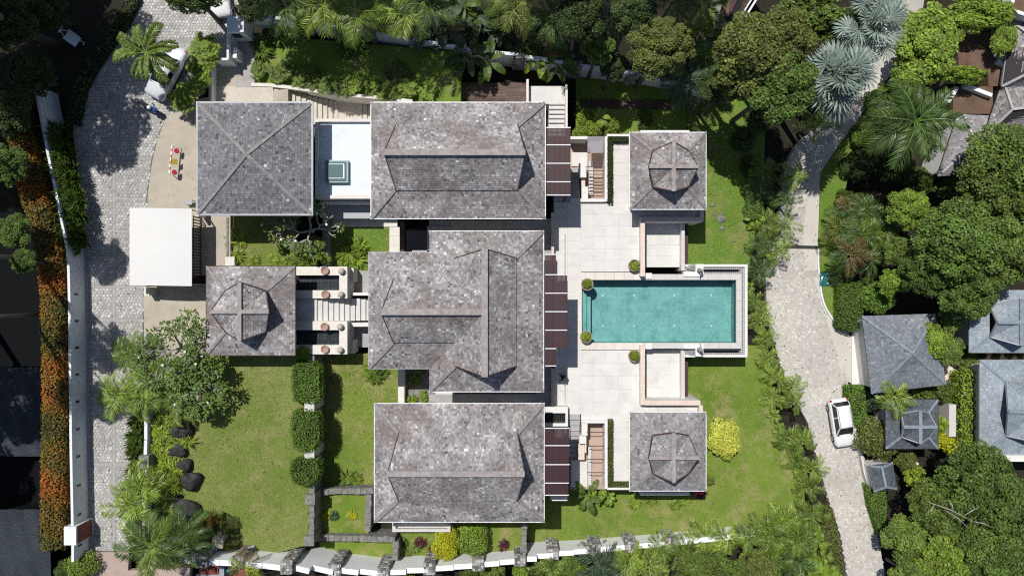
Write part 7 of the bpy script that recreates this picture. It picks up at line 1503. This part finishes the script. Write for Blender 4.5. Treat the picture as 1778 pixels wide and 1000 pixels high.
# ================================================================== VEHICLES
def loft(mb, secs):
    n = len(secs[0]); v = [p for s in secs for p in s]; f = []
    for i in range(len(secs) - 1):
        for k in range(n): f.append((i * n + k, i * n + (k + 1) % n, (i + 1) * n + (k + 1) % n, (i + 1) * n + k))
    f.append(tuple(range(n - 1, -1, -1))); f.append(tuple((len(secs) - 1) * n + k for k in range(n))); return mb.add(v, f)
def car(px, py, zg, dirpx, label, paint, suv=True, L=4.4, Wd=1.78, hgt=1.66):
    """car with its nose along dirpx (photo direction), built at the origin along -x = nose"""
    c = W(px, py, zg); t = thing('parked_car', (0, 0, 0), label, 'car'); h = L / 2; w_ = Wd / 2; zr = hgt
    def sec(x, w2, zlo, zs, zt, wt): return [(x, -w2 * 0.93, zlo), (x, w2 * 0.93, zlo), (x, w2, zlo + 0.22), (x, w2, zs - 0.12), (x, w2 * 0.95, zs), (x, wt, zt), (x, 0, zt + 0.03), (x, -wt, zt), (x, -w2 * 0.95, zs), (x, -w2, zs - 0.12), (x, -w2, zlo + 0.22)]
    b = MB(); zs = 0.92
    loft(b, [sec(-h, w_ * 0.66, 0.36, 0.60, 0.62, w_ * 0.5), sec(-h + 0.06, w_ * 0.84, 0.28, 0.70, 0.74, w_ * 0.66), sec(-h + 0.3, w_ * 0.97, 0.24, 0.80, 0.88, w_ * 0.74), sec(-h + 0.8, w_, 0.24, 0.88, 0.97, w_ * 0.78), sec(-h + 1.25, w_, 0.24, zs, 1.02, w_ * 0.80), sec(0, w_, 0.24, zs + 0.03, 1.05, w_ * 0.8), sec(h - 0.75, w_, 0.24, zs + 0.06, 1.06, w_ * 0.8), sec(h - 0.25, w_ * 0.97, 0.26, zs + 0.04, 1.0, w_ * 0.78), sec(h - 0.05, w_ * 0.88, 0.34, 0.86, 0.92, w_ * 0.7), sec(h, w_ * 0.76, 0.4, 0.78, 0.82, w_ * 0.6)])
    bo = obj('body', b, paint, t, smooth=True); bo.data.polygons.foreach_set('use_smooth', np.ones(len(bo.data.polygons), bool))
    xe = h - 0.28 if suv else h - 0.95; xr = xe - (0.3 if suv else 0.75)
    def gs(x, z, w2, z2, w3): return [(x, -w2, z), (x, w2, z), (x, w3, z2), (x, -w3, z2)]
    def glass(pts, n): q = MB(); q.add(pts, [tuple(range(len(pts)))]); return q
    wb, wt = w_ * 0.86, w_ * 0.68; x0, x1 = -h + 1.15, -h + 1.95
    q = MB(); q.add([(x0, -wb, 0.99), (x0, wb, 0.99), (x1, wt, zr - 0.04), (x1, -wt, zr - 0.04), (xe, -wb, 1.02), (xe, wb, 1.02), (xr, wt, zr - 0.05), (xr, -wt, zr - 0.05)], [(0, 1, 2, 3), (5, 4, 7, 6), (1, 5, 6, 2), (4, 0, 3, 7), (3, 2, 6, 7)]); obj('windows', q, 'glass_dark', t)
    q = MB(); rs_ = []
    for x, k in ((x1 - 0.03, 0.92), (x1 + 0.12, 1.0), ((x1 + xr) / 2, 1.02), (xr - 0.1, 1.0), (xr + 0.05, 0.92)): rs_.append([(x, -wt * k - 0.03, zr - 0.07), (x, wt * k + 0.03, zr - 0.07), (x, wt * k, zr - 0.01), (x, 0, zr + 0.03), (x, -wt * k, zr - 0.01)])
    loft(q, rs_); ro = obj('roof', q, paint, t, smooth=True)
    for s in (-1, 1):
        for (xa, xb) in ((x0, x1), ((x0 + xe) / 2 + 0.1, (x1 + xr) / 2 + 0.05), (xe, xr)):
            q = MB(); q.bar((xa, s * wb * 1.005, 0.98), (xb, s * wt * 1.02, zr - 0.04), 0.10, 0.05, up=(0, s, 0.5)); obj('pillar', q, paint, t)
        q = MB(); q.bar((x0 + 0.35, s * (w_ + 0.0), 1.0), (x0 + 0.35, s * (w_ + 0.17), 1.03), 0.1, 0.13); obj('mirror', q, paint, t)
        q = MB(); q.bar((-h + 0.14, s * w_ * 0.74, 0.74), (-h + 0.42, s * w_ * 0.86, 0.83), 0.22, 0.09); obj('headlight', q, 'lamp_lens', t)
        q = MB(); q.bar((h - 0.2, s * w_ * 0.88, 0.9), (h - 0.05, s * w_ * 0.76, 0.88), 0.16, 0.16); obj('tail_light', q, 'red_lens', t)
        q = MB(); q.box(-h + 1.0, s * w_ * 0.985, 0.24, h - 1.1, s * (w_ + 0.012), 0.40); obj('sill', q, 'dark_metal', t)
        if suv: q = MB(); q.bar((x1 + 0.1, s * wt * 0.9, zr + 0.035), (xr - 0.1, s * wt * 0.9, zr + 0.035), 0.045, 0.05); obj('roof_rail', q, 'grey_metal', t)
        for xw in (-h + 0.82, h - 0.82):
            q = MB(); n = 18; yy0, yy1 = s * (w_ - 0.2), s * (w_ + 0.015); v = [(xw + 0.325 * math.cos(2 * math.pi * k / n), y_, 0.325 + 0.325 * math.sin(2 * math.pi * k / n)) for y_ in (yy0, yy1) for k in range(n)]
            q.add(v, [(k, (k + 1) % n, n + (k + 1) % n, n + k) for k in range(n)] + [tuple(range(n)), tuple(range(2 * n - 1, n - 1, -1))]); wh = obj('wheel', q, 'tyre', t)
            q = MB(); v = [(xw + 0.21 * math.cos(2 * math.pi * k / n), y_, 0.325 + 0.21 * math.sin(2 * math.pi * k / n)) for y_ in (yy1 - s * 0.03, yy1 + s * 0.012) for k in range(n)]
            q.add(v, [(k, (k + 1) % n, n + (k + 1) % n, n + k) for k in range(n)] + [tuple(range(n)), tuple(range(2 * n - 1, n - 1, -1))]); obj('rim', q, 'rim', wh)
    q = MB(); q.bar((-h - 0.005, -0.55, 0.52), (-h - 0.005, 0.55, 0.52), 0.05, 0.16); obj('grille', q, 'dark_metal', t)
    q = MB(); q.bar((x0 - 0.02, -wb * 0.9, 1.005), (x0 - 0.02, wb * 0.9, 1.005), 0.1, 0.02); obj('wiper_cowl', q, 'dark_metal', t)
    a = math.atan2(-dirpx[1], dirpx[0]) - math.pi; t.location = c; t.rotation_euler = (0, 0, a); return t
car(1455, 731, ZR + 0.02, (13, 80), 'white car with roof rails parked on the lower road', 'car_white', True, 4.45, 1.8, 1.68)
car(296, 130, ZD + 0.03, (-0.47, 0.88), 'silver car parked under the bushy palm beside the gate', 'car_silver', False, 4.7, 1.82, 1.52)
car(382, -10, ZD + 0.03, (0.18, 0.98), 'silver white car half cut off at the top edge', 'car_white', False, 4.5, 1.8, 1.5)
# motorbike
mbk = thing('motorbike', (0, 0, 0), 'blue motorbike parked at the nose of the silver car', 'motorbike')
def ring(cx, r0, wd): q = MB(); n = 18; v = []; f = []; [v.append((cx + r_ * math.cos(2 * math.pi * k / n), y_, 0.3 + r_ * math.sin(2 * math.pi * k / n))) for k in range(n) for r_, y_ in ((r0, -wd), (r0, wd), (r0 - 0.1, wd), (r0 - 0.1, -wd))]; [f.append((4 * k + e, 4 * k + (e + 1) % 4, 4 * ((k + 1) % n) + (e + 1) % 4, 4 * ((k + 1) % n) + e)) for k in range(n) for e in range(4)]; return q.add(v, f)
for cx in (-0.66, 0.66):
    wh = obj('wheel', ring(cx, 0.3, 0.055), 'tyre', mbk); q = MB(); q.bar((cx - 0.2, 0, 0.3), (cx + 0.2, 0, 0.3), 0.04, 0.03); q.bar((cx, 0, 0.1), (cx, 0, 0.5), 0.04, 0.03); obj('spokes', q, 'rim', wh)
q = MB(); loft(q, [[(x, -a, z0), (x, a, z0), (x, a * 0.9, z1), (x, 0, z1 + 0.04), (x, -a * 0.9, z1)] for x, a, z0, z1 in ((0.85, 0.05, 0.6, 0.72), (0.5, 0.14, 0.45, 0.78), (0.1, 0.17, 0.3, 0.72), (-0.3, 0.15, 0.3, 0.62), (-0.5, 0.2, 0.4, 0.85), (-0.62, 0.14, 0.6, 0.95))]); obj('body', q, 'blue_paint', mbk, smooth=True)
q = MB(); loft(q, [[(x, -a, z), (x, a, z), (x, a * 0.8, z + 0.09), (x, -a * 0.8, z + 0.09)] for x, a, z in ((0.75, 0.10, 0.76), (0.3, 0.15, 0.77), (-0.2, 0.11, 0.73))]); obj('seat', q, 'black_cloth', mbk)
q = MB(); q.tube([(-0.5, -0.36, 1.02), (-0.52, -0.15, 0.98), (-0.52, 0.15, 0.98), (-0.5, 0.36, 1.02)], 0.025, 6); obj('handlebar', q, 'dark_metal', mbk)
q = MB(); q.bar((-0.66, 0, 0.3), (-0.52, 0, 0.95), 0.09, 0.06); obj('fork', q, 'grey_metal', mbk)
q = MB(); q.lathe((-0.2, 0.02, 0.82), [(0.12, 0), (0.15, 0.1), (0.12, 0.2), (0.04, 0.25)], 12); obj('helmet', q, 'helmet_white', mbk, smooth=True)
for s in (-1, 1): q = MB(); q.bar((-0.45, s * 0.3, 1.0), (-0.4, s * 0.36, 1.16), 0.03, 0.03); q.box(-0.42, s * 0.36 - 0.05, 1.14, -0.4, s * 0.36 + 0.05, 1.22); obj('mirror', q, 'dark_metal', mbk)
mbk.scale = (1.18,) * 3; mbk.location = W(266, 190, ZD + 0.03); mbk.rotation_euler = (0, 0, math.atan2(-23, 44) - math.pi)
# ================================================================== SMALL THINGS
bt = thing('road_barrier', W(306, 276, ZD), 'red and white road barrier with two round signs on the tan concrete', 'barrier'); o = ORG[bt.name]
p0, p1 = W(299, 253, ZD + 1.0), W(294, 301, ZD + 1.0); n = 9
for i in range(n):
    q = MB(); q.bar(p0.lerp(p1, i / n), p0.lerp(p1, (i + 1) / n), 0.09, 0.09); obj('bar_segment', q, 'red_paint' if i % 2 else 'white_paint', bt)
for t_ in (0.03, 0.97):
    a = p0.lerp(p1, t_)
    for s in (-0.3, 0.35): q = MB(); q.bar(a, (a.x + s, a.y, ZD), 0.05, 0.05); obj('leg', q, 'white_paint', bt)
def disc(c, n_, r_, m, name, parent, th=0.03):
    n_ = Vector(n_).normalized(); a = n_.cross(Vector((0, 0, 1))).normalized(); b = n_.cross(a); k = 20
    v = [c + (a * math.cos(2 * math.pi * i / k) + b * math.sin(2 * math.pi * i / k)) * r_ + n_ * z for z in (0, th) for i in range(k)]
    q = MB(); q.add(v, [tuple(range(k - 1, -1, -1)), tuple(range(k, 2 * k))] + [(i, (i + 1) % k, k + (i + 1) % k, k + i) for i in range(k)]); return obj(name, q, m, parent)
for t_ in (0.17, 0.95):
    a = p0.lerp(p1, t_) + Vector((0.26, 0.0, -0.28)); nn = (0.75, 0, 0.66); s_ = disc(a, nn, 0.29, 'white_paint', 'round_sign', bt); disc(a + Vector(nn).normalized() * 0.032, nn, 0.22, 'red_paint', 'sign_face', s_, 0.01)
a = p0.lerp(p1, 0.57) + Vector((0.22, 0, -0.2)); q = MB(); q.bar(a + Vector((0, 0.22, 0)), a - Vector((0, 0.22, 0)), 0.50, 0.03, up=(0.7, 0, 0.7)); pl = obj('yellow_plate', q, 'yellow_paint', bt)
# cart in the shade
ct = thing('garden_cart', (0, 0, 0), 'pale garden cart with a handle standing in deep shade at the top left', 'cart')
q = MB(); q.box(-0.62, -0.42, 0.42, 0.62, 0.42, 0.5); obj('tray', q, 'white_wall', ct)
for s in (-1, 1): q = MB(); q.box(-0.62, s * 0.42, 0.42, 0.62, s * 0.46, 0.66); obj('side_board', q, 'white_wall', ct)
for s in (-1, 1): q = MB(); q.bar((-0.62, s * 0.3, 0.46), (-1.15, 0, 0.6), 0.06, 0.06); obj('shaft', q, 'white_wall', ct)
q = MB(); q.bar((-1.1, -0.25, 0.62), (-1.2, 0.42, 0.66), 0.12, 0.06); obj('handle', q, 'white_wall', ct)
q = MB(); q.bar((0.62, 0.2, 0.46), (1.0, 0.3, 0.4), 0.06, 0.05); q.bar((1.0, 0.3, 0.4), (1.02, 0.02, 0.4), 0.05, 0.05); obj('prop', q, 'white_wall', ct)
for s in (-1, 1):
    q = MB(); k = 14; v = [(0.1 + 0.22 * math.cos(2 * math.pi * i / k), s * y_, 0.22 + 0.22 * math.sin(2 * math.pi * i / k)) for y_ in (0.47, 0.55) for i in range(k)]; q.add(v, [(i, (i + 1) % k, k + (i + 1) % k, k + i) for i in range(k)] + [tuple(range(k)), tuple(range(2 * k - 1, k - 1, -1))]); obj('wheel', q, 'tyre', ct)
c = W(131, 70, 1.3); ct.location = (c.x, c.y, float(gz(c.x, c.y))); ct.rotation_euler = (0, 0, -0.62)
# carved stone, red timber platform, lamp post
cs = thing('carved_stone', W(378, 945, ZD), 'cream carved stone shrine block behind the bottom wall', 'shrine')
q = MB(); c = W(378, 944, ZD + 1.2); q.box(c.x - 0.4, c.y - 0.3, ZD, c.x + 0.4, c.y + 0.5, ZD + 1.15); obj('block', q, 'carved_stone', cs)
for i in range(5): q = MB(); q.box(c.x - 0.36 + i * 0.15, c.y + 0.5, ZD + 0.2, c.x - 0.26 + i * 0.15, c.y + 0.55, ZD + 1.05); obj('relief', q, 'carved_stone', cs)
q = MB(); q.box(c.x - 0.44, c.y - 0.34, ZD + 1.15, c.x + 0.44, c.y + 0.54, ZD + 1.25); obj('cap', q, 'carved_stone', cs)
q = MB(); q.tube([(c.x, c.y + 0.5, ZD + 0.1), (c.x + 0.1, c.y + 1.0, ZD + 0.6)], [0.14, 0.05], 6); obj('spire', q, 'carved_stone', cs)
rd = thing('red_timber_platform', W(375, 990, 1.0), 'red timber platform outside the bottom wall on the left', 'platform')
for i in range(12):
    q = MB(); r_ = rectpx(346 + i * 3.1, 979, 348.8 + i * 3.1, 997, 1.8); q.box(r_[0], r_[1], 1.6, r_[2], r_[3], 1.8 + R.uniform(-0.02, 0.02)); obj('plank', q, 'wood_red', rd)
for i in range(8):
    q = MB(); r_ = rectpx(404 + i * 3.4, 986, 407 + i * 3.4, 1004, 1.2); q.box(r_[0], r_[1], 1.0, r_[2], r_[3], 1.2); obj('plank', q, 'wood_red', rd)
q = MB(); r_ = rectpx(340, 997, 384, 1010, 1.7); q.box(r_[0], r_[1], 0.5, r_[2], r_[3], 1.7); obj('front_wall', q, 'grey_metal', rd)
gpst = thing('lamp_post', W(393, 992, 0), 'grey gate post with a round teal lamp at the bottom edge', 'lamp'); q = MB(); r_ = rectpx(381, 980, 389, 1010, 2.4); q.box(r_[0], r_[1], 0, r_[2], r_[3], 2.4); obj('post', q, 'grey_metal', gpst)
q = MB(); c = W(396, 991, 2.2); q.lathe((c.x, c.y, 1.6), [(0.1, 0), (0.3, 0.15), (0.34, 0.4), (0.2, 0.62), (0.05, 0.7)], 14); obj('lamp', q, 'teal_glass', gpst, smooth=True)
# things along the road and lawn
q = MB(); r_ = rectpx(1423, 474, 1441, 496, ZR + 0.2); v = []; f = []
for i in range(7):
    for j in range(7): v.append((r_[0] + (r_[2] - r_[0]) * i / 6, r_[1] + (r_[3] - r_[1]) * j / 6, ZR + 0.2 + R.uniform(0, 0.08)))
for i in range(6):
    for j in range(6): a = i * 7 + j; f.append((a, a + 7, a + 8, a + 1))
q.add(v, f); obj('green_mat', q, 'teal_glass', label='crumpled dark green mat on the grass verge', cat='mat')
wb = thing('white_box', W(1572, 138, -4), 'white box with a teal lid between the large leaves and the dark palm', 'box'); q = MB(); r_ = rectpx(1562, 128, 1579, 150, -2.2); q.box(r_[0], r_[1], -4.3, r_[2], r_[3], -2.3); obj('case', q, 'white_wall', wb); q = MB(); q.box(r_[0] + 0.15, r_[1] + 0.2, -2.3, r_[2] - 0.15, r_[3] - 0.15, -2.24); obj('lid', q, 'teal_glass', wb)
for i, (x, y, a) in enumerate(((1252, 380, 0.42), (1254, 396, 0.22), (1237, 356, 0.2), (1275, 418, 0.14), (1240, 372, 0.12), (1252, 372, 0.15))): boulder(x, y, a, a * 0.9, 0.12, 'pale stepping stone on the lawn below the upper pavilion, %s in size' % ['largest', 'second', 'third', 'fifth', 'smallest', 'fourth'][i], 'mossy_stone', ZL, i + 20)
for o_ in [x for x in COL.objects if x.get('label', '').startswith('pale stepping')]: o_['group'] = 'stepping stones on the right lawn'; o_['category'] = 'stone'; o_.name = 'stepping_stone'
tr = thing('metal_trolley', W(328, 352, ZD), 'small grey metal trolley at the upper right corner of the canopy', 'trolley'); c = W(327, 351, ZD + 0.6)
q = MB(); q.box(c.x - 0.28, c.y - 0.2, ZD + 0.45, c.x + 0.28, c.y + 0.2, ZD + 0.55); obj('tray', q, 'grey_metal', tr)
for sx in (-1, 1):
    for sy in (-1, 1): q = MB(); q.bar((c.x + sx * 0.25, c.y + sy * 0.17, ZD), (c.x + sx * 0.25, c.y + sy * 0.17, ZD + 0.45), 0.05, 0.05); obj('leg', q, 'dark_metal', tr)
# ---- person in black walking on the terrace
def person(px, py, rot, label):
    c = W(px, py, 0.85); t = thing('person', (c.x, c.y, 0.0), label, 'person')
    # one continuous body: joints in metres, x forward, y left
    J = [('pel', (0, 0, 0.95), 0.15, 0.12), ('spine', (0.03, 0, 1.15), 0.14, 0.11), ('chest', (0.06, 0, 1.33), 0.17, 0.12), ('neck', (0.09, 0, 1.48), 0.06, 0.06), ('head', (0.12, 0, 1.58), 0.085, 0.085), ('crown', (0.12, 0, 1.68), 0.085, 0.085),
         ('lsh', (0.05, 0.19, 1.42), 0.07, 0.065), ('lel', (-0.08, 0.27, 1.17), 0.05, 0.045), ('lwr', (0.05, 0.30, 0.97), 0.034, 0.03), ('rsh', (0.07, -0.19, 1.42), 0.07, 0.065), ('rel', (0.14, -0.28, 1.18), 0.05, 0.045), ('rwr', (0.33, -0.24, 1.08), 0.034, 0.03),
         ('lhip', (0.0, 0.1, 0.90), 0.11, 0.10), ('lkn', (0.2, 0.11, 0.5), 0.068, 0.065), ('lan', (0.22, 0.11, 0.09), 0.045, 0.045), ('lft', (0.38, 0.12, 0.04), 0.045, 0.03), ('rhip', (0, -0.1, 0.90), 0.11, 0.10), ('rkn', (0.02, -0.1, 0.49), 0.068, 0.065), ('ran', (-0.24, -0.1, 0.13), 0.045, 0.045), ('rft', (-0.12, -0.11, 0.04), 0.045, 0.03)]
    idx = {j[0]: i for i, j in enumerate(J)}; E = [('pel', 'spine'), ('spine', 'chest'), ('chest', 'neck'), ('neck', 'head'), ('head', 'crown'), ('chest', 'lsh'), ('lsh', 'lel'), ('lel', 'lwr'), ('chest', 'rsh'), ('rsh', 'rel'), ('rel', 'rwr'), ('pel', 'lhip'), ('lhip', 'lkn'), ('lkn', 'lan'), ('lan', 'lft'), ('pel', 'rhip'), ('rhip', 'rkn'), ('rkn', 'ran'), ('ran', 'rft')]
    me = bpy.data.meshes.new('body'); me.from_pydata([j[1] for j in J], [(idx[a], idx[b]) for a, b in E], []); me.materials.append(MATS['black_cloth'])
    b = bpy.data.objects.new('body', me); COL.objects.link(b); b.parent = t; b.modifiers.new('skin', 'SKIN'); su = b.modifiers.new('sub', 'SUBSURF'); su.levels = su.render_levels = 2
    for i, j in enumerate(J): me.skin_vertices[0].data[i].radius = (j[2], j[3]); me.skin_vertices[0].data[i].use_root = (i == 0)
    def part(nm, V, E_, rad, m):
        me = bpy.data.meshes.new(nm); me.from_pydata(V, E_, []); me.materials.append(MATS[m]); o = bpy.data.objects.new(nm, me); COL.objects.link(o); o.parent = t; o.modifiers.new('skin', 'SKIN'); s2 = o.modifiers.new('sub', 'SUBSURF'); s2.levels = s2.render_levels = 1
        for i, r_ in enumerate(rad): me.skin_vertices[0].data[i].radius = (r_, r_); me.skin_vertices[0].data[i].use_root = (i == 0)
    part('face', [(0.15, 0, 1.55), (0.185, 0, 1.60), (0.17, 0, 1.65)], [(0, 1), (1, 2)], [0.05, 0.05, 0.05], 'skin')
    part('hair', [(0.06, 0, 1.58), (0.07, 0, 1.66), (0.12, 0, 1.72)], [(0, 1), (1, 2)], [0.07, 0.085, 0.085], 'hair')
    for (x, y, z), s, dx in (((0.05, 0.30, 0.97), 1, (0.25, 0, -0.97)), ((0.33, -0.24, 1.08), -1, (0.9, 0.1, -0.4))):
        w0 = Vector((x, y, z)); d_ = Vector(dx).normalized(); sd = Vector((0, 1, 0)) if abs(d_.y) < 0.9 else Vector((1, 0, 0)); V = [w0, w0 + d_ * 0.05]; E_ = [(0, 1)]; rad = [0.028, 0.034]
        for k, l in enumerate((0.075, 0.085, 0.08, 0.06)): a = w0 + d_ * 0.09 + sd * (k - 1.5) * 0.02; V += [a, a + d_ * l * 0.55, a + d_ * l + Vector((0.01, -s * 0.012, 0))]; i = len(V); E_ += [(1, i - 3), (i - 3, i - 2), (i - 2, i - 1)]; rad += [0.010, 0.009, 0.008]
        a = w0 + d_ * 0.04 + sd * 0.035; V += [a, a + d_ * 0.04 + sd * 0.02]; i = len(V); E_ += [(1, i - 2), (i - 2, i - 1)]; rad += [0.010, 0.009]
        part('hand', V, E_, rad, 'skin')
    t.rotation_euler = (0, 0, rot); return t
person(977, 653, math.radians(-60), 'person in black clothing walking on the shaded terrace beside the main house')
